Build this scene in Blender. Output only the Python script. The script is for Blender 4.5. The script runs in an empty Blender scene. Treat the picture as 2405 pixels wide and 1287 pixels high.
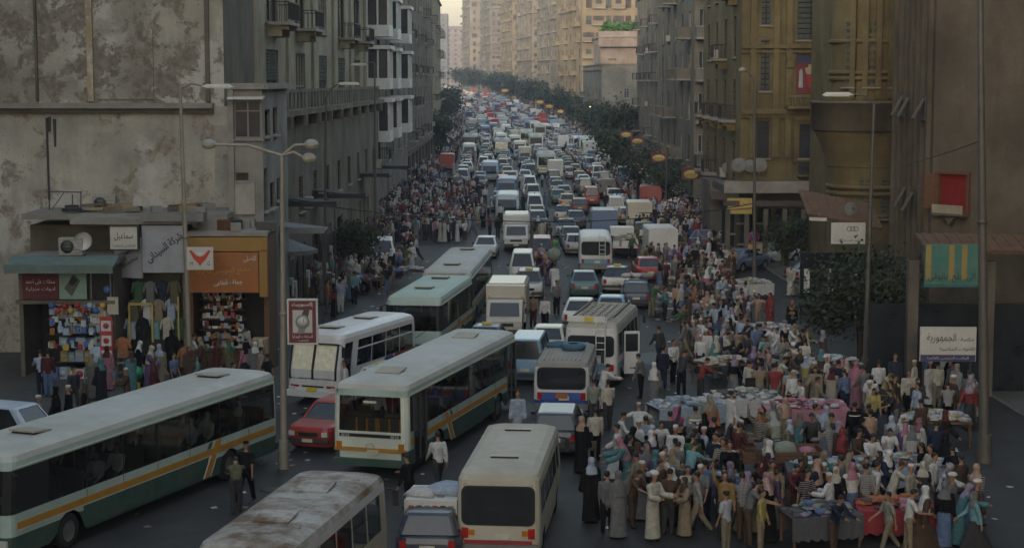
import bpy, bmesh, math, random
from mathutils import Vector, Matrix
sin, cos, pi, rad = math.sin, math.cos, math.pi, math.radians
S = bpy.context.scene
C = S.collection

# ------------------------------------------------------------------ camera, sky, sun, exposure
FPX, CX, CY, YH, CAMZ = 4100.0, 1202.5, 643.5, 190.0, 12.0
PITCH = math.atan((CY - YH) / FPX)
cam = bpy.data.cameras.new('camera')
cam.lens = 36.0 * FPX / 2405.0
cam.sensor_width = 36.0
cam.clip_end = 9000
camo = bpy.data.objects.new('camera', cam)
camo.location = (0, 0, CAMZ)
camo.rotation_euler = (pi / 2 - PITCH, 0, 0)
C.objects.link(camo)
S.camera = camo

SUN_AZ, SUN_EL = rad(202), rad(9)          # azimuth clockwise from +Y (street axis)
world = bpy.data.worlds.new('World')
S.world = world
world.use_nodes = True
_nt = world.node_tree
_sky = _nt.nodes.new('ShaderNodeTexSky')
_sky.sky_type = 'NISHITA'
_sky.sun_disc = False
_sky.sun_elevation = SUN_EL
_sky.sun_rotation = SUN_AZ
_sky.air_density = 1.6
_sky.dust_density = 2.0
_sky.ozone_density = 2.4
_bg = _nt.nodes['Background']
_bg.inputs['Strength'].default_value = 0.15
_hs = _nt.nodes.new('ShaderNodeHueSaturation')
_hs.inputs['Saturation'].default_value = 0.6
_nt.links.new(_sky.outputs[0], _hs.inputs['Color'])
_nt.links.new(_hs.outputs[0], _bg.inputs['Color'])

sun = bpy.data.lights.new('sun', 'SUN')
sun.energy = 0.4
sun.angle = rad(0.6)
sun.color = (1.0, 0.86, 0.68)
suno = bpy.data.objects.new('sun', sun)
sdir = Vector((sin(SUN_AZ) * cos(SUN_EL), cos(SUN_AZ) * cos(SUN_EL), sin(SUN_EL)))
suno.rotation_euler = sdir.to_track_quat('Z', 'Y').to_euler()
suno.location = (-60, -60, 90)
C.objects.link(suno)

S.render.engine = 'CYCLES'
S.view_settings.view_transform = 'Standard'
S.view_settings.look = 'None'
S.view_settings.exposure = EXPOSURE = 1.85
S.view_settings.gamma = 1.0
S.view_settings.use_curve_mapping = False
S.cycles.max_bounces = 6
S.cycles.diffuse_bounces = 3
S.cycles.glossy_bounces = 3
S.cycles.transmission_bounces = 4
S.cycles.transparent_max_bounces = 12
S.cycles.use_denoising = True
S.cycles.volume_bounces = 0
S.cycles.caustics_reflective = False
S.cycles.caustics_refractive = False

# ------------------------------------------------------------------ picture point -> place
def tz(y):
    """the avenue climbs gently in the distance"""
    t = y - 330
    if t <= 0: return 0.0
    if t < 120: return 0.0094 * t * t / 240
    if t < 900: return 0.0094 * (t - 60)
    return 0.0094 * 840

def ray(px, py):
    u, v = (px - CX) / FPX, (CY - py) / FPX
    return Vector((u, cos(PITCH) + v * sin(PITCH), v * cos(PITCH) - sin(PITCH)))

def G(px, py, h=0.0):
    """ground point (raised by h) seen at a picture point"""
    d = ray(px, py)
    t = (h - CAMZ) / d.z if d.z < -1e-6 else 1500 / d.y
    for _ in range(60):
        y = t * d.y
        zt = tz(y) + h
        tn = (zt - CAMZ) / d.z if d.z < -1e-6 else t
        t = 0.5 * t + 0.5 * tn
    return Vector((t * d.x, t * d.y, tz(t * d.y)))

def D(px, py, y):
    """point seen at a picture point, on the vertical plane at distance y"""
    d = ray(px, py)
    t = y / d.y
    return Vector((t * d.x, y, CAMZ + t * d.z))

def XA(px, y): return D(px, 400, y).x
def ZA(py, y): return D(1202, py, y).z

# ------------------------------------------------------------------ objects
def tag(o, label=None, cat=None, group=None, kind=None):
    if label: o['label'] = label
    if cat: o['category'] = cat
    if group: o['group'] = group
    if kind: o['kind'] = kind
    return o

def empty(name, loc, rz=0.0, **k):
    o = bpy.data.objects.new(name, None)
    o.location = loc
    o.rotation_euler = (0, 0, rz)
    o.empty_display_size = 0.2
    C.objects.link(o)
    return tag(o, **k)

def link(name, me, parent=None, loc=(0, 0, 0), rot=(0, 0, 0), **k):
    o = bpy.data.objects.new(name, me)
    o.location = loc
    o.rotation_euler = rot
    if parent is not None: o.parent = parent
    C.objects.link(o)
    return tag(o, **k)

def copy_tree(o, parent=None):
    c = o.copy()
    C.objects.link(c)
    c.parent = parent
    for ch in o.children:
        copy_tree(ch, c)
    return c

def tint(o, col, only=None):
    if only is None or o.name.split('.')[0] in only:
        o.color = (col[0], col[1], col[2], 1)
    for ch in o.children: tint(ch, col, only)

class MB:
    """collects faces, each with its material; build() links ONE mesh object"""
    def __init__(s): s.v, s.f, s.m, s.mats, s.sm = [], [], [], [], []
    def slot(s, m):
        if m not in s.mats: s.mats.append(m)
        return s.mats.index(m)
    def face(s, pts, m, smooth=False):
        n = len(s.v)
        s.v.extend([tuple(p) for p in pts])
        s.f.append(tuple(range(n, n + len(pts))))
        s.m.append(s.slot(m)); s.sm.append(smooth)
    def mesh(s, verts, faces, m, smooth=False):
        n = len(s.v)
        s.v.extend([tuple(p) for p in verts])
        k = s.slot(m)
        for f in faces:
            s.f.append(tuple(n + i for i in f)); s.m.append(k); s.sm.append(smooth)
    def box(s, c, d, m, rz=0.0, rx=0.0, taper=1.0):
        hx, hy, hz = d[0] / 2, d[1] / 2, d[2] / 2
        M = Matrix.Rotation(rz, 3, 'Z') @ Matrix.Rotation(rx, 3, 'X')
        vs = []
        for z in (-hz, hz):
            k = taper if z > 0 else 1.0
            for x, y in ((-hx, -hy), (hx, -hy), (hx, hy), (-hx, hy)):
                vs.append(Vector(c) + M @ Vector((x * k, y * k, z)))
        s.mesh(vs, [(3, 2, 1, 0), (4, 5, 6, 7), (0, 1, 5, 4), (1, 2, 6, 5), (2, 3, 7, 6), (3, 0, 4, 7)], m)
    def tube(s, p0, p1, r0, r1, m, n=8, caps=True):
        p0, p1 = Vector(p0), Vector(p1)
        d = (p1 - p0)
        if d.length < 1e-6: return
        q = d.to_track_quat('Z', 'Y')
        vs = []
        for p, r in ((p0, r0), (p1, r1)):
            for i in range(n):
                a = 2 * pi * i / n
                vs.append(p + q @ Vector((r * cos(a), r * sin(a), 0)))
        fs = [(i, (i + 1) % n, n + (i + 1) % n, n + i) for i in range(n)]
        s.mesh(vs, fs, m, True)
        if caps:
            s.mesh(vs[:n], [tuple(reversed(range(n)))], m)
            s.mesh(vs[n:], [tuple(range(n))], m)
    def path(s, pts, r, m, n=6):
        for a, b in zip(pts, pts[1:]): s.tube(a, b, r, r, m, n)
    def lathe(s, prof, m, c=(0, 0, 0), n=12, axis='Z', smooth=True):
        vs = []
        for r, h in prof:
            for i in range(n):
                a = 2 * pi * i / n
                if axis == 'Z': p = (r * cos(a), r * sin(a), h)
                elif axis == 'X': p = (h, r * cos(a), r * sin(a))
                else: p = (r * cos(a), h, r * sin(a))
                vs.append((c[0] + p[0], c[1] + p[1], c[2] + p[2]))
        fs = []
        for k in range(len(prof) - 1):
            for i in range(n):
                j = (i + 1) % n
                fs.append((k * n + i, k * n + j, (k + 1) * n + j, (k + 1) * n + i))
        s.mesh(vs, fs, m, smooth)
    def sphere(s, c, r, m, n=8, k=6, sc=(1, 1, 1)):
        vs, fs = [], []
        for j in range(k + 1):
            t = pi * j / k
            for i in range(n):
                a = 2 * pi * i / n
                vs.append((c[0] + r * sc[0] * sin(t) * cos(a), c[1] + r * sc[1] * sin(t) * sin(a), c[2] + r * sc[2] * cos(t)))
        for j in range(k):
            for i in range(n):
                fs.append((j * n + i, (j + 1) * n + i, (j + 1) * n + (i + 1) % n, j * n + (i + 1) % n))
        s.mesh(vs, fs, m, True)
    def prism(s, poly, y0, y1, m):
        """polygon in x,z (as seen from -Y), pushed from y0 back to y1"""
        n = len(poly)
        a = [(p[0], y0, p[1]) for p in poly]; b = [(p[0], y1, p[1]) for p in poly]
        s.mesh(a + b, [tuple(range(n)), tuple(reversed(range(n, 2 * n)))] +
               [(i, n + i, n + (i + 1) % n, (i + 1) % n) for i in range(n)], m)
    def data(s, name):
        me = bpy.data.meshes.new(name)
        me.from_pydata(s.v, [], s.f)
        for m in s.mats: me.materials.append(m)
        me.polygons.foreach_set('material_index', s.m)
        me.polygons.foreach_set('use_smooth', s.sm)
        me.update()
        return me
    def build(s, name, parent=None, loc=(0, 0, 0), rz=0.0, origin=None, **k):
        if origin is not None:
            ox, oy, oz = origin
            s.v = [(x - ox, y - oy, z - oz) for x, y, z in s.v]
        return link(name, s.data(name), parent, loc, (0, 0, rz), **k)

# ------------------------------------------------------------------ materials
MATS = {}
def _node(nt, kind, **kw):
    n = nt.nodes.new(kind)
    for a, b in kw.items(): setattr(n, a, b)
    return n

def mat(name, col=(.5, .5, .5), rough=.6, metal=0., var=.14, scale=2.5, bump=0., obj=False, dirt=0., dirtcol=(.20, .17, .13),
        spec=.4, emit=None, world_co=False, coat=0.):
    if name in MATS: return MATS[name]
    m = bpy.data.materials.new(name)
    m.use_nodes = True
    nt = m.node_tree
    p = nt.nodes['Principled BSDF']
    L = nt.links.new
    p.inputs['Roughness'].default_value = rough
    p.inputs['Metallic'].default_value = metal
    p.inputs['Specular IOR Level'].default_value = spec
    if coat: p.inputs['Coat Weight'].default_value = coat; p.inputs['Coat Roughness'].default_value = .12
    tc = _node(nt, 'ShaderNodeTexCoord')
    no = _node(nt, 'ShaderNodeTexNoise')
    no.inputs['Scale'].default_value = scale
    no.inputs['Detail'].default_value = 7
    no.inputs['Roughness'].default_value = .65
    if world_co:
        ge = _node(nt, 'ShaderNodeNewGeometry'); co = ge.outputs['Position']
    else: co = tc.outputs['Object']
    L(co, no.inputs['Vector'])
    mr = _node(nt, 'ShaderNodeMapRange')
    mr.inputs[1].default_value = .25; mr.inputs[2].default_value = .75
    mr.inputs[3].default_value = 1 - var; mr.inputs[4].default_value = 1 + var
    L(no.outputs['Fac'], mr.inputs[0])
    vm = _node(nt, 'ShaderNodeVectorMath', operation='SCALE')
    if obj:
        oi = _node(nt, 'ShaderNodeObjectInfo'); L(oi.outputs['Color'], vm.inputs[0])
    else: vm.inputs[0].default_value = col
    L(mr.outputs[0], vm.inputs['Scale'])
    out = vm.outputs[0]
    if dirt:
        n2 = _node(nt, 'ShaderNodeTexNoise'); n2.inputs['Scale'].default_value = scale * .45; n2.inputs['Detail'].default_value = 8
        n2.inputs['Roughness'].default_value = .7
        L(co, n2.inputs['Vector'])
        m2 = _node(nt, 'ShaderNodeMapRange'); m2.inputs[1].default_value = .42; m2.inputs[2].default_value = .72
        m2.inputs[3].default_value = 0; m2.inputs[4].default_value = dirt
        L(n2.outputs['Fac'], m2.inputs[0])
        mx = _node(nt, 'ShaderNodeMix', data_type='RGBA')
        L(m2.outputs[0], mx.inputs['Factor']); L(out, mx.inputs['A'])
        mx.inputs['B'].default_value = (*dirtcol, 1)
        out = mx.outputs['Result']
    L(out, p.inputs['Base Color'])
    if bump:
        b = _node(nt, 'ShaderNodeBump'); b.inputs['Strength'].default_value = bump; b.inputs['Distance'].default_value = .03
        L(no.outputs['Fac'], b.inputs['Height']); L(b.outputs[0], p.inputs['Normal'])
    if emit:
        p.inputs['Emission Color'].default_value = (*emit[:3], 1); p.inputs['Emission Strength'].default_value = emit[3]
    MATS[name] = m
    return m

def plaster(name, col, peel=.0, peelcol=(.16, .14, .12), streak=.35, light=None, lightamt=0., scale=.35):
    """weathered render: broad tone changes, rain streaks, patches where the coat has come away"""
    if name in MATS: return MATS[name]
    m = bpy.data.materials.new(name); m.use_nodes = True
    nt = m.node_tree; p = nt.nodes['Principled BSDF']; L = nt.links.new
    p.inputs['Roughness'].default_value = .9; p.inputs['Specular IOR Level'].default_value = .15
    ge = _node(nt, 'ShaderNodeNewGeometry'); co = ge.outputs['Position']
    def noise(sc, det=8, rough=.65, vec=None, dist=0.):
        n = _node(nt, 'ShaderNodeTexNoise'); n.inputs['Scale'].default_value = sc; n.inputs['Detail'].default_value = det
        n.inputs['Roughness'].default_value = rough; n.inputs['Distortion'].default_value = dist; L(vec or co, n.inputs['Vector']); return n.outputs['Fac']
    def rng(x, a, b, c, d):
        r = _node(nt, 'ShaderNodeMapRange'); r.inputs[1].default_value = a; r.inputs[2].default_value = b
        r.inputs[3].default_value = c; r.inputs[4].default_value = d; L(x, r.inputs[0]); return r.outputs[0]
    def mix(f, a, b):
        x = _node(nt, 'ShaderNodeMix', data_type='RGBA'); L(f, x.inputs['Factor'])
        for s, k in ((a, 'A'), (b, 'B')):
            if isinstance(s, tuple): x.inputs[k].default_value = (*s, 1)
            else: L(s, x.inputs[k])
        return x.outputs['Result']
    dark = tuple(c * .62 for c in col); lite = tuple(min(1, c * 1.18) for c in col)
    c1 = mix(rng(noise(scale), .35, .68, 0, 1), dark, lite)
    if light: c1 = mix(rng(noise(scale * .8, 10, .6), .5, .56, 0, lightamt), c1, light)
    mp = _node(nt, 'ShaderNodeMapping'); mp.inputs['Scale'].default_value = (1.1, 1.1, .09); L(co, mp.inputs['Vector'])
    c2 = mix(rng(noise(1.0, 9, .75, mp.outputs[0]), .48, .80, 0, streak), c1, tuple(c * .35 for c in col))
    c2 = mix(rng(noise(6, 6, .7), .5, .8, 0, .35), c2, tuple(c * .55 for c in col))
    h = noise(5, 8)
    if peel:
        pm = rng(noise(.9, 14, .74, dist=.3), .60 - peel * .25, .645 - peel * .25, 0, .92)
        c2 = mix(pm, c2, mix(rng(noise(3.5, 6), .4, .6, 0, 1), peelcol, tuple(c * 1.7 for c in peelcol)))
    L(c2, p.inputs['Base Color'])
    b = _node(nt, 'ShaderNodeBump'); b.inputs['Strength'].default_value = .5; b.inputs['Distance'].default_value = .04
    L(h, b.inputs['Height']); L(b.outputs[0], p.inputs['Normal'])
    MATS[name] = m
    return m

def glass(name, tintc=(.30, .33, .33), gloss=.07, rough=.06):
    """tinted see-through glazing"""
    if name in MATS: return MATS[name]
    m = bpy.data.materials.new(name); m.use_nodes = True
    nt = m.node_tree; nt.nodes.clear(); L = nt.links.new
    out = _node(nt, 'ShaderNodeOutputMaterial')
    tr = _node(nt, 'ShaderNodeBsdfTransparent'); tr.inputs[0].default_value = (*tintc, 1)
    gl = _node(nt, 'ShaderNodeBsdfGlossy'); gl.inputs['Roughness'].default_value = rough
    lw = _node(nt, 'ShaderNodeLayerWeight'); lw.inputs['Blend'].default_value = .35
    mr = _node(nt, 'ShaderNodeMapRange'); mr.inputs[3].default_value = gloss; mr.inputs[4].default_value = .75
    L(lw.outputs['Fresnel'], mr.inputs[0])
    mx = _node(nt, 'ShaderNodeMixShader')
    L(mr.outputs[0], mx.inputs[0]); L(tr.outputs[0], mx.inputs[1]); L(gl.outputs[0], mx.inputs[2])
    L(mx.outputs[0], out.inputs['Surface'])
    MATS[name] = m
    return m

M_glass = glass('tinted_glass', (.60, .63, .62), .04)
M_dglass = mat('dark_window_glass', (.020, .024, .028), rough=.12, spec=.6, var=.5, scale=1.3)
M_hglass = mat('house_window_glass', (.035, .040, .048), rough=.22, spec=.3, var=.6, scale=.7, world_co=True)
M_tyre = mat('tyre_rubber', (.018, .018, .018), .85)
M_rim = mat('wheel_rim', (.22, .22, .22), .45, .6)
M_black = mat('black_rubber', (.015, .015, .016), .6)
M_under = mat('underbody', (.012, .012, .012), .9)
M_chrome = mat('bumper_metal', (.35, .35, .35), .35, .8)
M_paint = mat('car_paint', obj=True, rough=.38, var=.08, scale=1.6, dirt=.28, coat=.25)
M_cloth = mat('cloth', obj=True, rough=.95, var=.34, scale=7, bump=1.0, spec=.1)
def cloth_pattern(name, kind, sc):
    m = M_cloth.copy(); m.name = name; nt = m.node_tree; L = nt.links.new; p = nt.nodes['Principled BSDF']
    src = p.inputs['Base Color'].links[0].from_socket
    tc = _node(nt, 'ShaderNodeTexCoord'); fac = None
    for ax in (('Z',) if kind == 'stripe' else ('Z', 'X')):
        w = _node(nt, 'ShaderNodeTexWave', bands_direction=ax); w.inputs['Scale'].default_value = sc; w.inputs['Distortion'].default_value = .4
        L(tc.outputs['Object'], w.inputs['Vector'])
        r = _node(nt, 'ShaderNodeMapRange'); r.inputs[1].default_value = .55; r.inputs[2].default_value = .65; L(w.outputs['Fac'], r.inputs[0])
        if fac is None: fac = r.outputs[0]
        else:
            q = _node(nt, 'ShaderNodeMath', operation='MAXIMUM'); L(fac, q.inputs[0]); L(r.outputs[0], q.inputs[1]); fac = q.outputs[0]
    k = _node(nt, 'ShaderNodeMath', operation='MULTIPLY'); k.inputs[1].default_value = .6; L(fac, k.inputs[0])
    x = _node(nt, 'ShaderNodeMix', data_type='RGBA'); L(k.outputs[0], x.inputs['Factor']); L(src, x.inputs['A'])
    x.inputs['B'].default_value = (.38, .37, .35, 1) if sc < 20 else (.03, .03, .04, 1); L(x.outputs['Result'], p.inputs['Base Color'])
    return m
M_PAT = [cloth_pattern('striped_cloth', 'stripe', 6), cloth_pattern('fine_striped_cloth', 'stripe', 22), cloth_pattern('checked_cloth', 'check', 9), cloth_pattern('dark_checked_cloth', 'check', 21)]
M_skin = mat('skin', (.30, .17, .105), .6, var=.1)
M_hair = mat('dark_hair', (.014, .011, .010), .6)
M_red = mat('red_lamp_lens', (.35, .015, .012), .25)
M_redlit = mat('lit_brake_lamp', (.5, .03, .02), .3, emit=(1, .10, .05, 1.6))
M_amber = mat('amber_lens', (.45, .16, .02), .25)
M_head = mat('headlamp_lens', (.55, .55, .52), .15, spec=.7)
M_white = mat('white_paint', (.66, .66, .63), .5, dirt=.25)
M_plate = mat('number_plate', (.55, .52, .40), .5)
M_yplate = mat('yellow_plate', (.60, .48, .06), .5)
M_grey = mat('grey_metal', (.20, .20, .20), .5, .5)
M_dgrey = mat('dark_metal', (.07, .07, .07), .55, .4)
M_iron = mat('balcony_iron', (.03, .03, .032), .6, .3)
M_conc = mat('concrete', (.27, .255, .23), .9, var=.3, scale=1.2, bump=.4, dirt=.5, world_co=True)
M_wood = mat('brown_wood', (.13, .065, .035), .7, var=.3, scale=6)
M_shut = mat('brown_shutter', (.10, .065, .04), .8, var=.3, scale=4)
M_gshut = mat('grey_green_shutter', (.12, .13, .11), .8, var=.3, scale=4)
M_wframe = mat('window_frame_paint', (.34, .31, .25), .7, var=.2, scale=4)
M_dwood = mat('dark_window_frame', (.05, .035, .025), .7)

# ------------------------------------------------------------------ lettering
_AF = {'ا': 0xFE8D, 'أ': 0xFE83, 'إ': 0xFE87, 'ب': 0xFE8F, 'ة': 0xFE93, 'ت': 0xFE95, 'ج': 0xFE9D, 'ح': 0xFEA1, 'خ': 0xFEA5, 'د': 0xFEA9,
       'ر': 0xFEAD, 'ز': 0xFEAF, 'س': 0xFEB1, 'ش': 0xFEB5, 'ص': 0xFEB9, 'ط': 0xFEC1, 'ع': 0xFEC9, 'ف': 0xFED1, 'ق': 0xFED5, 'ك': 0xFED9,
       'ل': 0xFEDD, 'م': 0xFEE1, 'ن': 0xFEE5, 'ه': 0xFEE9, 'و': 0xFEED, 'ى': 0xFEEF, 'ي': 0xFEF1}
_TWO = set('اأإدرزوةى')
def shape_ar(s):
    if not any(c in _AF for c in s): return s
    out = []
    for i, c in enumerate(s):
        if c not in _AF: out.append(c); continue
        p = i > 0 and s[i - 1] in _AF and s[i - 1] not in _TWO
        n = c not in _TWO and i < len(s) - 1 and s[i + 1] in _AF
        out.append(chr(_AF[c] + ((3 if p and n else 2 if n else 1 if p else 0) if c not in _TWO else (1 if p else 0))))
    return ''.join(reversed(out))

def text(body, width, m, parent, loc, rot=0.0, height=None, bold=.0):
    """flat raised lettering facing the local -Y side, centred on loc"""
    cu = bpy.data.curves.new('lettering', 'FONT')
    cu.body = shape_ar(body); cu.size = 1.0; cu.extrude = .004; cu.offset = bold; cu.resolution_u = 2
    o = bpy.data.objects.new('lettering', cu); C.objects.link(o)
    me = bpy.data.meshes.new_from_object(o.evaluated_get(bpy.context.evaluated_depsgraph_get()))
    bpy.data.objects.remove(o)
    xs = [v.co.x for v in me.vertices]; ys = [v.co.y for v in me.vertices]
    w, h = max(xs) - min(xs), max(ys) - min(ys)
    k = width / w
    ky = height / h if height else k
    cx, cy = (max(xs) + min(xs)) / 2, (max(ys) + min(ys)) / 2
    for v in me.vertices:
        x, y = (v.co.x - cx) * k, (v.co.y - cy) * ky
        v.co = (x * cos(rot) - y * sin(rot), v.co.z * .8 - .004, x * sin(rot) + y * cos(rot))
    # extrusion ran along local +z of the curve: it now lies along y
    me.materials.clear(); me.materials.append(m)
    me.flip_normals()
    me.name = 'lettering'
    return link('lettering', me, parent, loc)

# ------------------------------------------------------------------ ground, road, pavements
def strip(name, left, right, ys, m, dz, label=None):
    """sheet between two edge lines x(y), following the climb of the street"""
    mb = MB(); vs = []; n = 6
    for y in ys:
        a, b = left(y), right(y)
        for i in range(n + 1):
            vs.append((a + (b - a) * i / n, y, tz(y) + dz))
    fs = []
    for j in range(len(ys) - 1):
        for i in range(n):
            k = j * (n + 1) + i
            fs.append((k, k + 1, k + n + 2, k + n + 1))
    mb.mesh(vs, fs, m)
    return mb.build(name, kind='structure', label=label)

def lerp_tab(tab):
    def f(y):
        if y <= tab[0][0]: return tab[0][1]
        for (a, u), (b, v) in zip(tab, tab[1:]):
            if y <= b: return u + (v - u) * (y - a) / (b - a)
        return tab[-1][1]
    return f

M_earth = mat('dusty_ground', (.115, .105, .09), .95, scale=.25, var=.3, bump=.3, world_co=True, dirt=.4)
M_asph = mat('asphalt', (.021, .021, .021), .72, scale=.9, var=.55, bump=.4, world_co=True, dirt=.6, dirtcol=(.042, .038, .032))
M_pave = mat('paving', (.085, .082, .076), .9, scale=1.1, var=.3, bump=.3, world_co=True, dirt=.5, dirtcol=(.06, .055, .05))
YS = [-40, 0, 30, 45, 60, 80, 100, 130, 160, 200, 250, 300, 330, 350, 370, 390, 410, 430, 450, 480, 520, 580, 650, 750, 850, 950, 1050, 1150, 1230, 1300]
strip('ground', lambda y: -900, lambda y: 900, YS + [1600, 2200, 4200], M_earth, -.006)
kerbL = lerp_tab([(-40, -60), (40, -30), (57, -14.5), (66, -11.6), (80, -10.6), (110, -10.2), (234, -11), (328, -12), (447, -15.5), (560, -21), (778, -38), (1000, -60), (1300, -95)])
kerbR = lerp_tab([(-40, 19), (75, 18.4), (90, 17.2), (120, 15.6), (234, 17), (307, 15), (410, 13), (492, 11.5), (605, 6.3), (778, -7), (889, -20), (1000, -34), (1300, -70)])
strip('road', kerbL, kerbR, YS, M_asph, 0.0)
_rp = random.Random(4)
for px, py, w, d in ((600, 1130, 2.6, 1.6), (1010, 1010, 1.6, 3.0), (1530, 840, 2.2, 3.2), (1560, 990, 1.8, 1.2), (700, 1010, 1.2, 2.0), (1330, 760, 1.2, 4.0), (1235, 960, .9, 2.6), (450, 985, 2.4, 1.2)):
    g = G(px, py); mb = MB(); n = 14
    ps = [(g.x + w / 2 * cos(2 * pi * i / n) * _rp.uniform(.8, 1.15), g.y + d / 2 * sin(2 * pi * i / n) * _rp.uniform(.8, 1.15), .004) for i in range(n)]
    mb.face(ps, mat('tar_patch', (.014, .014, .015), .6, var=.4, scale=2, world_co=True)); mb.build('road_patch', kind='structure')
for i, (px, py, lb) in enumerate(((640, 1150, 'iron manhole cover in the asphalt beside the pale lamp post'), (1545, 805, 'iron manhole cover on the open asphalt near the ladder minibus'))):
    g = G(px, py); mb = MB(); mb.lathe([(.36, .004), (.36, .014), (.30, .016), (.0, .016)], mat('manhole_iron', (.06, .055, .05), .5, .6), n=18)
    for k in range(5): mb.box((-.2 + .1 * k, 0, .02), (.03, .4, .01), mat('manhole_iron', (.06, .055, .05), .5, .6))
    mb.build('manhole_cover', None, (g.x, g.y, 0), label=lb, cat='manhole cover')
def pavement(name, inner, outer, ys):
    mb = MB(); h = .14
    for a, b in zip(ys, ys[1:]):
        za, zb = tz(a), tz(b)
        xi, xj, xo, xp = inner(a), inner(b), outer(a), outer(b)
        top = [(xi, a, za + h), (xj, b, zb + h), (xp, b, zb + h), (xo, a, za + h)]
        if xo > xi: top.reverse()
        mb.face(top, M_pave)
        k = [(xi, a, za - .05), (xi, a, za + h), (xj, b, zb + h), (xj, b, zb - .05)]
        mb.face(k if xo < xi else list(reversed(k)), M_conc)
    mb.build(name, kind='structure')
pavement('pavement', kerbL, lambda y: kerbL(y) - 16, [57] + YS[5:])
pavement('pavement', kerbR, lambda y: kerbR(y) + 14, YS[1:])

# ------------------------------------------------------------------ building kit
_wc = {}
def win_mesh(style, w, h):
    key = (style, round(w, 2), round(h, 2))
    if key in _wc: return _wc[key]
    f, p = MB(), MB()
    t = .07
    fm = {'glass': M_wframe, 'metal': M_grey, 'shutter': M_shut, 'gshutter': M_gshut, 'open': M_shut, 'half': M_gshut, 'dark': M_dwood, 'wide': M_wframe}[style]
    y = .16
    for x in (-w / 2 + t / 2, w / 2 - t / 2): f.box((x, y, h / 2), (t, .1, h), fm)
    for z in (t / 2, h - t / 2): f.box((0, y, z), (w - 2 * t - .002, .1, t), fm)
    if style in ('glass', 'metal', 'dark', 'open', 'half'):
        f.box((0, y, h / 2), (.06, .09, h - 2 * t - .002), fm)
        if h > 1.6: f.box((0, y - .002, h * .72), (w - 2 * t - .004, .085, .05), fm)
    if style == 'wide':
        for k in (1, 2, 3): f.box((-w / 2 + w * k / 4, y, h / 2), (.05, .09, h - 2 * t - .002), fm)
        f.box((0, y - .002, h * .4), (w - 2 * t - .004, .085, .05), fm)
    if style in ('shutter', 'gshutter', 'half'):
        lo = h * .5 if style == 'half' else t
        n = 9
        for sx in (-1, 1):
            cx = sx * w / 4
            for i in range(n):
                z = lo + (h - t - lo) * (i + .5) / n
                f.box((cx, y - .09, z), (w / 2 - .09, .03, (h - t - lo) / n * .8), fm, rx=.5)
    if style == 'open':
        for sx in (-1, 1):
            f.box((sx * (w / 2 + w * .22), -.045, h / 2), (w * .46, .05, h * .98), fm)
            for i in range(7): f.box((sx * (w / 2 + w * .22), -.085, h * (i + .5) / 7), (w * .36, .03, h / 7 * .7), fm, rx=.4)
    f.box((0, -.06, -.05), (w + .24, .20, .08), M_conc)
    p.face([(-w / 2 + t, y + .03, t), (w / 2 - t, y + .03, t), (w / 2 - t, y + .03, h - t), (-w / 2 + t, y + .03, h - t)], M_hglass)
    _wc[key] = (f.data('window'), p.data('pane'))
    return _wc[key]

def balc_mesh(kind, w, wm, dep=1.0):
    key = (kind, round(w, 2), wm.name, dep)
    if key in _wc: return _wc[key]
    b, r = MB(), MB()
    b.box((0, -dep / 2, -.10), (w, dep, .16), M_conc)
    if kind == 'corbel':
        for sx in (-1, 1):
            b.prism([(sx * w * .36 - .14, -.18), (sx * w * .36 - .10, -.75), (sx * w * .36 + .10, -.75), (sx * w * .36 + .14, -.18)], -dep * .62, 0, wm)
            b.box((sx * w * .36, -dep * .72, -.30), (.22, dep * .4, .22), wm)
    if kind in ('solid',):
        r.box((0, -dep + .06, .45), (w, .11, .94), wm)
        for sx in (-1, 1): r.box((sx * (w / 2 - .06), -dep / 2 + .05, .45), (.11, dep - .22, .94), wm)
        r.box((0, -dep + .06, .95), (w + .1, .2, .07), M_conc)
    else:
        n = max(4, int(w / .22))
        r.box((0, -dep + .04, .98), (w, .06, .06), M_iron); r.box((0, -dep + .04, .10), (w, .05, .04), M_iron)
        for i in range(n + 1): r.box((-w / 2 + .03 + (w - .06) * i / n, -dep + .04, .53), (.028, .028, .84), M_iron)
        for sx in (-1, 1):
            r.box((sx * (w / 2 - .03), -dep / 2 + .04, .98), (.05, dep - .1, .05), M_iron)
            for i in range(1, 5): r.box((sx * (w / 2 - .03), -dep + dep * i / 5, .5), (.026, .026, .9), M_iron)
    _wc[key] = (b.data('balcony'), r.data('railing'))
    return _wc[key]

def facade(mb, A, B, z0, z1, ops, m, reveal=.28, back=None):
    A, B = Vector(A[:2]), Vector(B[:2])
    d = (B - A); Lg = d.length; d.normalize(); n = Vector((d.y, -d.x))
    us = sorted({0., Lg} | {x for o in ops for x in o[:2]}); vs = sorted({z0, z1} | {x for o in ops for x in o[2:4]})
    def P(u, v, k=0.):
        q = A + d * u - n * k
        return (q.x, q.y, v)
    for i in range(len(us) - 1):
        for j in range(len(vs) - 1):
            cu, cv = (us[i] + us[i + 1]) / 2, (vs[j] + vs[j + 1]) / 2
            if any(o[0] < cu < o[1] and o[2] < cv < o[3] for o in ops): continue
            mb.face([P(us[i], vs[j]), P(us[i + 1], vs[j]), P(us[i + 1], vs[j + 1]), P(us[i], vs[j + 1])], m)
    for u0, u1, v0, v1 in [o[:4] for o in ops]:
        r = reveal
        mb.face([P(u0, v0), P(u1, v0), P(u1, v0, r), P(u0, v0, r)], m)
        mb.face([P(u0, v1, r), P(u1, v1, r), P(u1, v1), P(u0, v1)], m)
        mb.face([P(u0, v0), P(u0, v0, r), P(u0, v1, r), P(u0, v1)], m)
        mb.face([P(u1, v0, r), P(u1, v0), P(u1, v1), P(u1, v1, r)], m)

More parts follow.
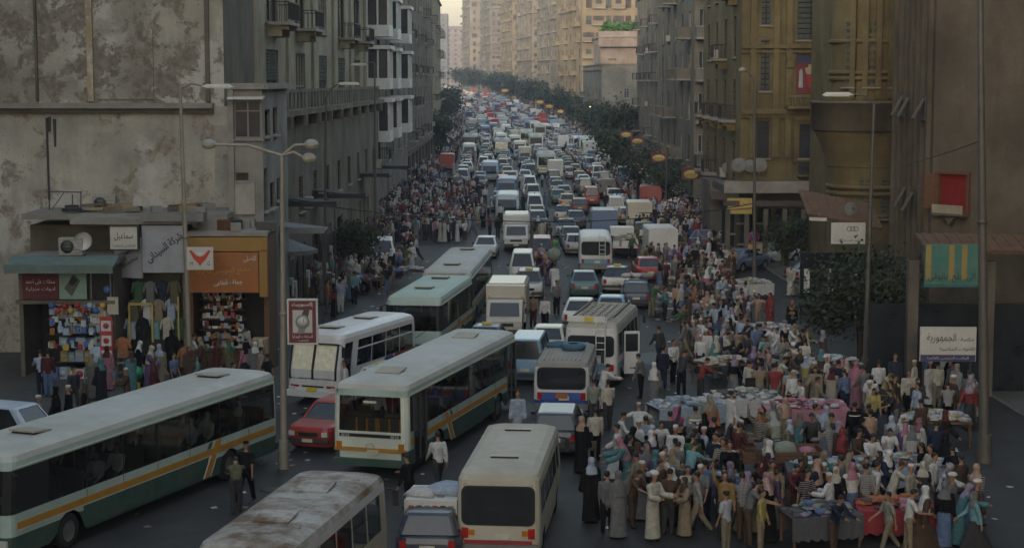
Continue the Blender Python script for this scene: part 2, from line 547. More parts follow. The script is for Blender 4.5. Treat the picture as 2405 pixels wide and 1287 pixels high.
def on_face(A, B, u, z, out=0.):
    A, B = Vector(A[:2]), Vector(B[:2])
    d = (B - A).normalized(); n = Vector((d.y, -d.x))
    q = A + d * u + n * out
    return Vector((q.x, q.y, z)), math.atan2(d.y, d.x)

BR = random.Random(11)
AC_SPOTS = []
def grid_ops(Lg, z0, nf, fh, bays, ww, wh, sill, margin=1.0):
    ops = []
    for f in range(nf):
        for b in range(bays):
            c = margin + (Lg - 2 * margin) * (b + .5) / bays
            ops.append((c - ww / 2, c + ww / 2, z0 + f * fh + sill, z0 + f * fh + sill + wh, f, b))
    return ops

def fit_out(root, A, B, ops, styles, balc, wm, rnd, org, bw=None, ac=.1, bal_rule=None, dep=1.0):
    for o in ops:
        w, h = o[1] - o[0], o[3] - o[2]
        st = rnd.choice(styles)
        fm, pm = win_mesh(st, w, h)
        loc, rz = on_face(A, B, (o[0] + o[1]) / 2, o[2])
        wo = link('window', fm, root, loc - org, (0, 0, rz))
        link('pane', pm, wo)
        has_b = bal_rule(o) if bal_rule else rnd.random() < balc[1]
        if balc[0] and has_b:
            bm_, rm = balc_mesh(balc[0], bw or w + .9, wm, dep)
            bo = link('balcony', bm_, root, loc - org + Vector((0, 0, 0)), (0, 0, rz))
            link('railing', rm, bo)
        elif rnd.random() < ac:
            AC_SPOTS.append((on_face(A, B, o[1] + .5, o[2] + .1), root.get('label')))

def apartment(label, A, B, depth, side, z0, z1, m, seed, front, flank, head=(0, 1), ground=4.2, cornice=True, group=None, name='apartment_building', roofstuff=True, cm=None):
    """A, B: near corners seen from the street, left to right; front/flank: dict or None"""
    rnd = random.Random(seed)
    A, B = Vector(A[:2]), Vector(B[:2]); hv = Vector(head).normalized()
    A2, B2 = A + hv * depth, B + hv * depth
    mid = (A + B + A2 + B2) / 4
    org = Vector((mid.x, mid.y, z0))
    root = empty(name, org, label=label, cat='building', group=group)
    mb = MB()
    todo = []
    for P, Q, cfg in ((A, B, front), (A2, A, flank if side == 'L' else None), (B, B2, flank if side == 'R' else None), (B2, A2, None)):
        if cfg is None:
            facade(mb, P, Q, z0 - 1, z1, [], m); continue
        Lg = (Q - P).length
        fh = cfg.get('fh', 3.6); nf = int((z1 - z0 - ground - .8) / fh)
        ops = grid_ops(Lg, z0 + ground, nf, fh, cfg['bays'], cfg['w'], cfg['h'], cfg.get('sill', .9), cfg.get('margin', .8))
        if cfg.get('skip'): ops = [o for o in ops if not cfg['skip'](o)]
        shops = []
        if cfg.get('shops'):
            k = cfg['shops']
            for i in range(k):
                c = Lg * (i + .5) / k; hw = Lg / k * .4
                shops.append((c - hw, c + hw, z0 + .1, z0 + ground - .9))
        facade(mb, P, Q, z0 - 1, z1, ops + shops, m)
        todo.append((P, Q, cfg, ops, shops))
    mb.face([(A.x, A.y, z1 - .9), (B.x, B.y, z1 - .9), (B2.x, B2.y, z1 - .9), (A2.x, A2.y, z1 - .9)], M_conc)
    mb.build('wall', root, origin=org)
    for P, Q, cfg, ops, shops in todo:
        fit_out(root, P, Q, ops, cfg.get('styles', ['glass']), cfg.get('balc', (None, 0)), cm or m, rnd, org, cfg.get('bw'), cfg.get('ac', .1), cfg.get('rule'), cfg.get('dep', 1.0))
        for o in shops:
            sb = MB()
            loc, rz = on_face(P, Q, (o[0] + o[1]) / 2, o[2], -.27)
            w, h = o[1] - o[0], o[3] - o[2]
            sb.face([(-w / 2, 0, 0), (w / 2, 0, 0), (w / 2, 0, h), (-w / 2, 0, h)], M_dglass)
            for k in range(4): sb.box((-w / 2 + w * k / 3, -.03, h / 2), (.08, .05, h), M_dgrey)
            sb.build('shop_front', root, loc - org, rz)
        if cornice:
            cb = MB()
            d = (Q - P).normalized(); Lg = (Q - P).length
            loc, rz = on_face(P, Q, Lg / 2, 0)
            zs = [z1 - .12, z0 + ground - .25] + ([z1 - 1.1] if rnd.random() < .6 else [])
            for z in zs: cb.box((0, -.12, z), (Lg + .3, .34, .22), cm or m)
            cb.build('cornice', root, Vector((loc.x, loc.y, 0)) - Vector((org.x, org.y, org.z)), rz)
    if roofstuff:
        rb = MB()
        for _ in range(3):
            p = mid + (A - mid) * rnd.uniform(-.6, .6) + (B - mid) * rnd.uniform(-.5, .5)
            if rnd.random() < .5: rb.box((p.x, p.y, z1 + .4), (2.6, 2.2, 2.6), m)
            else: rb.lathe([(.0, z1 + .9), (.7, z1 + .9), (.7, z1 - .9), (0, z1 - .9)], M_grey, (p.x, p.y, 0), 10)
        rb.build('roof_hut', root, origin=org)
    return root

# ------------------------------------------------------------------ far right row, lit by the low sun
P_sand = plaster('sand_plaster', (.255, .215, .16), streak=.65, scale=.12)
P_sand2 = plaster('buff_plaster', (.22, .192, .15), streak=.65, scale=.12)
P_ochre = plaster('ochre_plaster', (.26, .205, .125), streak=.65, scale=.12)
P_pink = plaster('pinkish_plaster', (.30, .235, .195))
P_grey = plaster('grey_plaster', (.20, .185, .16), streak=.6)
P_dun = plaster('dun_plaster', (.20, .178, .14), streak=.55)
P_soot = plaster('sooty_plaster', (.155, .135, .11), streak=.6)
P_cream = plaster('cream_plaster', (.36, .32, .235), streak=.45)
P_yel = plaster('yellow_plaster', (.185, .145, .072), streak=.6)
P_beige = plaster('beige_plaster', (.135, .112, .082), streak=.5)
P_pale = plaster('pale_plaster', (.42, .40, .36), streak=.4)

ROW = [  # px of the near left corner, px of the right corner, distance, top, plaster, label
    (1105, 1158, 960, 62, P_sand, 'tallest far sand coloured apartment block at the bend, beside the hazy gap of sky'),
    (1152, 1204, 850, 55, P_sand2, 'buff apartment block second from the hazy gap of sky, behind avenue trees'),
    (1204, 1252, 740, 50, P_ochre, 'ochre apartment block with stacked balconies third from the hazy gap of sky'),
    (1250, 1308, 630, 46, P_sand, 'sandy apartment block fourth from the hazy gap, above a row of yellow signs'),
    (1308, 1366, 540, 42, P_sand2, 'buff apartment block with crowded balconies midway along the sunlit row'),
    (1366, 1580, 450, 38, P_ochre, 'broad ochre block rising behind the building with the pink storey')]
for i, (a, b, Y, top, m, lb) in enumerate(ROW):
    A, B = Vector((XA(a, Y), Y)), Vector((XA(b, Y), Y))
    z0 = tz(Y) - .3
    w = (B - A).length
    nb = 3 if i < 5 else 8
    apartment(lb, A, B, 46, 'L', z0, z0 + top, m, 40 + i,
              dict(bays=nb + (1 if i % 2 else 0), w=1.5, h=2.3, fh=4.2, sill=.7, styles=['shutter', 'glass', 'gshutter', 'open', 'half', 'dark'], balc=('solid' if i % 2 else 'iron', .42), bw=3.4, dep=1.4, ac=.2, margin=.4),
              dict(bays=6, w=1.9, h=2.4, fh=4.2, sill=.7, styles=['shutter', 'glass', 'gshutter', 'dark'], balc=('solid', .5), bw=4, dep=1.5, ac=.1, margin=1),
              head=(-.12, 1), group='sunlit apartment blocks along the right side of the avenue')
# far hazy blocks across the end of the avenue
for i, (a, b, Y, top, lb) in enumerate([(985, 1052, 1350, 55, 'hazy tower block closing the far end of the avenue, on the left of the gap'), (1046, 1112, 1500, 50, 'hazy broad block closing the far end of the avenue, right of the tower')]):
    apartment(lb, (XA(a, Y), Y), (XA(b, Y), Y), 25, 'L', tz(Y), tz(Y) + top, [P_grey, P_pink][i], 60 + i,
              dict(bays=4, w=2, h=2, fh=4, styles=['glass', 'dark'], margin=.5), None, roofstuff=False)

# low building with the pink parapet and greenery on its roof
Y = 330; A, B = (XA(1412, Y), Y), (XA(1548, Y), Y)
z0 = tz(Y); ztop = ZA(150, Y)
r7 = apartment('broad grey building with blank walls, pink upper storey and plants on its roof', A, B, 50, 'L', z0, ztop, P_grey, 71,
          dict(bays=6, w=1.0, h=1.9, fh=3.6, styles=['dark', 'glass'], skip=lambda o: (o[4] * 7 + o[5] * 3) % 4 != 1, ac=.5), dict(bays=6, w=1.6, h=2, fh=3.6, styles=['shutter', 'glass', 'dark'], balc=('solid', .3)), head=(-.03, 1), roofstuff=False)
mb = MB(); o7 = r7.location
xm = (A[0] + B[0]) / 2; wd = B[0] - A[0]
facade(mb, (A[0] - .2, Y + 1.5), (B[0] + .2, Y + 1.5), ztop - .9, ZA(88, Y), [(1.5, 3.0, ztop - .2, ztop + 1.1), (5.0, 6.4, ztop - .2, ztop + 1.1)], P_pink)
mb.face([(A[0] - .2, Y + 1.5, ztop - .9), (A[0] - .2, Y + 1.5, ZA(88, Y)), (A[0] - .2, Y + 30, ZA(88, Y)), (A[0] - .2, Y + 30, ztop - .9)], P_pink)
mb.box((xm, Y + .9, ZA(92, Y)), (wd + 1.2, 1.3, 2.9), P_pink)
mb.box((xm, Y + 12, ZA(86, Y)), (wd + 1, 24, .25), M_conc)
mb.build('pink_storey', r7, origin=o7)

# middle right: dark fronted blocks with balconies
Y = 225
apartment('narrow soot darkened block with stacked balconies beside the blank grey building', (XA(1546, Y), Y), (XA(1622, Y), Y), 40, 'L', 0, 25, P_dun, 81,
          dict(bays=2, w=1.1, h=2.2, fh=3.7, sill=.5, styles=['dark', 'shutter', 'gshutter'], balc=('solid', .8), bw=2.2, ac=.3, margin=.1),
          dict(bays=5, w=1.7, h=2.2, fh=3.7, sill=.5, styles=['shutter', 'dark', 'glass'], balc=('iron', .6), ac=.2), group=None)
Y = 160
r9 = apartment('grey block with glazed bays and jutting balconies beside the yellow building', (XA(1628, Y), Y), (XA(1742, Y), Y), 38, 'L', 0, 26, P_dun, 82,
          dict(bays=2, w=1.5, h=2.6, fh=3.8, sill=.3, styles=['wide', 'dark', 'glass'], balc=('solid', .9), bw=2.2, dep=1.3, ac=.2, margin=.05),
          dict(bays=5, w=1.8, h=2.4, fh=3.8, sill=.4, styles=['glass', 'dark', 'shutter', 'wide'], balc=('solid', .6), bw=2.8, dep=1.3, ac=.25))

# ------------------------------------------------------------------ yellow corner building with poster window (near right)
Yy = 118
def yellow_block():
    Y = Yy; A, B = Vector((XA(1738, Y), Y)), Vector((XA(1945, Y), Y))
    org = Vector(((A.x + B.x) / 2, Y + 6, 0))
    root = empty('yellow_building', org, label='yellow old building with poster in its window and balustraded balcony over the shops', cat='building')
    mb = MB()
    zx = lambda py: ZA(py, Y); ux = lambda px: XA(px, Y) - A.x
    ops = [(ux(1866), ux(1931), zx(222), zx(128)), (ux(1876), ux(1926), zx(372), zx(292)), (ux(1776), ux(1806), zx(372), zx(285)), (ux(1782), ux(1806), zx(215), zx(95)),
           (ux(1866), ux(1931), zx(95), zx(-20)), (ux(1782), ux(1806), zx(60), zx(-60))]
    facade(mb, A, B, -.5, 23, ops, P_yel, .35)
    A2 = A + Vector((.3, 26)); B2 = B + Vector((.3, 26))
    # flank with tall shuttered windows
    fo = grid_ops(26, 4.5, 4, 4.3, 4, 1.6, 2.8, .5)
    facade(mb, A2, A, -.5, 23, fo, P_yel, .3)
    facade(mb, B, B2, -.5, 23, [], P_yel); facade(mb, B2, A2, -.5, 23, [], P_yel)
    mb.build('wall', root, origin=org)
    fit_out(root, A2, A, fo, ['shutter', 'dark'], ('corbel', .6), P_yel, random.Random(3), org, 2.4)
    for i, o in enumerate(ops):
        fm, pm = win_mesh('dark' if i in (1, 2) else 'gshutter', o[1] - o[0], o[3] - o[2])
        loc, rz = on_face(A, B, (o[0] + o[1]) / 2, o[2])
        if i == 0: continue
        wo = link('window', fm, root, loc - org, (0, 0, rz)); link('pane', pm, wo)
    # poster filling the upper window
    o = ops[0]; w, h = o[1] - o[0], o[3] - o[2]
    loc, rz = on_face(A, B, (o[0] + o[1]) / 2, (o[2] + o[3]) / 2, -.12)
    p = MB(); p.box((0, 0, 0), (w - .04, .05, h - .04), mat('dark_red_print', (.16, .025, .035), .5))
    p.box((0, -.03, h * .38), (w - .1, .012, h * .2), mat('dark_blue_print', (.03, .04, .09), .5))
    cloth = mat('cream_print', (.34, .30, .16), .5); cl2 = mat('pale_print', (.32, .33, .34), .5); rd = mat('bright_red_print', (.34, .03, .04), .5)
    po = p.build('poster', root, loc - org, rz)
    q = MB()
    q.prism([(-.28, .1), (-.34, .42), (-.14, .46), (-.1, .66), (.1, .66), (.14, .46), (.36, .42), (.26, .1), (.16, .0), (-.16, 0)], -.045, -.03, cloth)
    q.prism([(-.75, -.9), (-.72, .2), (-.58, .38), (-.5, .2), (-.46, -.9)], -.045, -.03, cl2)
    q.prism([(-.12, -.9), (-.2, -.05), (.2, -.05), (.34, -.9)], -.045, -.03, rd)
    q.prism([(.5, -.9), (.42, -.1), (.6, .3), (.78, -.1), (.76, -.9)], -.045, -.03, rd)
    q.box((.62, -.04, -.72), (.34, .01, .14), cl2)
    q.build('print', po)
    # string courses, pilasters
    tr = MB()
    for py, d, hgt in ((262, .5, .35), (272, .3, .3), (110, .3, .25), (122, .2, .15)):
        tr.box(((A.x + B.x) / 2, Y - d / 2, zx(py)), (B.x - A.x, d, hgt), P_yel)
    for px in (1848, 1944, 1765, 1818):
        tr.box((XA(px, Y), Y - .12, (zx(440) + 20) / 2 + 2), (.42, .24, 20 - zx(440)), P_yel)
    for px in (1850, 1940):
        tr.box((XA(px, Y), Y - .25, zx(135)), (.55, .5, .3), P_yel)
        tr.box((XA(px, Y), Y - .22, zx(148)), (.42, .4, .6), P_yel)
    for px in (1866, 1936): tr.box((XA(px, Y), Y - .1, zx(332)), (.16, .2, zx(280) - zx(385)), P_yel)
    tr.box((XA(1901, Y), Y - .15, zx(280)), (2.3, .3, .16), P_yel); tr.box((XA(1901, Y), Y - .2, zx(378)), (2.3, .4, .16), P_yel)
    tr.build('moulding', root, origin=org)
    # balustrade under the poster window, with separate balusters
    bb = MB(); x0, x1 = XA(1840, Y), XA(1934, Y); zb = zx(252)
    bb.box(((x0 + x1) / 2, Y - .75, zb), (x1 - x0, 1.5, .2), P_yel)
    bb.box(((x0 + x1) / 2, Y - 1.4, zx(226)), (x1 - x0, .2, .14), P_yel)
    bal = bb.build('balcony', root, origin=org)
    me = None
    for i in range(13):
        if me is None:
            k = MB(); k.lathe([(.07, 0), (.11, .18), (.05, .4), (.09, .62)], P_yel, n=8); me = k.data('baluster')
        link('baluster', me, bal, Vector((x0 + .1 + (x1 - x0 - .2) * i / 12, Y - 1.4, zb + .09)) - org)
    g = MB(); xa, xb = XA(1872, Y), XA(1930, Y)
    g.box(((xa + xb) / 2, Y - .35, zx(412)), (xb - xa, .7, .12), P_yel)
    g.box(((xa + xb) / 2, Y - .65, zx(396)), (xb - xa, .06, .75), M_iron)
    for i in range(9): g.lathe([(.12, 0), (.12, .05)], P_yel, (xa + .15 + (xb - xa - .3) * i / 8, Y - .72, zx(396)), 8, 'Y')
    g.build('balcony', root, origin=org)
    # roof of the shops below: broad slab with pale edge, dark shop openings
    s = MB(); xs0, xs1 = XA(1700, Y - 6), XA(1945, Y - 6)
    s.box(((xs0 + xs1) / 2, Y - 3, zx(432)), (xs1 - xs0, 6.4, .5), mat('roof_felt', (.075, .06, .05), .9, var=.4, scale=.9))
    s.box(((xs0 + xs1) / 2, Y - 6.25, ZA(440, Y - 6.3)), (xs1 - xs0, .12, .75), M_conc)
    s.box(((xs0 + xs1) / 2, Y - 6.0, ZA(478, Y - 6)), (xs1 - xs0, .1, .35), M_dgrey)
    for i in range(6): s.box((xs0 + .3 + (xs1 - xs0 - .6) * i / 5, Y - 5.9, 1.9), (.3, .3, 3.8), P_soot)
    s.build('shop_canopy', root, origin=org)
    sf = MB()
    for i in range(5):
        x = xs0 + .3 + (xs1 - xs0 - .6) * (i + .5) / 5
        sf.box((x, Y - 1.2, 1.8), ((xs1 - xs0) / 5 - .5, .1, 3.4), M_dglass)
        for k in range(4): sf.box((x - 1 + k * .6, Y - 1.5, .4 + .7 * k), (.5, .3, .12), M_conc)
    sf.build('shop_front', root, origin=org)
yellow_block()
# cluttered low roof left of the yellow block with water tank and dishes
def clutter():
    Y = 128; x0, x1 = XA(1665, Y), XA(1850, Y)
    org = Vector(((x0 + x1) / 2, Y, 0))
    root = empty('low_shop_building', org, label='low flat roofed shop building heaped with rooftop junk in front of the bay block', cat='building')
    mb = MB(); mb.box(((x0 + XA(1730, Y)) / 2, Y + 2, ZA(425, Y) / 2), (XA(1730, Y) - x0, 6, ZA(425, Y)), P_soot); mb.build('wall', root, origin=org)
    a = MB(); a.box(((x0 + XA(1730, Y)) / 2, Y - 1.6, ZA(455, Y)), (XA(1735, Y) - x0, 2.2, .12), mat('rusty_tin', (.11, .075, .05), .85, var=.4), rx=.25); a.build('awning', root, origin=org)
clutter()
for i, (px, py, Yd, s) in enumerate([(1735, 388, 117, .50), (1762, 390, 117, .44), (1784, 388, 117, .50), (1708, 395, 126, .42), (2000, 493, 87, .40)]):
    d = MB()
    prof = [(s * r, -s * .25 * (1 - r * r)) for r in (1, .8, .55, .3, .02)]
    d.lathe(prof, mat('dish_paint', (.15, .145, .135), .7, dirt=.6), n=20, axis='Y')
    d.tube((0, 0, -s * .1), (0, .35, -s * 1.1), .03, .03, M_grey); d.tube((0, -.2, -s * .6), (0, -.62 * s, 0), .015, .015, M_grey)
    d.box((0, -.62 * s, 0), (.1, .14, .1), M_grey)
    p = D(px, py, Yd)
    o = d.build('satellite_dish', loc=(p.x, p.y, p.z), label=['largest satellite dish leaning on the yellow building roof clutter', 'smaller satellite dish beside the largest one on the shop roof', 'rightmost of the three satellite dishes by the yellow building', 'satellite dish on the junk strewn low roof', 'round satellite dish above the tiled awning'][i], cat='satellite dish')
    o.rotation_euler = (-.35, 0, .15 * (i - 2))

# ------------------------------------------------------------------ yellow rounded tower and beige building, right edge
def rounded():
    Y = 92; cx, r = XA(2040, Y + 4), 2.15
    org = Vector((cx, Y + 4, 0))
    root = empty('rounded_building', org, label='round cornered yellow building with grey balcony drum, next to the beige wall', cat='building')
    c = (cx, Y + 4, 0)
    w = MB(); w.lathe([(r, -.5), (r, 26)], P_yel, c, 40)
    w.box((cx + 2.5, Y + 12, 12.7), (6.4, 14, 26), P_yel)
    w.build('wall', root, origin=org)
    b = MB(); z0, z1 = ZA(312, Y), ZA(246, Y)
    b.lathe([(r * .5, z0 - .1), (r + .9, z0), (r + 1.02, z0 + .05), (r + 1.0, z1), (r + 1.06, z1), (r + 1.06, z1 + .16), (r + .85, z1 + .16), (r + .85, z0 + .3), (r * .5, z0 + .3)], plaster('drum_plaster', (.16, .138, .10), streak=.6), c, 40)
    b.build('balcony', root, origin=org)
    k = MB()   # flared corbel skirt under the drum
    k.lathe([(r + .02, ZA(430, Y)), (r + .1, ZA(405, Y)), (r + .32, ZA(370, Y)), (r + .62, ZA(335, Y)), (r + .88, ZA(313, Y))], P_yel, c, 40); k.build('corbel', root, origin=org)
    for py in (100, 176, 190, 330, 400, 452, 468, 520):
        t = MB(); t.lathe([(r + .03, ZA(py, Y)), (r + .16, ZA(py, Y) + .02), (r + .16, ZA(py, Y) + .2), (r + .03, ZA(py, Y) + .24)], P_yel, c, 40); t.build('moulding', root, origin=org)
    for a in (-2.2, -1.9, -1.6, -1.3, -1.0):
        t = MB(); t.box((cx + (r + .06) * cos(a), Y + 4 + (r + .06) * sin(a), ZA(300, Y) + 6), (.3, .3, 9), P_yel, rz=a); t.build('pilaster', root, origin=org)
    for a, py0, h, ww in ((-1.75, 205, 3.6, 1.2), (-2.3, 205, 3.6, 1.0), (-1.15, 205, 3.6, 1.2), (-1.85, 520, 2.2, 1.1), (-1.3, 520, 2.2, 1.1)):
        fm, pm = win_mesh('gshutter', ww * .62, h)
        wo = link('window', fm, root, Vector((cx + (r + .10) * cos(a), Y + 4 + (r + .10) * sin(a), ZA(py0, Y))) - org, (0, 0, a + pi / 2)); link('pane', pm, wo)
rounded()

def beige():
    Y = 72
    A = Vector((XA(2098, Y + 6), Y + 6)); M1 = Vector((XA(2190, Y), Y)); B = Vector((XA(2560, Y - 6), Y - 6))
    org = Vector(((A.x + B.x) / 2, Y + 4, 0))
    root = empty('beige_building', org, label='beige fluted building at the right edge with a red covered window', cat='building')
    mb = MB(); zx = lambda py: ZA(py, Y - 1)
    d = (B - M1); Lg = d.length
    u0 = (XA(2219, Y - 1) - M1.x) / d.x * Lg; u1 = (XA(2276, Y - 1.5) - M1.x) / d.x * Lg
    op = (u0, u1, zx(492), zx(410))
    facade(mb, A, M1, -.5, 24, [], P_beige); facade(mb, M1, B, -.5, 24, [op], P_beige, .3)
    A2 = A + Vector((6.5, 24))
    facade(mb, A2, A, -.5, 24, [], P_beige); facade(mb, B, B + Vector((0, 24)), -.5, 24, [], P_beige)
    mb.build('wall', root, origin=org)
    fl = MB(); e = (M1 - A); n = Vector((e.normalized().y, -e.normalized().x))
    for i in range(7):
        q = A + e * (i + .4) / 7 + n * .05
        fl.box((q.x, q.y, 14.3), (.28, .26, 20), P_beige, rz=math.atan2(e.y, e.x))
    fl.build('fluting', root, origin=org)
    loc, rz = on_face(M1, B, (u0 + u1) / 2, op[2], .0)
    w, h = u1 - u0, op[3] - op[2]
    f = MB()
    for x in (-w / 2 - .06, w / 2 + .06): f.box((x, -.05, h / 2), (.13, .2, h + .26), M_wood)
    for z in (-.07, h + .07): f.box((0, -.052, z), (w - .01, .2, .13), M_wood)
    f.box((-w / 2 - .28, -.3, h / 2), (.06, .55, h), M_wood, rz=-.5)
    wo = f.build('window', root, loc - org, rz)
    p = MB(); p.box((0, .08, h / 2), (w - .02, .05, h - .02), mat('red_blind', (.20, .012, .012), .8, var=.2)); p.build('blind', wo)
    g = MB(); g.box((0, -.25, -.2), (w + .2, .4, .1), P_beige); g.box((0, -.42, .02), (w + .1, .06, .34), P_cream)
    g.prism([(-.3, -.3), (0, -.62), (.3, -.3)], -.3, 0, P_beige)
    g.build('window_box', root, loc - org, rz)
    for px, py in ((2128, 248), (2143, 250), (2178, 252), (2140, 462), (2158, 468)):
        uu = (px - 2098) / 92 * e.length
        loc, rz = on_face(A, M1, uu, ZA(py, Y + 3), .22)
        v = MB(); v.box((0, -.2, 0), (.42, .04, 1.0), M_shut, rx=-.5); v.box((0, .02, 0), (.5, .06, 1.05), M_dgrey); v.build('window', root, loc - org, rz)
    # tiled canopy over the ground floor shop
    t = MB(); x0, x1 = XA(2120, 70), XA(2560, 64)
    for i in range(26):
        x = x0 + (x1 - x0) * (i + .5) / 26
        t.box((x, 66.6 - (x - x0) * .16, ZA(562, 68)), ((x1 - x0) / 26 * .96, 2.1, .1 + .05 * (i % 2)), mat('brown_tile', (.13, .075, .045), .85, var=.3), rx=.22)
    t.build('tiled_canopy', root, origin=org)
    # turquoise sign over a dark shop hung with goods
    sg = MB(); sp = D(2243, 622, 64.2)
    w, h = XA(2316, 64.2) - XA(2172, 64.2), ZA(572, 64.2) - ZA(668, 64.2)
    sg.box((0, 0, 0), (w, .18, h), mat('turquoise_sign', (.045, .17, .145), .55, dirt=.35))
    for x in (-w / 2 + .12, -.15, .32): sg.box((x, -.095, .1), (.2, .02, h * .98 - .2), mat('mustard_trim', (.30, .22, .07), .6))
    sg.box((0, -.11, -h / 2), (w + .1, .3, .08), mat('dark_turquoise', (.03, .13, .13), .6))
    s = sg.build('shop_sign', loc=sp, label='turquoise shop sign with mustard stripes and dark Arabic letters under the tiled canopy', cat='sign')
    text('ن الى  بلح  بانوفى', w * .9, mat('sign_dark', (.03, .05, .05), .6), s, (0, -.125, -h * .3), height=.4)
    sh = MB(); sh.box((XA(2240, 66), 66.4, 1.8), (6.0, .2, 3.4), M_dglass); sh.box((XA(2150, 66), 66, 2.6), (.4, .4, 5.2), P_soot); sh.box((XA(2330, 66), 66, 2.6), (.4, .4, 5.2), P_soot)
    sh.build('shop_front', root, origin=org)
beige()

# ------------------------------------------------------------------ left: big blank plastered wall, annex, receding row
P_blank = plaster('peeling_wall', (.48, .45, .385), peel=.24, peelcol=(.20,.17,.135), light=(.56, .545, .51), lightamt=.75, streak=.45, scale=.30)
P_upper = plaster('peeled_upper_wall', (.38, .355, .30), peel=.50, peelcol=(.15, .13, .105), light=(.50, .48, .44), lightamt=.9, streak=.3)
P_annex = plaster('annex_plaster', (.30, .285, .255), streak=.5)
YW = 76
def blank_block():
    A = Vector((XA(-80, YW), YW)); B = Vector((XA(541, YW), YW))
    org = Vector(((A.x + B.x) / 2, YW + 6, 0))
    root = empty('blank_wall_building', org, label='big old building showing a blank peeling plaster end wall above the left shops', cat='building')
    zl = ZA(250, YW)
    lo = MB(); facade(lo, A, B, -.5, zl, [], P_blank); facade(lo, B, B + Vector((-.3, 9)), -.5, zl, [], P_blank); lo.build('wall', root, origin=org)
    up = MB(); A1, B1 = A + Vector((0, .28)), B + Vector((-.25, .28))
    facade(up, A1, B1, zl, 24, [], P_upper)
    facade(up, B1, B1 + Vector((0, 9)), zl, 24, [], P_soot); up.build('upper_wall', root, origin=org)
    le = MB()
    le.box(((A.x + XA(505, YW)) / 2, YW - .1, zl + .02), (XA(505, YW) - A.x, .62, .22), M_conc)
    le.box(((A.x + XA(505, YW)) / 2, YW - .06, zl - .2), (XA(505, YW) - A.x, .32, .2), P_soot)
    le.build('ledge', root, origin=org)
    for px, wd in ((216, .26), (490, .18), (90, .10)):
        p = MB(); x = XA(px, YW); p.box((x, YW + .2, (zl + 24) / 2 + .1), (wd, .2, 24 - zl - .2), plaster('ochre_strip', (.40, .32, .19), peel=.3, peelcol=(.30, .27, .22)) if wd > .2 else P_soot)
        p.build('pilaster', root, origin=org)
    # low raised panels of the old party wall, edges cast thin shadows
    q = MB(); q.box((XA(298, YW), YW + .23, (zl + ZA(85, YW)) / 2 + .3), (2.4, .07, ZA(85, YW) - zl), P_upper)
    q.build('plaster_panel', root, origin=org)
    rp = MB(); rp.box((XA(522, YW), YW - .03, ZA(410, YW)), (.62, .10, ZA(290, YW) - ZA(520, YW)), plaster('flaking_whitewash', (.46, .44, .40), peel=.28, peelcol=(.2, .17, .14))); rp.build('flaking_strip', root, origin=org)
    dp = MB(); x = XA(114, YW); dp.path([(x, YW - .1, zl - .5), (x + .02, YW - .1, ZA(470, YW))], .05, M_dgrey)
    for px, a, b in ((120, 275, 310), (132, 280, 345)): dp.tube((XA(px, YW), YW - .06, ZA(a, YW)), (XA(px, YW), YW - .06, ZA(b, YW)), .07, .05, M_dgrey)
    dp.build('drainpipe', root, origin=org)
blank_block()

def annex():
    Y = 74; A = Vector((XA(541, Y), Y)); B = Vector((XA(618, Y), Y)); B2 = Vector((XA(676, 83), 83)); top = ZA(203, Y)
    org = Vector(((A.x + B2.x) / 2, 78, 0))
    root = empty('annex_building', org, label='narrow pale concrete annex with glazed corner bay next to the blank wall', cat='building')
    mb = MB(); ux = lambda px: XA(px, Y) - A.x; zx = lambda py: ZA(py, Y)
    f1 = [(ux(551), B.x - A.x - .05, zx(326), zx(236)), (ux(554), ux(583), zx(424), zx(406))]
    Lg = (B2 - B).length
    def un(px):   # distance along the street side for a picture column
        k = (px - CX) / FPX
        d = (B2 - B); t = (k * B.y - B.x) / (d.x - k * d.y); return t * Lg
    zs = lambda py, px: ZA(py, (B + (B2 - B) * (un(px) / Lg)).y)
    f2 = [(un(624), un(636), zs(320, 630), zs(258, 630)), (un(643), un(653), zs(316, 648), zs(252, 648)), (un(620) - .1, un(628), zs(495, 624), zs(395, 624)), (un(634), un(645), zs(488, 640), zs(428, 640)), (un(650), un(658), zs(470, 654), zs(418, 654))]
    f2 = [(max(.3, a), b, c, d) for a, b, c, d in f2]
    facade(mb, A, B, -.5, top, f1, P_annex, .3); facade(mb, B, B2, -.5, top, f2, P_annex, .3)
    facade(mb, B2, A + Vector((0, 9)), -.5, top, [], P_annex)
    mb.face([(A.x, A.y, top - .3), (B.x, B.y, top - .3), (B2.x, B2.y, top - .3), (A.x, B2.y, top - .3)], M_conc)
    mb.build('wall', root, origin=org)
    st = ['metal', 'dark']
    for i, o in enumerate(f1 + f2):
        P, Q = (A, B) if i < 2 else (B, B2)
        loc, rz = on_face(P, Q, (o[0] + o[1]) / 2, o[2]); fm, pm = win_mesh('metal' if i == 0 else 'dark', o[1] - o[0], o[3] - o[2])
        wo = link('window', fm, root, loc - org, (0, 0, rz)); link('pane', pm, wo)
    s = MB(); s.box((XA(582, Y), Y - .2, zx(230)), (1.5, .7, .07), M_white, rx=.1); s.build('sunshade', root, origin=org)
    t = MB(); t.box(((A.x + B.x) / 2, Y - .08, top), (B.x - A.x + .3, .35, .25), M_conc)
    loc, rz = on_face(B, B2, Lg / 2, top, .08); t.box(loc, (Lg + .2, .35, .25), M_conc, rz=rz)
    t.box((XA(545, Y), Y - .1, 7), (.24, .2, 9.6), P_annex); t.build('cornice', root, origin=org)
    v = MB(); v.box((XA(572, Y), Y - .05, ZA(465, Y)), (.95, .12, ZA(432, Y) - ZA(508, Y)), P_pale); v.build('render_panel', root, origin=org)
annex()

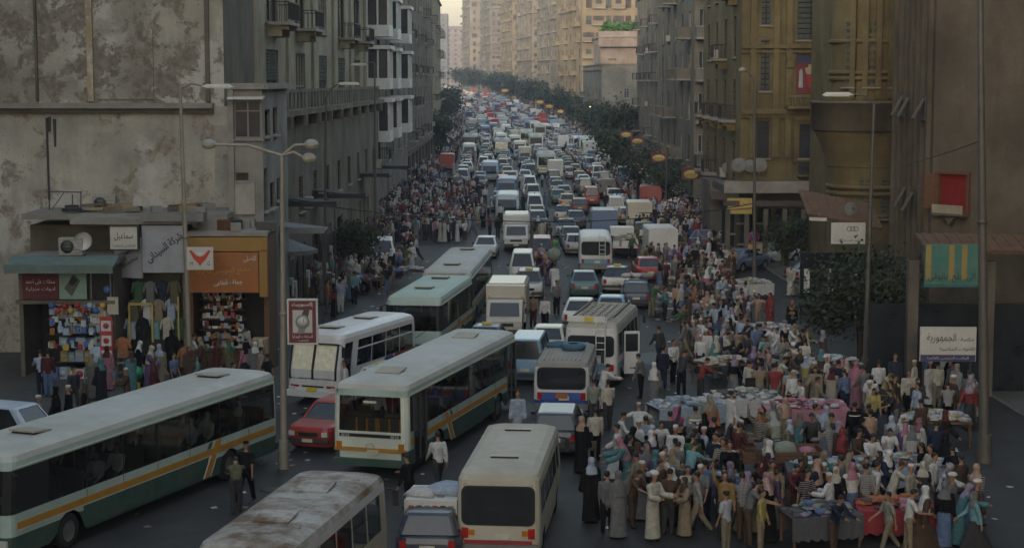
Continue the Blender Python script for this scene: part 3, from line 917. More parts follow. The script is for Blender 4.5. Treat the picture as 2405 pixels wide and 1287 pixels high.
# block behind the annex with loggias, corbelled balconies and lower parapet
def loggia_block():
    A = Vector((-12.55, 86)); B = Vector((-11.95, 142)); W = Vector((-16, 86))
    org = Vector((-14, 110, 0))
    root = empty('loggia_building', org, label='tall cream building with dark window recesses and corbelled balconies behind the annex', cat='building')
    mb = MB(); Lg = (B - A).length; ops = []
    for f in range(4):
        for b in range(5):
            c = Lg * (b + .5) / 5
            ops.append((c - 2.2, c + 2.2, 10.4 + f * 4.6, 13.6 + f * 4.6, f, b))
    facade(mb, A, B, -.5, 30, ops, P_cream, .7)
    facade(mb, W, A, -.5, 30, [], P_soot); facade(mb, B, B + Vector((-5, 0)), -.5, 30, [], P_cream)
    mb.build('wall', root, origin=org)
    fit_out(root, A, B, ops, ['dark', 'wide', 'half'], ('corbel', .8), P_cream, random.Random(5), org, 4.2, .3, dep=1.2)
    pl = MB()
    for i in range(6):
        loc, rz = on_face(A, B, Lg * i / 5, 19, .08); pl.box(loc, (.9, .16, 22), P_cream, rz=rz)
    pl.build('pilaster', root, origin=org)
    # projecting lower storey with parapet and pier rhythm
    p = MB(); a2, b2 = A + Vector((1.1, -2.6)), B + Vector((1.1, 0)); L2 = (b2 - a2).length; zt = ZA(272, 90)
    lops = grid_ops(L2, .2, 1, 6, 9, 3.2, 3.0, .1) + grid_ops(L2, 4.2, 1, 3, 9, 1.7, 1.9, .8)
    facade(p, a2, b2, -.5, zt, lops, P_dun, .5)
    facade(p, a2 + Vector((-4, 0)), a2, -.5, zt, [], P_dun)
    e = (b2 - a2); q = [a2, b2, b2 + Vector((-1.6, 0)), a2 + Vector((-1.6, 0))]
    p.face([(v.x, v.y, zt) for v in q], M_conc)
    p.build('lower_storey', root, origin=org)
    fit_out(root, a2, b2, lops[9:], ['shutter', 'dark', 'open'], (None, 0), P_dun, random.Random(8), org)
    fit_out(root, a2, b2, lops[:9], ['wide', 'dark'], (None, 0), P_dun, random.Random(9), org, ac=0)
    k = MB()
    loc, rz = on_face(a2, b2, L2 / 2, zt + .15, .15); k.box(loc, (L2 + .4, .7, .3), P_dun, rz=rz)
    loc, rz = on_face(a2, b2, L2 / 2, zt + 1.25, .02); k.box(loc, (L2, .2, .18), P_dun, rz=rz)
    for i in range(40):
        loc, rz = on_face(a2, b2, L2 * (i + .5) / 40, zt + .72, .02); k.box(loc, (.75 if i % 4 else 1.1, .18, .9), P_dun, rz=rz)
    k.build('parapet', root, origin=org)
    for i in range(10):
        c = MB(); loc, rz = on_face(a2, b2, L2 * (i + .5) / 10, zt - .3, .3); c.box((0, 0, 0), (.4, .6, .6), P_dun); c.build('bracket', root, loc - org, rz)
loggia_block()

def bay_block():
    A = Vector((-11.9, 142)); B = Vector((-11.7, 196)); org = Vector((-14, 168, 0))
    root = empty('bay_window_building', org, label='pale building with stacked white glazed bays beyond the cream building', cat='building')
    mb = MB(); Lg = (B - A).length
    ops = grid_ops(Lg, 4.4, 6, 4.1, 6, 2.0, 2.6, .6)
    facade(mb, A, B, -.5, 30, ops, P_grey, .4); facade(mb, A + Vector((-5, 0)), A, -.5, 30, [], P_grey); facade(mb, B, B + Vector((-5, 0)), -.5, 30, [], P_grey)
    mb.build('wall', root, origin=org)
    fit_out(root, A, B, ops, ['glass', 'dark', 'gshutter'], ('iron', .3), P_grey, random.Random(6), org, 3)
    pm_ = M_white
    for bi, yb in enumerate((145.5, 156, 172)):
        for f in range(4 if bi < 2 else 3):
            z = 7.0 + f * 4.3
            b = MB(); w, d, h = (4.2, 1.9, 3.4)
            b.box((0, -d / 2, .45), (w, d, .9), pm_); b.box((0, -d / 2, h), (w + .3, d + .3, .3), pm_)
            for x in (-w / 2 + .12, w / 2 - .12, 0, -w / 4, w / 4): b.box((x, -d + .08, 2.05), (.16, .14, 2.4), pm_)
            for y in (-.1, -d + .1, -d / 2):
                for x in (-w / 2 + .07, w / 2 - .07): b.box((x, y, 2.05), (.13, .13, 2.39), pm_)
            loc, rz = on_face(A, B, yb - 142, z)
            bo = b.build('glazed_bay', root, loc - org, rz)
            g = MB(); g.box((0, -d / 2 - .02, 2.05), (w - .3, d - .26, 2.3), M_hglass); g.build('pane', bo)
bay_block()
apartment('sooty block with close set windows beyond the glazed bays', (-15.5, 200), (-11.9, 198), 70, 'R', 0, 28, P_soot, 91, dict(bays=1, w=1.2, h=2, styles=['dark']),
          dict(bays=9, w=1.6, h=2.2, fh=3.9, styles=['shutter', 'dark', 'glass'], balc=('iron', .45), ac=.2, shops=8), head=(-.003, 1))
apartment('sunlit narrow end of a far block on the left with stacked balconies', (XA(990, 275), 275), (XA(1019, 275), 275), 55, 'R', 0, 26, P_sand, 92,
          dict(bays=1, w=1.1, h=2.2, fh=3.7, sill=.5, styles=['dark', 'shutter'], balc=('solid', 1), bw=1.9, margin=.0),
          dict(bays=7, w=1.6, h=2.2, fh=3.7, styles=['shutter', 'dark', 'glass'], balc=('iron', .5)), head=(-.02, 1))
for i, (Y, px, dep, h, m, lb) in enumerate([(335, 1012, 80, 21, P_dun, 'dun block on the left row behind the second lit block'), (430, 1018, 90, 21, P_grey, 'grey far block on the left row half hidden by lamp posts'), (560, 1014, 120, 22, P_dun, 'farthest dim block of the left row above the dark trees')]):
    apartment(lb, (XA(px, Y) - 14, Y), (XA(px, Y), Y), dep, 'R', tz(Y) - .3, tz(Y) + h, m, 95 + i, dict(bays=2, w=1.6, h=2.2, fh=4, styles=['dark', 'shutter']),
              dict(bays=8, w=1.8, h=2.3, fh=4, styles=['shutter', 'dark', 'glass'], balc=('solid', .4)), head=(-.06, 1))

# unseen blocks, added to keep low sun and some sky off the square
for i, (x0, x1, y0, y1, h, lb) in enumerate([(-95, -33, -150, 92, 46, 'unseen long tall block left of the square, added to hold off the sun'), (22.5, 70, -45, 64, 60, 'unseen tall block right of the market, added to shade it'), (-33, 60, -190, -150, 14, 'unseen low block added behind the viewpoint as a sun screen')]):
    mb = MB(); a, b = Vector((x0, y0)), Vector((x1, y0)); c, d = Vector((x1, y1)), Vector((x0, y1))
    for P, Q in ((a, b), (b, c), (c, d), (d, a)): facade(mb, P, Q, -.5, h, [], P_dun)
    mb.face([(x0, y0, h), (x1, y0, h), (x1, y1, h), (x0, y1, h)], M_conc)
    o = mb.build('added_shade_block', label=lb, cat='building')

# ------------------------------------------------------------------ vehicle kit
LETTER = []
class Kit:
    """parts of one vehicle; finish() links them as a thing with parts, or as one mesh for far copies"""
    def __init__(s): s.parts = []
    def part(s, name, under=None):
        mb = MB(); s.parts.append([name, mb, under]); return mb
    def finish(s, name, merged=False):
        if merged:
            t = MB()
            for _, mb, _u in s.parts:
                n = len(t.v); t.v += mb.v
                for f, k, g in zip(mb.f, mb.m, mb.sm):
                    t.f.append(tuple(n + i for i in f)); t.m.append(t.slot(mb.mats[k])); t.sm.append(g)
            return t.build(name)
        root = empty(name, (0, 0, 0)); done = {}
        for nm, mb, under in s.parts:
            if not mb.f: continue
            o = mb.build(nm, done.get(id(under), root)); done[id(mb)] = o
        return root

def outline(ts, ysp, hw, y0, y1, rc, nc, nf, ref):
    """closed loop of (x, y, region, t): right side rear->front, front, left side, rear"""
    a, b = ref; out = []
    def sy(y): return y0 + rc + (y - a) / (b - a) * (y1 - y0 - 2 * rc)
    for y in ysp: out.append((hw, sy(y), 'R', y))
    for i in range(1, nc): t = pi / 2 * i / nc; out.append((hw - rc + rc * cos(t), y1 - rc + rc * sin(t), 'FR', 9))
    for i in range(nf + 1): out.append((hw - rc - (2 * hw - 2 * rc) * i / nf, y1, 'F', 9))
    for i in range(1, nc): t = pi / 2 + pi / 2 * i / nc; out.append((-hw + rc + rc * cos(t), y1 - rc + rc * sin(t), 'FL', 9))
    for y in reversed(ysp): out.append((-hw, sy(y), 'L', y))
    for i in range(1, nc): t = pi + pi / 2 * i / nc; out.append((-hw + rc + rc * cos(t), y0 + rc + rc * sin(t), 'BL', 9))
    for i in range(nf + 1): out.append((-hw + rc + (2 * hw - 2 * rc) * i / nf, y0, 'B', 9))
    for i in range(1, nc): t = 1.5 * pi + pi / 2 * i / nc; out.append((hw - rc + rc * cos(t), y0 + rc + rc * sin(t), 'BR', 9))
    return out

def shell(kit, levels, ysp, ref, wheels, wr, fn, nc=3, nf=6, capmat=None, smooth=True, inset=.018):
    """levels: (z, half width, y0, y1, corner radius); fn(level, region, y, x) -> material or (key, part name, glass)"""
    body = kit.part('body'); panes = {}
    def arch(x_reg, y):
        if x_reg not in 'RL': return -1
        return max([-1] + [wr * .95 + math.sqrt((wr * 1.22) ** 2 - (y - w) ** 2) for w in wheels if abs(y - w) < wr * 1.22])
    rings = []
    for z, hw, y0, y1, rc in levels:
        o = outline(None, ysp, hw, y0, y1, rc, nc, nf, ref)
        rings.append([(x, y, max(z, arch(r, t) if z < wr * 2.4 else -1), r, t) for x, y, r, t in o])
    n = len(rings[0])
    for li in range(len(rings) - 1):
        lo, hi = rings[li], rings[li + 1]
        for i in range(n):
            j = (i + 1) % n
            q = [lo[i][:3], lo[j][:3], hi[j][:3], hi[i][:3]]
            ra, rb = lo[i][3], lo[j][3]
            reg = ra if ra == rb else (ra if len(ra) == 2 else rb)
            if ra != rb and len(ra) == 1 and len(rb) == 1: reg = ra + rb
            my = (lo[i][4] + lo[j][4]) / 2 if reg in ('R', 'L') else 9
            r = fn(li, reg, my, (lo[i][0] + lo[j][0]) / 2)
            if isinstance(r, tuple):
                c = Vector((0, 0, 0))
                e1, e2 = Vector(q[1]) - Vector(q[0]), Vector(q[3]) - Vector(q[0])
                nn = e1.cross(e2)
                nn = nn.normalized() if nn.length > 1e-9 else Vector((0, 0, 1))
                panes.setdefault(r[0], (r[1], MB(), r[2]))
                panes[r[0]][1].face([Vector(p) - nn * inset for p in q], r[2])
            else: body.face(q, r, smooth and li >= len(rings) - 4 or len(reg) == 2)
    body.face([p[:3] for p in rings[-1]], capmat)
    for key in panes:
        nm, mb, g = panes[key]
        kit.parts.append([nm, mb, None])
    return body

def wheel(kit, x, y, r, w, n=14):
    t = kit.part('wheel')
    t.lathe([(r * .62, -w / 2), (r * .95, -w / 2), (r, -w * .35), (r, w * .35), (r * .95, w / 2), (r * .62, w / 2)], M_tyre, (x, y, r), n, 'X')
    s = 1 if x > 0 else -1
    h = kit.part('rim', t)
    h.lathe([(r * .63, s * w * .42), (r * .5, s * w * .30), (r * .2, s * w * .38), (.01, s * w * .42)], M_rim, (x, y, r), n, 'X')

def lamps(kit, zf, zb, hw, yf, yb, s=.16, front=M_head, back=M_red):
    for sx in (-1, 1):
        kit.part('headlight').box((sx * hw, yf, zf), (s * 1.4, .08, s), front)
        kit.part('taillight').box((sx * hw, yb, zb), (s, .08, s * 1.5), back)

def ys_for(ref, edges, wheels, wr, dense=True):
    s = {ref[0], ref[1]} | set(edges)
    if dense:
        for w in wheels:
            for k in range(-5, 6):
                y = w + wr * 1.2 * sin(k * pi / 10)
                if ref[0] < y < ref[1]: s.add(y)
    out = sorted(s); r = [out[0]]
    for y in out[1:]:
        if y - r[-1] > .012: r.append(y)
    return r

# ---- bus-like bodies
M_mint = mat('mint_bus_paint', (.42, .535, .50), .45, var=.08, scale=1.2, dirt=.35, coat=.15)
M_mintlite = mat('pale_rear_paint', (.66, .70, .60), .5, var=.06, scale=1.2, dirt=.25, coat=.15)
M_mintroof = mat('dusty_mint_roof', (.46, .465, .44), .7, var=.16, scale=1.1, dirt=.8, dirtcol=(.36, .34, .28))
M_roofA = mat('mint_roof', (.38, .49, .43), .65, var=.12, scale=.8, dirt=.4, dirtcol=(.36, .36, .30))
M_orange = mat('orange_stripe', (.46, .225, .028), .5, dirt=.25)
M_dkgreen = mat('dark_green_skirt', (.035, .085, .07), .5, dirt=.3)
M_edge = mat('pale_trim_line', (.60, .60, .52), .5, dirt=.25)
M_bwhite = mat('bus_white', (.66, .66, .66), .5, var=.06, scale=1.3, dirt=.3, coat=.15)
M_bblue = mat('bus_blue', (.035, .06, .24), .45, dirt=.2)
M_bred = mat('bus_red', (.30, .015, .025), .45, dirt=.2)
M_cream = mat('cream_bus', (.50, .47, .38), .5, var=.08, scale=1.3, dirt=.35, coat=.1)
M_creamroof = mat('dusty_cream_roof', (.44, .415, .345), .75, var=.15, scale=1.4, dirt=.7, dirtcol=(.30, .26, .20))
M_rustroof = mat('rust_streaked_roof', (.40, .39, .36), .75, var=.2, scale=1.5, dirt=1.6, dirtcol=(.13, .08, .045))
M_seat = mat('seat_cloth', (.09, .075, .06), .8)
M_rail = mat('orange_handrail', (.55, .27, .03), .5)
M_screen = mat('silver_sunshade', (.88, .82, .62), .45, .25, var=.22, scale=5, bump=.5)
M_floor = mat('bus_floor', (.05, .05, .05), .8)
M_liteblue = mat('light_blue_paint', (.17, .29, .40), .5, dirt=.25)
M_strong = mat('blue_band_paint', (.03, .09, .36), .45, dirt=.2)
M_greyroof = mat('dull_grey_roof', (.26, .245, .215), .75, var=.15, scale=2, dirt=.45)

def bus_body(p, merged=False):
    """p: dict describing one bus style"""
    k = Kit()
    L, W, H = p['L'], p['W'], p['H']; hw = W / 2; y0, y1 = -L / 2, L / 2
    wr = p.get('wr', .46); wheels = p['wheels']; belt, wt = p['belt'], p['wtop']; bf = p.get('bf', belt - .3)
    rc = .22; ref = (y0 + rc, y1 - rc)
    wins = p['wins']; doors = p.get('doors', [])
    edges = [e for w in wins for e in w] + [e for d in doors for e in d[1:]]
    ysp = ys_for(ref, edges, wheels, wr)
    sk = p.get('skz', .8)
    z1 = max(wr * 2.15 + .1, sk + .05)
    lv = [(.34, hw - .02, y0 + .05, y1 - .05, rc), (sk, hw, y0, y1, rc), (z1, hw, y0, y1, rc)]
    fl = len(lv)
    lv += [(bf, hw, y0, y1, rc)] if bf > z1 + .04 else []
    bi = len(lv); lv += [(belt, hw, y0, y1, rc)]
    fslope = p.get('slope', .12)
    lv += [(wt, hw - .02, y0 + .02, y1 - fslope, rc), (H - .24, hw - .03, y0 + .03, y1 - fslope - .04, rc + .02), (H - .11, hw - .09, y0 + .09, y1 - fslope - .10, rc + .05), (H - .03, hw - .26, y0 + .28, y1 - fslope - .3, rc + .1), (H, hw - .55, y0 + .7, y1 - fslope - .75, rc + .1)]
    lw = bi   # level index whose faces run belt..wt
    lowf = bi - 1 if bf > z1 + .04 else bi
    fx, bx = p.get('fx', hw - .3), p.get('bx', hw - .28)
    body_m, skirt_m, roof_m, band_m = p['body'], p['skirt'], p['roof'], p.get('band', p['body'])
    rear_m, front_m = p.get('rear', body_m), p.get('front', body_m)
    G_ = p.get('glass', M_glass) if not merged else M_dglass
    def fn(li, reg, y, x):
        if li >= lw + 1: return (roof_m if li >= lw + 2 else p.get('cove', body_m))
        if reg in ('R', 'L'):
            for i, d in enumerate(doors):
                if d[0] == reg and d[1] < y < d[2] and li <= lw: return ((reg, 'd', i), 'door', G_)
            if li == lw:
                for i, w in enumerate(wins):
                    if w[0] < y < w[1]: return ((reg, i), 'window', G_)
                return band_m
            return skirt_m if li < 1 else body_m
        if reg == 'F':
            if lowf <= li <= lw and abs(x) < fx: return (('F', 0 if not p.get('split') else x > 0), 'windshield', p.get('fglass', G_))
            return skirt_m if li < 1 else front_m
        if reg == 'B':
            if li == lw and abs(x) < bx and not p.get('rearplate'): return (('B', 0), 'rear_window', G_)
            if lowf <= li < lw and abs(x) < bx and p.get('lowrear'): return (('B', 0), 'rear_window', G_)
            return skirt_m if li < 1 and not p.get('rear_full') else rear_m
        if li == lw and reg in ('FR', 'FL'): return band_m if p.get('black_a') else front_m
        return skirt_m if li < 1 else (rear_m if reg[0] == 'B' else body_m)
    shell(k, lv, ysp, ref, wheels, wr, fn, capmat=roof_m, nf=p.get('nf', 8))
    for w in wheels:
        for sx in (-1, 1): wheel(k, sx * (hw - .17), w, wr, .26)
    k.part('underbody').box((0, 0, .62), (W - .9, L - .8, .6), M_under)
    if not merged:
        # interior: floor, seats, passengers are separate things
        i = k.part('interior')
        i.box((0, 0, .92), (W - .72, L - .5, .05), M_floor)
        y = y0 + 1.0
        while y < y1 - 2.2:
            for sx in (-1, 1):
                i.box((sx * (hw - .62), y, 1.22), (.82, .42, .12), M_seat); i.box((sx * (hw - .62), y - .22, 1.55), (.82, .09, .62), M_seat)
            y += .95
        for y in [y0 + 1.2 + 1.9 * j for j in range(int((L - 2.5) / 1.9))]: i.tube((.3, y, .95), (.3, y, H - .2), .02, .02, M_rail, 6)
        i.tube((.35, y0 + .6, H - .55), (.35, y1 - 1.2, H - .55), .018, .018, M_rail, 6); i.tube((-.35, y0 + .6, H - .55), (-.35, y1 - 1.2, H - .55), .018, .018, M_rail, 6)
    for y, s in p.get('hatches', []):
        h = k.part('roof_hatch'); h.box((0, y, H + .05), (.80, .74, .05), p.get('hatchm', roof_m), rx=.10 * s); h.box((0, y, H + .012), (.70, .64, .05), M_black)
    e = p.get('lamps', (.62, .75))
    lamps(k, e[0], e[1], hw - .22, y1 - .015, y0 + .01, .17, M_head, p.get('tail', M_red))
    for sx in (-1, 1):
        for q in (.20, .34) if p.get('marker2') else (.24,): k.part('marker_lamp').lathe([(.055, -.02), (.05, .02), (.0, .025)], M_black, (sx * (hw - q), y0 + .03, wt + .13 if wt + .3 < H else H - .2), 8, 'Y')
    k.part('bumper').box((0, y1 + .03, .45), (W - .1, .16, .24), p.get('bump', skirt_m)); k.part('bumper').box((0, y0 - .03, .47), (W - .1, .14, .22), p.get('bump', skirt_m))
    k.part('number_plate').box((0, y1 + .12, .62), (.42, .03, .16), p.get('plate', M_plate)); k.part('number_plate').box((.1, y0 - .03, .78), (.36, .04, .16), M_plate)
    for sx in (-1, 1):
        m_ = k.part('mirror'); m_.box((sx * (hw + .18), y1 - .05, wt - .25), (.12, .10, .38), M_black); m_.tube((sx * (hw - .03), y1 - .2, wt), (sx * (hw + .18), y1 - .03, wt - .06), .018, .018, M_black, 5)
    for sx in (-1, 1) if not p.get('nowipe') else ():
        wp = k.part('wiper'); wp.tube((sx * .12, y1 + .02, bf + .02), (sx * (hw - .5), y1 - .02, bf + .42), .014, .014, M_black, 4)
    return k

def side_poly(mb, x, poly, m, th=.012):
    """thin panel on a side wall: poly in (y, z); x carries the sign of the side"""
    s = 1 if x > 0 else -1
    a = [(x, y, z) for y, z in poly]; b = [(x + s * th, y, z) for y, z in poly]
    n = len(poly)
    mb.mesh(a + b, [tuple(range(n)), tuple(range(2 * n - 1, n - 1, -1))] + [(i, (i + 1) % n, n + (i + 1) % n, n + i) for i in range(n)], m)

def city_bus(roof=M_mintroof, L=12.3, merged=False, front_shade=None, front_m=None):
    y0 = -L / 2
    d1 = (y0 + .55, y0 + 1.75); wheels = (y0 + 3.0, L / 2 - 2.5)
    ed = L / 2 - 1.55
    n = 6; a, b = y0 + 1.9, ed
    wins = [(y0 + .45, y0 + 1.85)] + [(a + (b - a) * i / n + .03, a + (b - a) * (i + 1) / n - .03) for i in range(n)]
    p = dict(L=L, W=2.44, H=2.95, wheels=wheels, belt=1.42, wtop=2.50, bf=1.12, wins=wins, doors=[('R', *d1), ('R', L / 2 - 1.45, L / 2 - .35)], split=True,
             body=M_mint, skirt=M_dkgreen, roof=roof, band=M_black, rear=M_mintlite, front=front_m or M_mint, black_a=True, lowrear=True, bx=.98, fx=1.0, rear_full=True, skz=.86,
             hatches=[(y0 + 1.9, 1), (L / 2 - 2.6, 1)], marker2=True, tail=M_amber, lamps=(.7, .95), hatchm=mat('hatch_cover', (.36, .34, .27), .7, dirt=.3), nf=10)
    if front_shade: p['fglass'] = front_shade
    k = bus_body(p, merged)
    x = 1.225
    for sx in (-1, 1):
        st = k.part('stripe')
        w0 = y0 + 4.1
        # orange band runs the whole side, broken by the slanted emblem ahead of the rear wheel
        segs = [(y0 + .25, y0 + .5), (y0 + 1.8, L / 2 - 1.5)] if sx > 0 else [(y0 + .25, L / 2 - .3)]
        for s0, s1 in segs:
            side_poly(st, sx * x, [(s0, 1.02), (s1, 1.02), (s1, 1.20), (s0, 1.20)], M_orange)
            if s1 > w0: side_poly(st, sx * x, [(max(s0, w0 + .2), .985), (s1, .985), (s1, 1.015), (max(s0, w0 + .2), 1.015)], M_edge)
        side_poly(st, sx * (x + .002), [(w0 + .15, .40), (w0 + .45, .40), (w0 - .25, 1.40), (w0 - .55, 1.40)], M_orange, .016)
        side_poly(st, sx * (x + .002), [(w0 + .455, .40), (w0 + .52, .40), (w0 + .08, 1.015), (w0 + .02, 1.015)], M_edge, .014)
        side_poly(st, sx * (x + .002), [(w0 + .08, .40), (w0 + .145, .40), (w0 - .29, 1.015), (w0 - .35, 1.015)], M_edge, .014)
        side_poly(st, sx * (x + .001), [(w0 + .06, 1.22), (w0 + .26, 1.22), (w0 + .12, 1.40), (w0 - .08, 1.40)], M_dkgreen, .014)
        side_poly(st, sx * (x + .001), [(w0 + .0, 1.22), (w0 + .055, 1.22), (w0 - .085, 1.40), (w0 - .14, 1.40)], M_edge, .015)
        # skirt ahead of emblem is dark green up to the band
        g = k.part('side_skirt')
        f1 = L / 2 - 3.1
        side_poly(g, sx * (x - .004), [(w0 + .60, .42), (f1, .42), (f1, .98), (w0 + .16, .98)], M_dkgreen, .010)
    r = k.part('stripe'); r.box((0, y0 - .012, .86), (2.3, .03, .11), M_orange)
    if not merged:
        for sx in (-1, 1):
            for u, v in wins[1:]:
                sm = k.part('panel_seam'); side_poly(sm, sx * (x + .001), [(u - .04, 1.21), (u - .025, 1.21), (u - .025, 1.41), (u - .04, 1.41)], M_dgrey, .006)
            fl = k.part('fuel_flap'); side_poly(fl, sx * (x + .001), [(L / 2 - 3.6, .55), (L / 2 - 3.2, .55), (L / 2 - 3.2, .85), (L / 2 - 3.6, .85)], M_dkgreen, .02)
            gu = k.part('rain_gutter'); gu.box((sx * 1.215, 0, 2.55), (.03, L - .5, .03), M_edge)
        w = k.part('rear_seat_rails')
        for i, xx in enumerate((-.62, -.28, .02, .10, .45, .8)): w.box((xx, y0 + .5, 1.52), (.055, .05, .42), M_rail)
        w.box((0, y0 + .56, 1.5), (2.0, .08, .5), M_seat)
        fr = k.part('window_trim')
        fr.box((0, y0 - .004, 1.29), (1.98, .03, .10), M_black); fr.box((.0, y0 - .006, 2.33), (.42, .02, .07), M_edge)
        for sx in (-1, 1):
            le = k.part('fleet_mark'); LETTER.append((le, sx)); le.box((sx * .80, y0 - .021, 1.28), (.26, .006, .09), mat('grey_print', (.30, .30, .30), .5))
            le.box((sx * .80, y0 - .026, 1.28), (.03, .006, .07), M_black); le.box((sx * .80 + .07, y0 - .026, 1.28), (.03, .006, .05), M_black)
        ob = k.part('exhaust_flap'); ob.lathe([(.13, -.03), (.13, .0), (.02, .01)], M_black, (0, y0 - .0, .93), 12, 'Y')
        dv = k.part('door_frame')
        for yy in (d1[0] + .02, (d1[0] + d1[1]) / 2, d1[1] - .02): dv.box((1.222, yy, 1.45), (.05, .05, 2.05), M_dgrey)
        for yy in (L / 2 - 1.43, L / 2 - .9, L / 2 - .37): dv.box((1.222, yy, 1.45), (.05, .05, 2.05), M_dgrey)
    return k

def place(root, px, py, head, L, toward=False, h=0., dx=0., dy=0.):
    """near end of the vehicle stands on the ground point seen at (px, py)"""
    g = G(px, py) + Vector((dx, dy, 0)); a = rad(head)
    c = g + Vector((sin(a), cos(a), 0)) * (L / 2)
    root.location = (c.x, c.y, tz(c.y) + h)
    root.rotation_euler = (math.atan2(tz(c.y + 3) - tz(c.y - 3), 6) * (-1 if toward else 1) if c.y > 320 else 0, 0, -a + (pi if toward else 0))
    VEH.append((c.x, c.y, L / 2, 1.3, a))
    return root
VEH = []

# the four buses of one livery
b = city_bus(L=13.7).finish('city_bus'); tag(b, 'pale mint city bus with orange stripe at the bottom left, seen along its windowed flank', 'bus', 'mint city buses')
a = rad(20.8); b.location = (-11.0, 48.6, 0); b.rotation_euler = (0, 0, -a + pi); VEH.append((-11.0, 48.6, 6.9, 1.4, a)); BUS_L = b
b2 = city_bus().finish('city_bus'); tag(b2, 'mint city bus in the middle showing its cream rear with orange seats behind glass', 'bus', 'mint city buses')
a = rad(15.9); b2.location = (-2.63, 58.1, 0); b2.rotation_euler = (0, 0, -a); VEH.append((-2.63, 58.1, 6.2, 1.4, a)); BUS_C = b2
M_wshade = mat('pale_reflecting_windshield', (.30, .31, .28), .25, var=.3, scale=1.2)
b3 = city_bus(M_roofA, 8.4, front_shade=None).finish('city_bus'); tag(b3, 'shorter green roofed city bus whose windshield faces us behind the white striped bus', 'bus', 'mint city buses')
place(b3, 973, 853, 8, 8.0, True)
b4 = city_bus(M_mintroof, 12.3).finish('city_bus'); tag(b4, 'long pale roofed city bus behind the green roofed bus, route board over its windshield', 'bus', 'mint city buses')
place(b4, 1048, 782, 4, 12.3, True, dy=.6)
rb = MB(); rb.box((0, 6.16, 2.62), (1.75, .05, .36), mat('route_board', (.30, .29, .22), .6)); rb.build('route_board', b4)

# white striped midi bus facing us
def white_bus():
    L = 6.9; y0 = -L / 2
    wins = [(y0 + .4 + i * 1.28, y0 + .4 + i * 1.28 + 1.22) for i in range(4)]
    p = dict(L=L, W=2.2, H=2.72, wheels=(y0 + 1.7, L / 2 - 1.45), belt=1.34, wtop=2.30, bf=1.0, wins=wins, doors=[('L', L / 2 - .95, L / 2 - .3)], split=True, wr=.42,
             body=M_bwhite, skirt=M_bwhite, roof=M_bwhite, band=M_bwhite, fx=.93, nowipe=True, fglass=M_screen, nf=10, hatches=[(1.9, 1), (-1.0, 1)], slope=.30, bump=M_bwhite, plate=M_yplate, hatchm=M_cream)
    k = bus_body(p)
    for sx in (-1, 1):
        s = k.part('stripe'); x = 1.105
        side_poly(s, sx * x, [(y0 + .3, .45), (L / 2 - 1.0, .45), (y0 + 3.4, 1.05), (y0 + 2.9, 1.33), (y0 + 2.3, 1.33), (y0 + 1.9, .9), (y0 + .3, .9)], M_bblue)
        s2 = k.part('stripe'); side_poly(s2, sx * (x + .004), [(y0 + .25, 1.02), (y0 + 1.6, 1.02), (y0 + 1.9, .5), (y0 + 2.4, .5), (y0 + 2.1, 1.34), (y0 + .25, 1.34)], M_bred)
        wl = k.part('window_rail'); side_poly(wl, sx * 1.09, [(y0 + .4, 1.95), (y0 + 5.4, 1.95), (y0 + 5.4, 2.0), (y0 + .4, 2.0)], M_bwhite, .03)
    g = k.part('windshield_pillar'); [(g.box((xx, L / 2 - .143, 1.82), (ww, .06, 1.0), M_black, rx=.302), g.box((xx, L / 2 + .004, 1.17), (ww, .06, .34), M_black)) for xx, ww in ((0, .08), (-.95, .06), (.95, .06))]
    g.box((0, L / 2 - .03, 1.0), (1.9, .06, .06), M_black); g.box((0, L / 2 - .27, 2.29), (1.9, .06, .05), M_black)
    f = k.part('grille'); f.box((0, L / 2 + .005, .72), (.9, .03, .05), M_black); f.box((-.75, L / 2 + .005, .72), (.34, .03, .07), M_red); f.box((.75, L / 2 + .005, .72), (.34, .03, .07), M_red)
    return k
w = white_bus().finish('midi_bus'); tag(w, 'white midi bus with red and blue flank stripes and silver sunshades behind the windshield', 'bus')
place(w, 735, 952, 21.5, 6.9, True); BUS_W = w

# dirty roofed bus cut by the lower edge
def cream_bus():
    L = 7.2; y0 = -L / 2
    wins = [(y0 + .5 + i * 1.22, y0 + .5 + i * 1.22 + 1.12) for i in range(5)]
    p = dict(L=L, W=2.2, H=2.7, wheels=(y0 + 1.6, L / 2 - 1.4), belt=1.35, wtop=2.25, wins=wins, doors=[], wr=.42, body=M_cream, skirt=M_cream, roof=M_rustroof, cove=M_bwhite, hatches=[(1.2, 1), (-1.6, 1)], hatchm=M_rustroof)
    k = bus_body(p)
    r = k.part('roof_seam')
    for y in (-2.2, -.8, .2, 2.3): r.box((0, y, 2.695), (1.5, .05, .03), M_rustroof)
    return k
c = cream_bus().finish('minibus'); tag(c, 'bus with a rust streaked dirty roof in the foreground below the middle mint bus', 'bus')
c.location = (-4.75, 38.1, 0); c.rotation_euler = (0, 0, -rad(11)); VEH.append((-4.75, 38.1, 3.6, 1.3, rad(11)))

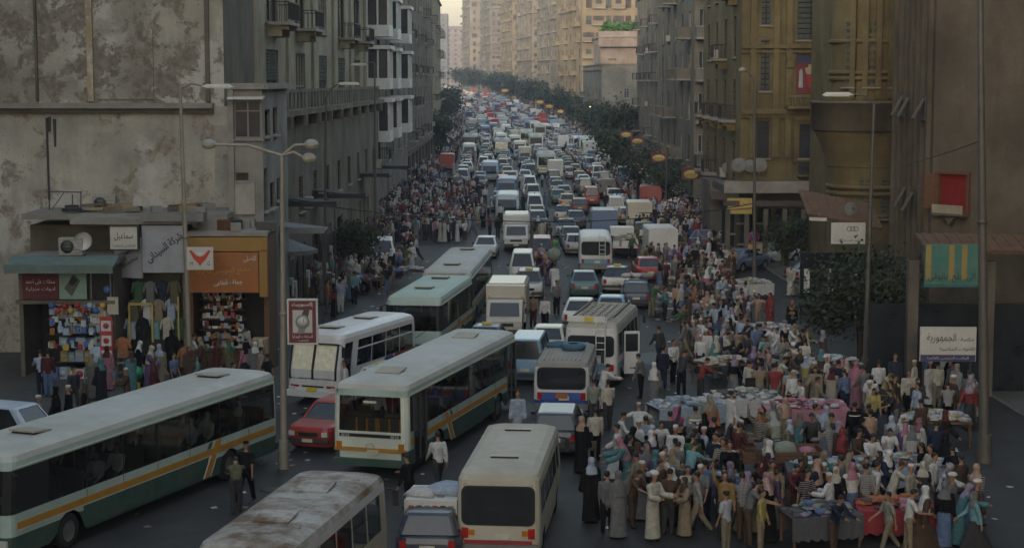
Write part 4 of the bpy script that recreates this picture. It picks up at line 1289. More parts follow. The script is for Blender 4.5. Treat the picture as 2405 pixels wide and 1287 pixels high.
# coaster style minibuses
def rrect(w, h, r, n=5):
    pts = []
    for cx, cz, a0 in ((w / 2 - r, h / 2 - r, 0), (-w / 2 + r, h / 2 - r, 90), (-w / 2 + r, -h / 2 + r, 180), (w / 2 - r, -h / 2 + r, 270)):
        for i in range(n + 1): t = rad(a0 + 90 * i / n); pts.append((cx + r * cos(t), cz + r * sin(t)))
    return pts
def minibus(L, W, H, body, band, roof, rack=None, ladder=False, low=None, nose=.4, rear_z=(1.2, 2.02), merged=False, tail=M_red, win_m=M_dglass):
    y0 = -L / 2; hw = W / 2
    belt, wt = 1.25, H - .5
    n = max(3, int((L - 1.8) / 1.15)); step = (L - 1.9) / n
    wins = [(y0 + .35 + i * step, y0 + .35 + (i + 1) * step - .08) for i in range(n)] + [(L / 2 - 1.45, L / 2 - .75)]
    p = dict(L=L, W=W, H=H, wheels=(y0 + 1.25, L / 2 - 1.15), belt=belt, wtop=wt, wins=wins, wr=.36, body=body, skirt=low or body, roof=roof, band=body, rearplate=True, slope=nose, glass=win_m if not merged else M_dglass, bump=M_grey, lamps=(.75, .85), tail=tail, skz=.7)
    k = bus_body(p, merged)
    zc, hh = (rear_z[0] + rear_z[1]) / 2, rear_z[1] - rear_z[0]
    s = k.part('window_seal'); s.prism(rrect(W - .26, hh + .08, .17), y0 - .012, y0 + .02, M_black)
    s.v = [(x, y, z + zc) for x, y, z in s.v]
    g = k.part('rear_window'); g.prism(rrect(W - .34, hh, .14), y0 - .02, y0 + .01, M_dglass); g.v = [(x, y, z + zc) for x, y, z in g.v]
    if band is not None:
        b_ = k.part('stripe')
        for sx in (-1, 1): side_poly(b_, sx * (hw + .001), [(y0 + .25, .70), (L / 2 - .3, .70), (L / 2 - .3, .98), (y0 + .25, .98)], band)
        b_.box((0, y0 - .004, .84), (W - .44, .014, .28), band)
    if rack:
        r = k.part('roof_rack')
        for i in range(9): r.box((0, y0 + .5 + (L - 2.0) * i / 8, H + .09), (W - .5, .05, .03), rack)
        for sx in (-1, 1): r.box((sx * (hw - .25), y0 + .5 + (L - 2) / 2, H + .14), (.05, L - 1.9, .1), rack)
        for i in range(5): r.box((-.6 + .3 * i, y0 + .5 + (L - 2) / 2, H + .045), (.04, L - 2, .03), rack)
    if ladder:
        l = k.part('ladder')
        for x in (.22, .58): l.tube((x, y0 - .1, .95), (x, y0 - .1, H - .1), .022, .022, M_white, 6); l.tube((x, y0 - .1, H - .1), (x, y0 + .35, H + .12), .022, .022, M_white, 6)
        for i in range(6): l.tube((.22, y0 - .1, 1.05 + .26 * i), (.58, y0 - .1, 1.05 + .26 * i), .02, .02, M_white, 5)
    return k

m = minibus(6.9, 2.1, 2.42, M_cream, None, M_creamroof, rear_z=(1.08, 2.0)); 
for y in (-1.9, 1.6): h = m.part('roof_hatch'); h.box((0, y, 2.45), (.72, .07, .05), M_cream); h.box((0, y - .05, 2.44), (.72, .05, .03), M_black)
for x in (-.72, .72): m.part('reflector').box((x, -3.46, .86), (.26, .03, .14), M_amber)
sk = m.part('stripe'); sk.box((0, -3.462, .56), (1.7, .02, .22), M_bred)
m = m.finish('minibus'); tag(m, 'cream minibus with a big dark rounded rear window in the bottom foreground', 'minibus')
place(m, 1170, 1330, 5.8, 6.9)
m = minibus(5.4, 2.0, 2.12, M_bwhite, M_strong, M_greyroof, rear_z=(1.12, 1.84), low=M_strong)
r = m.part('roof_rib')
for i in range(9): r.box((-.64 + .16 * i, -.3, 2.11), (.05, 4.2, .04), M_greyroof)
m.part('number_plate').box((0, -2.74, .86), (.44, .03, .18), mat('orange_plate', (.34, .11, .03), .5))
m = m.finish('minibus'); tag(m, 'white minibus with strong blue lower band and ribbed grey roof, a blue bundle on top', 'minibus')
place(m, 1318, 985, 6, 5.4); MB_BLUE = m
m = minibus(7.0, 2.1, 2.62, M_bwhite, M_liteblue, M_creamroof, rack=M_greyroof, ladder=True, rear_z=(1.3, 2.05), low=M_bwhite)
d = m.part('sign_board'); d.box((-.2, -3.35, 2.72), (1.5, .06, .22), M_bwhite); d.box((-.1, -3.39, 2.72), (.34, .03, .20), M_yplate)
dd = m.part('door'); dd.box((1.42, -2.0, 1.25), (.62, .05, 1.7), M_bwhite, rz=.35); dd.box((1.42, -2.03, 1.65), (.5, .05, .7), M_dglass, rz=.35)
m = m.finish('minibus'); tag(m, 'white and light blue minibus with a rear ladder, roof rack and open side door', 'minibus')
place(m, 1387, 912, 11.5, 7.0)
m = minibus(6.2, 2.05, 2.4, M_bwhite, M_liteblue, M_white, ladder=True, rear_z=(1.25, 2.02), low=M_liteblue).finish('minibus'); tag(m, 'white and light blue minibus without roof rack driving away beyond the taxis', 'minibus')
place(m, 1399, 645, 1.5, 6.2)

# ---- cars, vans, trucks
_kinds = {}
M_carwhite = mat('taxi_white', (.58, .58, .56), .4, dirt=.3, coat=.2)
def car(kind, merged=False, taxi=False, nc=3):
    k = Kit()
    if kind == 'sedan':
        L, W = 4.2, 1.64; gh = (-1.55, .95, -1.0, .28); zb, zr = .93, 1.40; beltf = .86
    elif kind == 'hatch':
        L, W = 3.8, 1.6; gh = (-1.78, .80, -1.45, .15); zb, zr = .92, 1.42; beltf = .84
    elif kind == 'wagon':
        L, W = 4.2, 1.64; gh = (-2.0, .85, -1.8, .2); zb, zr = .93, 1.44; beltf = .85
    elif kind == 'van':
        L, W = 3.9, 1.6; gh = (-1.86, 1.78, -1.74, 1.15); zb, zr = 1.05, 1.82; beltf = .98
    hw = W / 2; y0, y1 = -L / 2, L / 2; rc = .28; ref = (y0 + rc, y1 - rc)
    wr = .30; wheels = (y0 + .75, y1 - .78)
    g0, g1 = gh[0], gh[1]
    def inv(y): # picture of a glazing position on the reference scale
        return ref[0] + (y - g0) / (g1 - g0) * (ref[1] - ref[0])
    n = {'sedan': 2, 'hatch': 2, 'wagon': 3, 'van': 3}[kind]
    wl = []
    for i in range(n):
        a = ref[0] + .12 + (ref[1] - ref[0] - .24) * i / n; b = ref[0] + .12 + (ref[1] - ref[0] - .24) * (i + 1) / n
        wl.append((a + .05, b - .05))
    ysp = ys_for(ref, [e for w in wl for e in w], wheels, wr, True)
    lv = [(.22, hw - .05, y0 + .06, y1 - .06, rc), (.55, hw, y0, y1, rc), (.72, hw + .005, y0 + .01, y1 - .01, rc), (beltf, hw - .03, y0 + .05, y1 - .07, rc),
          (beltf + .05, hw - .09, y0 + .12, y1 - .16, rc), (zb, hw - .06, g0, g1, .12), (zr - .07, hw - .20, gh[2], gh[3], .12), (zr - .02, hw - .26, gh[2] + .08, gh[3] - .08, .12), (zr, hw - .42, gh[2] + .25, gh[3] - .25, .10)]
    fx, bx = hw - .25, hw - .25
    def fn(li, reg, y, x):
        if li == 5:
            if reg in 'RL':
                for i, w in enumerate(wl):
                    if w[0] < y < w[1]: return ((reg, i), 'window', M_dglass)
                return M_paint
            if reg == 'F' and abs(x) < fx: return (('F',), 'windshield', M_dglass)
            if reg == 'B' and abs(x) < bx and kind != 'x': return (('B',), 'rear_window', M_dglass)
            return M_paint
        if taxi and li < 4 and (reg[0] in 'FB' or y < y0 + 1.2 or y > y1 - 1.25): return M_carwhite
        if taxi and li == 4 and reg in ('F',): return M_paint
        return M_paint
    shell(k, lv, ysp, ref, wheels, wr, fn, nc=nc, nf=6, capmat=M_paint, smooth=True)
    for w in wheels:
        for sx in (-1, 1): wheel(k, sx * (hw - .12), w, wr, .18, 10 if merged else 14)
    k.part('underbody').box((0, 0, .42), (W - .5, L - .5, .34), M_under)
    zl = .64
    lamps(k, zl, zl + (.05 if kind != 'van' else .2), hw - .22, y1 - .02, y0 + .015, .15)
    k.part('bumper').box((0, y1 + .02, .42), (W - .12, .12, .13), M_dgrey); k.part('bumper').box((0, y0 - .02, .42), (W - .12, .12, .13), M_dgrey)
    k.part('grille').box((0, y1 - .01, .62), (W * .42, .06, .13), M_black)
    k.part('number_plate').box((0, y1 + .085, .44), (.36, .02, .11), M_plate); k.part('number_plate').box((0, y0 - .03, .62), (.38, .05, .13), M_plate)
    if not merged:
        for sx in (-1, 1):
            k.part('mirror').box((sx * (hw + .06), g1 - .35, zb + .06), (.14, .06, .10), M_black)
            h = k.part('door_handle'); h.box((sx * (hw + .005), -.25, .78), (.02, .14, .03), M_chrome)
    if taxi:
        t = k.part('taxi_sign'); t.box((0, -.3 if kind != 'hatch' else -.5, zr + .06), (.42, .14, .11), M_yplate)
    return k
def boxtruck(merged=False):
    k = Kit(); W, L = 1.9, 5.0
    c = k.part('cab'); hw = .82
    # cab: sloping nose and windshield
    prof = [(2.5, .4), (2.5, .95), (2.32, 1.08), (1.92, 1.80), (1.78, 1.88), (.75, 1.88), (.75, .4)]
    for sx in (-1, 1): c.face([(sx * hw, y, z) for y, z in (prof if sx < 0 else reversed(prof))], M_paint)
    for (a, b) in zip(prof, prof[1:]): c.face([(-hw, *a), (-hw, *b), (hw, *b), (hw, *a)][::-1], M_paint)
    ws = k.part('windshield'); ws.face([(-.70, 2.29, 1.15), (.70, 2.29, 1.15), (.66, 1.955, 1.75), (-.66, 1.955, 1.75)][::-1], M_dglass)
    ws.v = [(x, y + .012, z + .008) for x, y, z in ws.v]
    for sx in (-1, 1):
        g = k.part('window'); g.box((sx * (hw + .003), 1.5, 1.45), (.012, .72, .46), M_dglass)
        k.part('headlight').box((sx * .62, 2.51, .78), (.24, .05, .17), M_head)
        mm = k.part('mirror'); mm.box((sx * (hw + .16), 2.05, 1.4), (.1, .06, .26), M_black)
        k.part('taillight').box((sx * .8, -2.49, .62), (.18, .05, .12), M_red)
    k.part('grille').box((0, 2.505, .80), (.85, .03, .14), M_black)
    k.part('bumper').box((0, 2.55, .48), (1.66, .12, .2), M_dgrey); k.part('number_plate').box((0, 2.62, .5), (.36, .02, .12), M_plate)
    b = k.part('cargo_box'); y0b, y1b = -2.5, .85; zt = 2.55
    sec = [(-W / 2, .7), (W / 2, .7), (W / 2, zt - .12), (W / 2 - .12, zt), (-W / 2 + .12, zt), (-W / 2, zt - .12)]
    n = len(sec); f = [(x, y1b, z) for x, z in sec]; r = [(x, y0b, z) for x, z in sec]
    b.mesh(f + r, [tuple(reversed(range(n))), tuple(range(n, 2 * n))] + [(i, (i + 1) % n, n + (i + 1) % n, n + i) for i in range(n)], M_paint)
    lip = k.part('box_front'); lip.box((0, 1.12, 2.2), (W - .1, .6, .58), M_paint, rx=0); lip.box((0, y1b, 1.62), (W + .02, .04, .04), M_dgrey)
    for sx in (-1, 1): k.part('marker_lamp').box((sx * .78, 1.43, 1.98), (.08, .03, .05), M_amber)
    for y in (-1.5, 1.55):
        for sx in (-1, 1): wheel(k, sx * .72, y, .34, .22)
    k.part('underbody').box((0, -.1, .5), (1.2, 4.4, .34), M_under)
    return k
def pickup(merged=False):
    k = boxtruck(merged)
    k.parts = [p for p in k.parts if p[0] not in ('cargo_box', 'box_front')]
    b = k.part('cargo_bed')
    b.box((0, -.85, .75), (1.72, 3.2, .08), M_paint)
    for sx in (-1, 1): b.box((sx * .84, -.85, 1.0), (.05, 3.2, .42), M_paint)
    b.box((0, -2.43, 1.0), (1.64, .05, .42), M_paint); b.box((0, .73, 1.3), (1.64, .05, 1.0), M_paint)
    l = k.part('load')
    for i in range(14): l.box((BR.uniform(-.6, .6), BR.uniform(-2.2, .4), 1.0 + BR.uniform(0, .35)), (.5, .5, .4), BR.choice([M_wood, M_cream, M_greyroof]), rz=BR.random())
    return k
NAMES = {'sedan': ('sedan', 'car'), 'hatch': ('hatchback', 'car'), 'wagon': ('estate_car', 'car'), 'van': ('van', 'van'), 'box': ('box_truck', 'truck'), 'pickup': ('pickup_truck', 'truck'), 'coaster': ('minibus', 'minibus'), 'citybus': ('bus', 'bus'), 'taxi': ('taxi', 'taxi'), 'wtaxi': ('taxi', 'taxi')}
LEN = {'sedan': 4.2, 'hatch': 3.8, 'wagon': 4.2, 'van': 3.9, 'box': 5.0, 'pickup': 5.0, 'coaster': 6.2, 'citybus': 11, 'taxi': 4.2, 'wtaxi': 4.2}
def make(kind, lod):
    mg = lod == 1
    if kind in ('sedan', 'hatch', 'wagon', 'van'): return car(kind, mg, nc=2 if mg else 3)
    if kind == 'taxi': return car('sedan', mg, True, nc=2 if mg else 3)
    if kind == 'wtaxi': return car('wagon', mg, True, nc=2 if mg else 3)
    if kind == 'box': return boxtruck(mg)
    if kind == 'pickup': return pickup(mg)
    if kind == 'coaster': return minibus(6.2, 2.05, 2.4, M_paint, M_liteblue, M_paint, merged=mg, rear_z=(1.25, 1.95))
    if kind == 'citybus': return city_bus(M_mintroof, 11, mg)
STORE = bpy.data.collections.new('prototypes')   # never linked to the scene
def spawn(kind, col, label, px=None, py=None, head=0, toward=False, lod=0, group=None, at=None):
    key = (kind, lod)
    if key not in _kinds:
        r = make(kind, lod).finish(NAMES[kind][0], lod == 1)
        _kinds[key] = r
        o = r
    else:
        o = copy_tree(_kinds[key])
    tint(o, col)
    for kk in ('group',):
        if kk in o: del o[kk]
    tag(o, label, NAMES[kind][1], group)
    L = LEN[kind]
    if at is None: place(o, px, py, head, L, toward)
    else:
        a = rad(head); x, y = at
        o.location = (x, y, tz(y)); sl = math.atan2(tz(y + 3) - tz(y - 3), 6)
        o.rotation_euler = (sl * (-1 if toward else 1), 0, -a + (pi if toward else 0)); VEH.append((x, y, L / 2, 1.0, a))
    return o
WH, CRM, SLV, GRY, DBL, BLK, RED, TEAL, LBL, GRN, GLD, BEI, MAR = (.62, .62, .60), (.56, .52, .42), (.36, .37, .38), (.17, .17, .175), (.03, .045, .10), (.022, .022, .025), (.34, .022, .018), (.06, .16, .18), (.20, .33, .46), (.05, .11, .07), (.42, .34, .20), (.36, .30, .21), (.14, .02, .025)
sp = spawn
# hand placed near traffic: (near end px, py)
RC = sp('hatch', RED, 'red hatchback facing us between the two nearest mint buses', 724, 1064, 18, True)
sp('wtaxi', (.50, .49, .46), 'pale roofed estate car squeezed behind the red hatchback', 842, 975, 16, True)
LOADCAR = sp('wagon', (.03, .04, .07), 'dark car with a printed sheet tied over its roof, beside the cream minibus', 1003, 1345, 4)
sp('wagon', (.035, .05, .085), 'dark blue estate car directly behind the blue banded minibus, brake lamp lit', 1302, 1078, 5)
sp('sedan', (.52, .47, .36), 'pale gold and white sedan ahead of the blue banded minibus', 1282, 852, 6)
sp('van', LBL, 'light blue van half hidden between the middle bus and the blue banded minibus', 1232, 905, 6)
sp('taxi', DBL, 'dark taxi with a yellow roof plate just beyond the front of the middle bus', 1128, 857, 6, True)
sp('box', (.50, .47, .40), 'cream box truck facing us beside the green roofed bus', 1184, 803, 3, True)
sp('wtaxi', (.05, .055, .06), 'dark taxi with pale yellow wings behind the cream box truck', 1240, 706, 2, True)
sp('van', (.56, .56, .54), 'white microbus with a grey roof third vehicle behind the cream box truck', 1226, 668, 1.5, True)
sp('box', WH, 'white box van under the street cable, facing us', 1212, 592, 1, True)
sp('van', WH, 'white van parked by the leafy tree on the left pavement edge', 900, 632, -4, True)
sp('sedan', WH, 'white sedan trailing behind the pale roofed long bus', 1137, 610, 3, True)
sp('coaster', (.42, .50, .58), 'blue and white minibus facing us beyond the white box van', 1191, 522, .5, True)
sp('sedan', TEAL, 'teal sedan driving away below the light blue minibus', 1373, 702, 1)
sp('taxi', BLK, 'black taxi with white wings right of the light blue minibus', 1446, 690, 6)
sp('wagon', (.04, .06, .11), 'dark blue estate car with a loaded white roof rack by the right hand crowd', 1494, 728, 4); LOAD2 = (1494, 728)
sp('sedan', WH, 'white sedan hidden in front of the ladder minibus', 1358, 778, 6)
sp('sedan', LBL, 'pale blue sedan side by side with the white one ahead of the ladder minibus', 1432, 770, 7)
SILV = sp('sedan', (.34, .35, .36), 'silver sedan parked sideways by the right pavement with goods spread on its bonnet', 1858, 668, 64)
sp('sedan', (.10, .14, .24), 'blue sedan parked among the right hand stalls, first of a row', 1705, 640, 40)
sp('wagon', (.42, .43, .43), 'pale parked estate car beside the lamp post with the round blue sign', 1765, 622, 52)
sp('sedan', (.05, .07, .16), 'navy sedan boxed in by the right hand crowd near the yellow sign', 1640, 590, 20)
sp('citybus', WH, 'pale green far bus driving away in mid avenue', 1283, 416, .5)
sp('pickup', WH, 'white pickup truck loaded high ahead of the far minibus', 1198, 442, .5, True)
sp('coaster', (.30, .42, .55), 'blue fronted minibus facing us left of the loaded pickup', 1150, 428, 0, True)
RT = sp('box', (.34, .06, .04), 'red cargo truck at the left edge of the traffic by the dark tree', 1050, 408, -1)
sp('box', (.26, .035, .03), 'dark red cargo truck among the people on the right of the avenue', 1528, 505, 3)
sp('van', (.50, .52, .56), 'white and blue microbus driving away near the dark red cargo truck', 1447, 512, 2)
sp('taxi', DBL, 'dark blue taxi ahead of the light blue minibus in the avenue', 1330, 560, 1)
sp('wagon', (.12, .05, .03), 'brown estate car third in the lane ahead of the light blue minibus', 1362, 505, 1)
sp('sedan', BEI, 'beige sedan under the street cable beside the brown estate car', 1325, 470, .5)
sp('citybus', WH, 'mint far bus facing us in the left lanes', 1178, 372, 0, True)
sp('citybus', (.3, .3, .3), 'far bus with dark windshield facing us beyond the mint one', 1171, 338, 0, True)
sp('citybus', WH, 'farthest bus driving away in mid avenue', 1236, 345, 0)
blue_van = sp('van', (.42, .50, .62), 'pale blue and white microbus cut by the left edge behind the nearest mint bus', 118, 1088, -68, True)

# ---- the jam: lanes back along the avenue, nearest ones first
def mid(y): return (kerbL(y) + kerbR(y)) / 2
JR = random.Random(23)
COLS = [('white', WH), ('white', WH), ('white', WH), ('cream', CRM), ('silver', SLV), ('silver', SLV), ('grey', GRY), ('dark blue', DBL), ('black', BLK), ('red', RED), ('teal', TEAL), ('light blue', LBL), ('dark green', GRN), ('gold', GLD), ('beige', BEI), ('maroon', MAR)]
WORD = {'sedan': 'sedan', 'hatch': 'hatchback', 'wagon': 'estate car', 'van': 'van', 'box': 'box truck', 'pickup': 'pickup truck', 'coaster': 'minibus', 'citybus': 'bus', 'taxi': 'taxi with white wings'}
def hits(x, y, hl, a=0.):
    for vx, vy, vl, vw, va in VEH:
        if abs(vy - y) < 16:
            dx, dy = x - vx, y - vy
            lon = dx * sin(va) + dy * cos(va); lat = dx * cos(va) - dy * sin(va)
            if abs(lon) < vl + hl + .5 and abs(lat) < vw + 1.0: return True
    return False
lanes = []
for side, offs in ((-1, (-1.6, -4.5, -7.3, -10.0)), (1, (1.6, 4.4, 7.2, 9.9, 12.2))):
    for o in offs: lanes.append((side, o))
cands = []
for li, (side, o) in enumerate(lanes):
    y = 100 + JR.uniform(0, 6)
    while y < 1250:
        k = JR.choices(['sedan', 'hatch', 'wagon', 'van', 'taxi', 'box', 'pickup', 'coaster', 'citybus'], [30, 10, 14, 16, 18, 4, 3, 5, 2.0 if y > 250 else 0])[0]
        L = LEN[k]
        c = kerbL(y) + kerbR(y)
        x = mid(y) + .6 + o * min(1.0, (kerbR(y) - kerbL(y) - 3) / 25.5) + JR.uniform(-.45, .45)
        if y < 190 and (side > 0 and o > 8 or side < 0 and o < -6): y += L; continue
        if y < 150 and side < 0 and o < -3: y += L; continue
        cands.append((y + L / 2, x, k, side, li)); y += L + JR.uniform(1.0, 3.2) * (1.6 if y < 260 else 1)
cands.sort()
ZONES = [(100, 'around the light blue minibus'), (150, 'short of the red cargo truck'), (230, 'just past the red cargo truck'), (300, 'where the dark right hand trees begin'), (380, 'level with the blank grey building'), (470, 'before the sunlit blocks'), (560, 'at the foot of the sunlit blocks'), (700, 'where the avenue starts to bend'), (850, 'at the far bend of the avenue')]
SIDEW = ['outermost left lane', 'second left lane', 'third left lane', 'left lane next to the middle', 'right lane next to the middle', 'second right lane', 'third right lane', 'fourth right lane', 'outermost right lane']
order = sorted(range(len(lanes)), key=lambda i: lanes[i][1])
lane_word = {li: SIDEW[r] for r, li in enumerate(order)}
count = 0; far = MB(); FAR_BOX = []
used_lab = {}
for y, x, k, side, li in cands:
    if hits(x, y, LEN[k] / 2): continue
    cn, cc = JR.choice(COLS)
    if k in ('taxi',): cn, cc = JR.choice([('black', BLK), ('dark blue', DBL)])
    if k in ('citybus',): cn, cc = 'pale', WH
    if k in ('box', 'coaster'): cn, cc = JR.choice([('white', WH), ('cream', CRM), ('white', WH), ('blue', (.12, .20, .34))])
    dl = math.degrees(math.atan2(mid(y + 8) - mid(y - 8), 16))
    if count < 262:
        z = [w for a, w in ZONES if a <= y][-1]
        lb = f'{cn} {WORD[k]}, {lane_word[li]}, {z}'
        while len(lb.split()) > 16: lb = lb.replace(' of the avenue', '', 1) if ' of the avenue' in lb else ' '.join(lb.split()[:16])
        n_ = used_lab.get(lb, 0); used_lab[lb] = n_ + 1
        spawn(k, cc, lb, head=dl + JR.uniform(-2, 2), toward=side < 0, lod=0 if y < 135 else 1, at=(x, y), group='jammed traffic along the avenue')
        count += 1
    else: FAR_BOX.append((x, y, k, cc, dl))
# remaining farthest vehicles: too small to pick apart
fm = [mat('far_paint_%s' % w, c, .4) for w, c in (('white', WH), ('silver', SLV), ('dark', DBL), ('cream', CRM), ('red', RED), ('blue', LBL))]
for x, y, k, cc, dl in FAR_BOX:
    m = JR.choice(fm); z = tz(y); h = {'box': 2.4, 'coaster': 2.4, 'citybus': 2.9, 'van': 1.8}.get(k, 1.0); L = min(LEN[k], 7)
    a = -rad(dl)
    far.box((x, y, z + .3 + h / 2), (1.7, L, h), m, rz=a)
    if h <= 1.0: far.box((x, y, z + 1.55), (1.45, L * .5, .5), M_dglass, rz=a, taper=.8); far.box((x, y, z + 1.82), (1.15, L * .4, .06), m, rz=a)
    else: far.box((x, y, z + .3 + h * .68), (1.72, L * .94, h * .3), M_dglass, rz=a)
far.build('far_traffic', kind='stuff', label='mass of tiny far vehicles at the bend of the avenue', cat='traffic')

# ------------------------------------------------------------------ people
def _remesh(mb, vox, smooth=3):
    me = mb.data('form'); o = bpy.data.objects.new('form', me); C.objects.link(o)
    r = o.modifiers.new('r', 'REMESH'); r.mode = 'VOXEL'; r.voxel_size = vox
    s = o.modifiers.new('s', 'SMOOTH'); s.iterations = smooth; s.factor = .5
    out = bpy.data.meshes.new_from_object(o.evaluated_get(bpy.context.evaluated_depsgraph_get()))
    bpy.data.objects.remove(o); bpy.data.meshes.remove(me)
    out.polygons.foreach_set('use_smooth', [True] * len(out.polygons))
    return out

def loft(mb, rings, m, n=14):
    """closed body through elliptic rings: (centre, rx, ry, axis)"""
    vs = []
    for c, rx, ry, ax in rings:
        ax = Vector(ax).normalized(); side = Vector((1, 0, 0)); fw = ax.cross(side).normalized()
        for i in range(n):
            t = 2 * pi * i / n
            vs.append(Vector(c) + side * rx * cos(t) + fw * ry * sin(t))
    fs = []
    for j in range(len(rings) - 1):
        for i in range(n): fs.append((j * n + i, j * n + (i + 1) % n, (j + 1) * n + (i + 1) % n, (j + 1) * n + i))
    fs.append(tuple(reversed(range(n)))); fs.append(tuple((len(rings) - 1) * n + i for i in range(n)))
    mb.mesh(vs, fs, m)

def limb(mb, pts, rs, m, n=9):
    for a, b, r0, r1 in zip(pts, pts[1:], rs, rs[1:]):
        mb.tube(a, b, r0, r1, m, n); mb.sphere(a, r0, m, 8, 6); mb.sphere(b, r1, m, 8, 6)

def skeleton(lean=3, hip=(0, 0), knee=(0, 0), arm=((5, 8, 6), (5, 8, 6)), head=0, twist=0):
    """angles in degrees; arm: (forward, outward, elbow bend) right, left"""
    J = {}
    def down(a): return Vector((0, sin(rad(a)), -cos(rad(a))))
    legs = []
    for i, sx in ((0, 1), (1, -1)):
        h = Vector((sx * .095, 0, 0)); k = h + down(hip[i]) * .44; an = k + down(hip[i] - knee[i]) * .42
        legs.append((h, k, an))
    z = -min(l[2].z for l in legs) + .075
    P = Vector((0, 0, z)); J['P'] = P
    J['legs'] = [tuple(p + P for p in l) for l in legs]
    ax = Vector((0, sin(rad(lean)), cos(rad(lean)))); J['ax'] = ax
    J['chest'] = P + ax * .36; J['sh'] = P + ax * .50; J['neck'] = P + ax * .56
    hx = Vector((0, sin(rad(lean + head)), cos(rad(lean + head)))); J['hx'] = hx
    J['head'] = J['neck'] + hx * .165
    arms = []
    for i, sx in ((0, 1), (1, -1)):
        f, o, e = arm[i]
        s = J['sh'] + Vector((sx * .185, 0, -.03))
        d1 = Vector((sx * sin(rad(o)), sin(rad(f)) * cos(rad(o)), -cos(rad(f)) * cos(rad(o)))).normalized()
        el = s + d1 * .29
        d2 = Vector((sx * sin(rad(o * .4)), sin(rad(f + e)), -cos(rad(f + e)))).normalized()
        wr = el + d2 * .25; hd = wr + d2 * .09
        arms.append((s, el, wr, hd, d2))
    J['arms'] = arms
    return J
M_eye = mat('dark_eye', (.01, .008, .007), .4)
M_shoe = mat('dark_shoe', (.018, .015, .013), .6)
def body_mesh(J, seated=False):
    mb = MB(); m = M_skin; ax = J['ax']; P = J['P']
    loft(mb, [(P - ax * .09, .10, .08, ax), (P, .155, .105, ax), (P + ax * .14, .135, .095, ax), (J['chest'], .165, .11, ax), (J['sh'] - ax * .02, .165, .085, ax), (J['sh'] + ax * .05, .07, .06, ax)], m)
    for h, k, a in J['legs']:
        limb(mb, [h, k, a], [.085, .055, .04], m)
        f = a + Vector((0, .10, -.035)); limb(mb, [a + Vector((0, -.03, -.03)), f, f + Vector((0, .06, -.01))], [.042, .042, .03], m)
    for s, e, w, h, d in J['arms']: limb(mb, [s, e, w], [.055, .04, .029], m); limb(mb, [w, h], [.028, .036], m)
    mb.tube(J['neck'] - ax * .06, J['head'], .052, .05, m, 9)
    hx = J['hx']; fw = Vector((0, hx.z, -hx.y)); H = J['head']
    loft(mb, [(H - hx * .105 + fw * .035, .03, .035, hx), (H - hx * .085 + fw * .02, .052, .06, hx), (H - hx * .03 + fw * .008, .070, .086, hx), (H + hx * .03, .076, .094, hx), (H + hx * .075, .066, .083, hx), (H + hx * .105, .035, .045, hx)], m, 12)
    mb.tube(H + fw * .085 + hx * .02, H + fw * .108 - hx * .02, .010, .017, m, 6)
    for sx in (-1, 1): mb.sphere(H + Vector((sx * .078, 0, 0)) - fw * .005, .022, m, 6, 5, (.5, .8, 1.2))
    me = _remesh(mb, .021, 2)
    # eyes, mouth and fingers are added to the finished surface
    x = MB(); x.slot(M_skin)
    for sx in (-1, 1): x.sphere(H + Vector((sx * .030, 0, 0)) + fw * .080 + hx * .012, .011, M_eye, 6, 4, (1, .6, .6))
    x.box(H + fw * .082 - hx * .048, (.045, .012, .008), mat('lips', (.16, .06, .05), .6))
    for (s, e, w, h, d) in J['arms']:
        sd = 1 if s.x > 0 else -1
        c = Vector((sd, 0, 0)); nrm = d.cross(c).normalized()
        for i, (o, l) in enumerate(((-.024, .062), (-.008, .072), (.008, .068), (.024, .052))):
            b = h + nrm * o + d * .02; q = b + d * l * .55 - c * .006; q2 = q + d * l * .45 - c * .02
            x.tube(b, q, .0095, .009, M_skin, 5); x.tube(q, q2, .009, .007, M_skin, 5)
        x.tube(w + d * .03 + nrm * -.02, w + d * .085 - nrm * .05, .011, .008, M_skin, 5)
    x2 = x.data('x')
    bm = bmesh.new(); bm.from_mesh(me); bm.from_mesh(x2)
    out = bpy.data.meshes.new('person'); bm.to_mesh(out); bm.free()
    for mt in x2.materials: out.materials.append(mt)
    out.materials.append(M_shoe); si = len(out.materials) - 1
    for p in out.polygons:
        c = p.center
        if any((c - a).length < .19 and c.z < a.z + .02 for h, k, a in J['legs']): p.material_index = si
        p.use_smooth = True
    return out
def shirt_mesh(J, long=True, hem=.06):
    mb = MB(); m = M_cloth; ax = J['ax']; P = J['P']
    loft(mb, [(P - ax * hem, .178, .130, ax), (P + ax * .03, .172, .125, ax), (P + ax * .16, .160, .118, ax), (J['chest'], .190, .132, ax), (J['sh'] - ax * .01, .185, .105, ax), (J['sh'] + ax * .045, .085, .075, ax)], m)
    for s, e, w, h, d in J['arms']:
        if long: limb(mb, [s, e, w - d * .01], [.076, .060, .047], m)
        else: limb(mb, [s, s + (e - s) * .75], [.078, .070], m)
    me = _remesh(mb, .024, 2); me.materials.append(M_cloth); return me
def trouser_mesh(J):
    mb = MB(); m = M_cloth; ax = J['ax']; P = J['P']
    loft(mb, [(P - ax * .11, .15, .11, ax), (P, .168, .12, ax), (P + ax * .08, .152, .112, ax)], m)
    for h, k, a in J['legs']: limb(mb, [h, k, a + Vector((0, 0, .01))], [.108, .083, .066], m)
    me = _remesh(mb, .025, 2); me.materials.append(M_cloth); return me
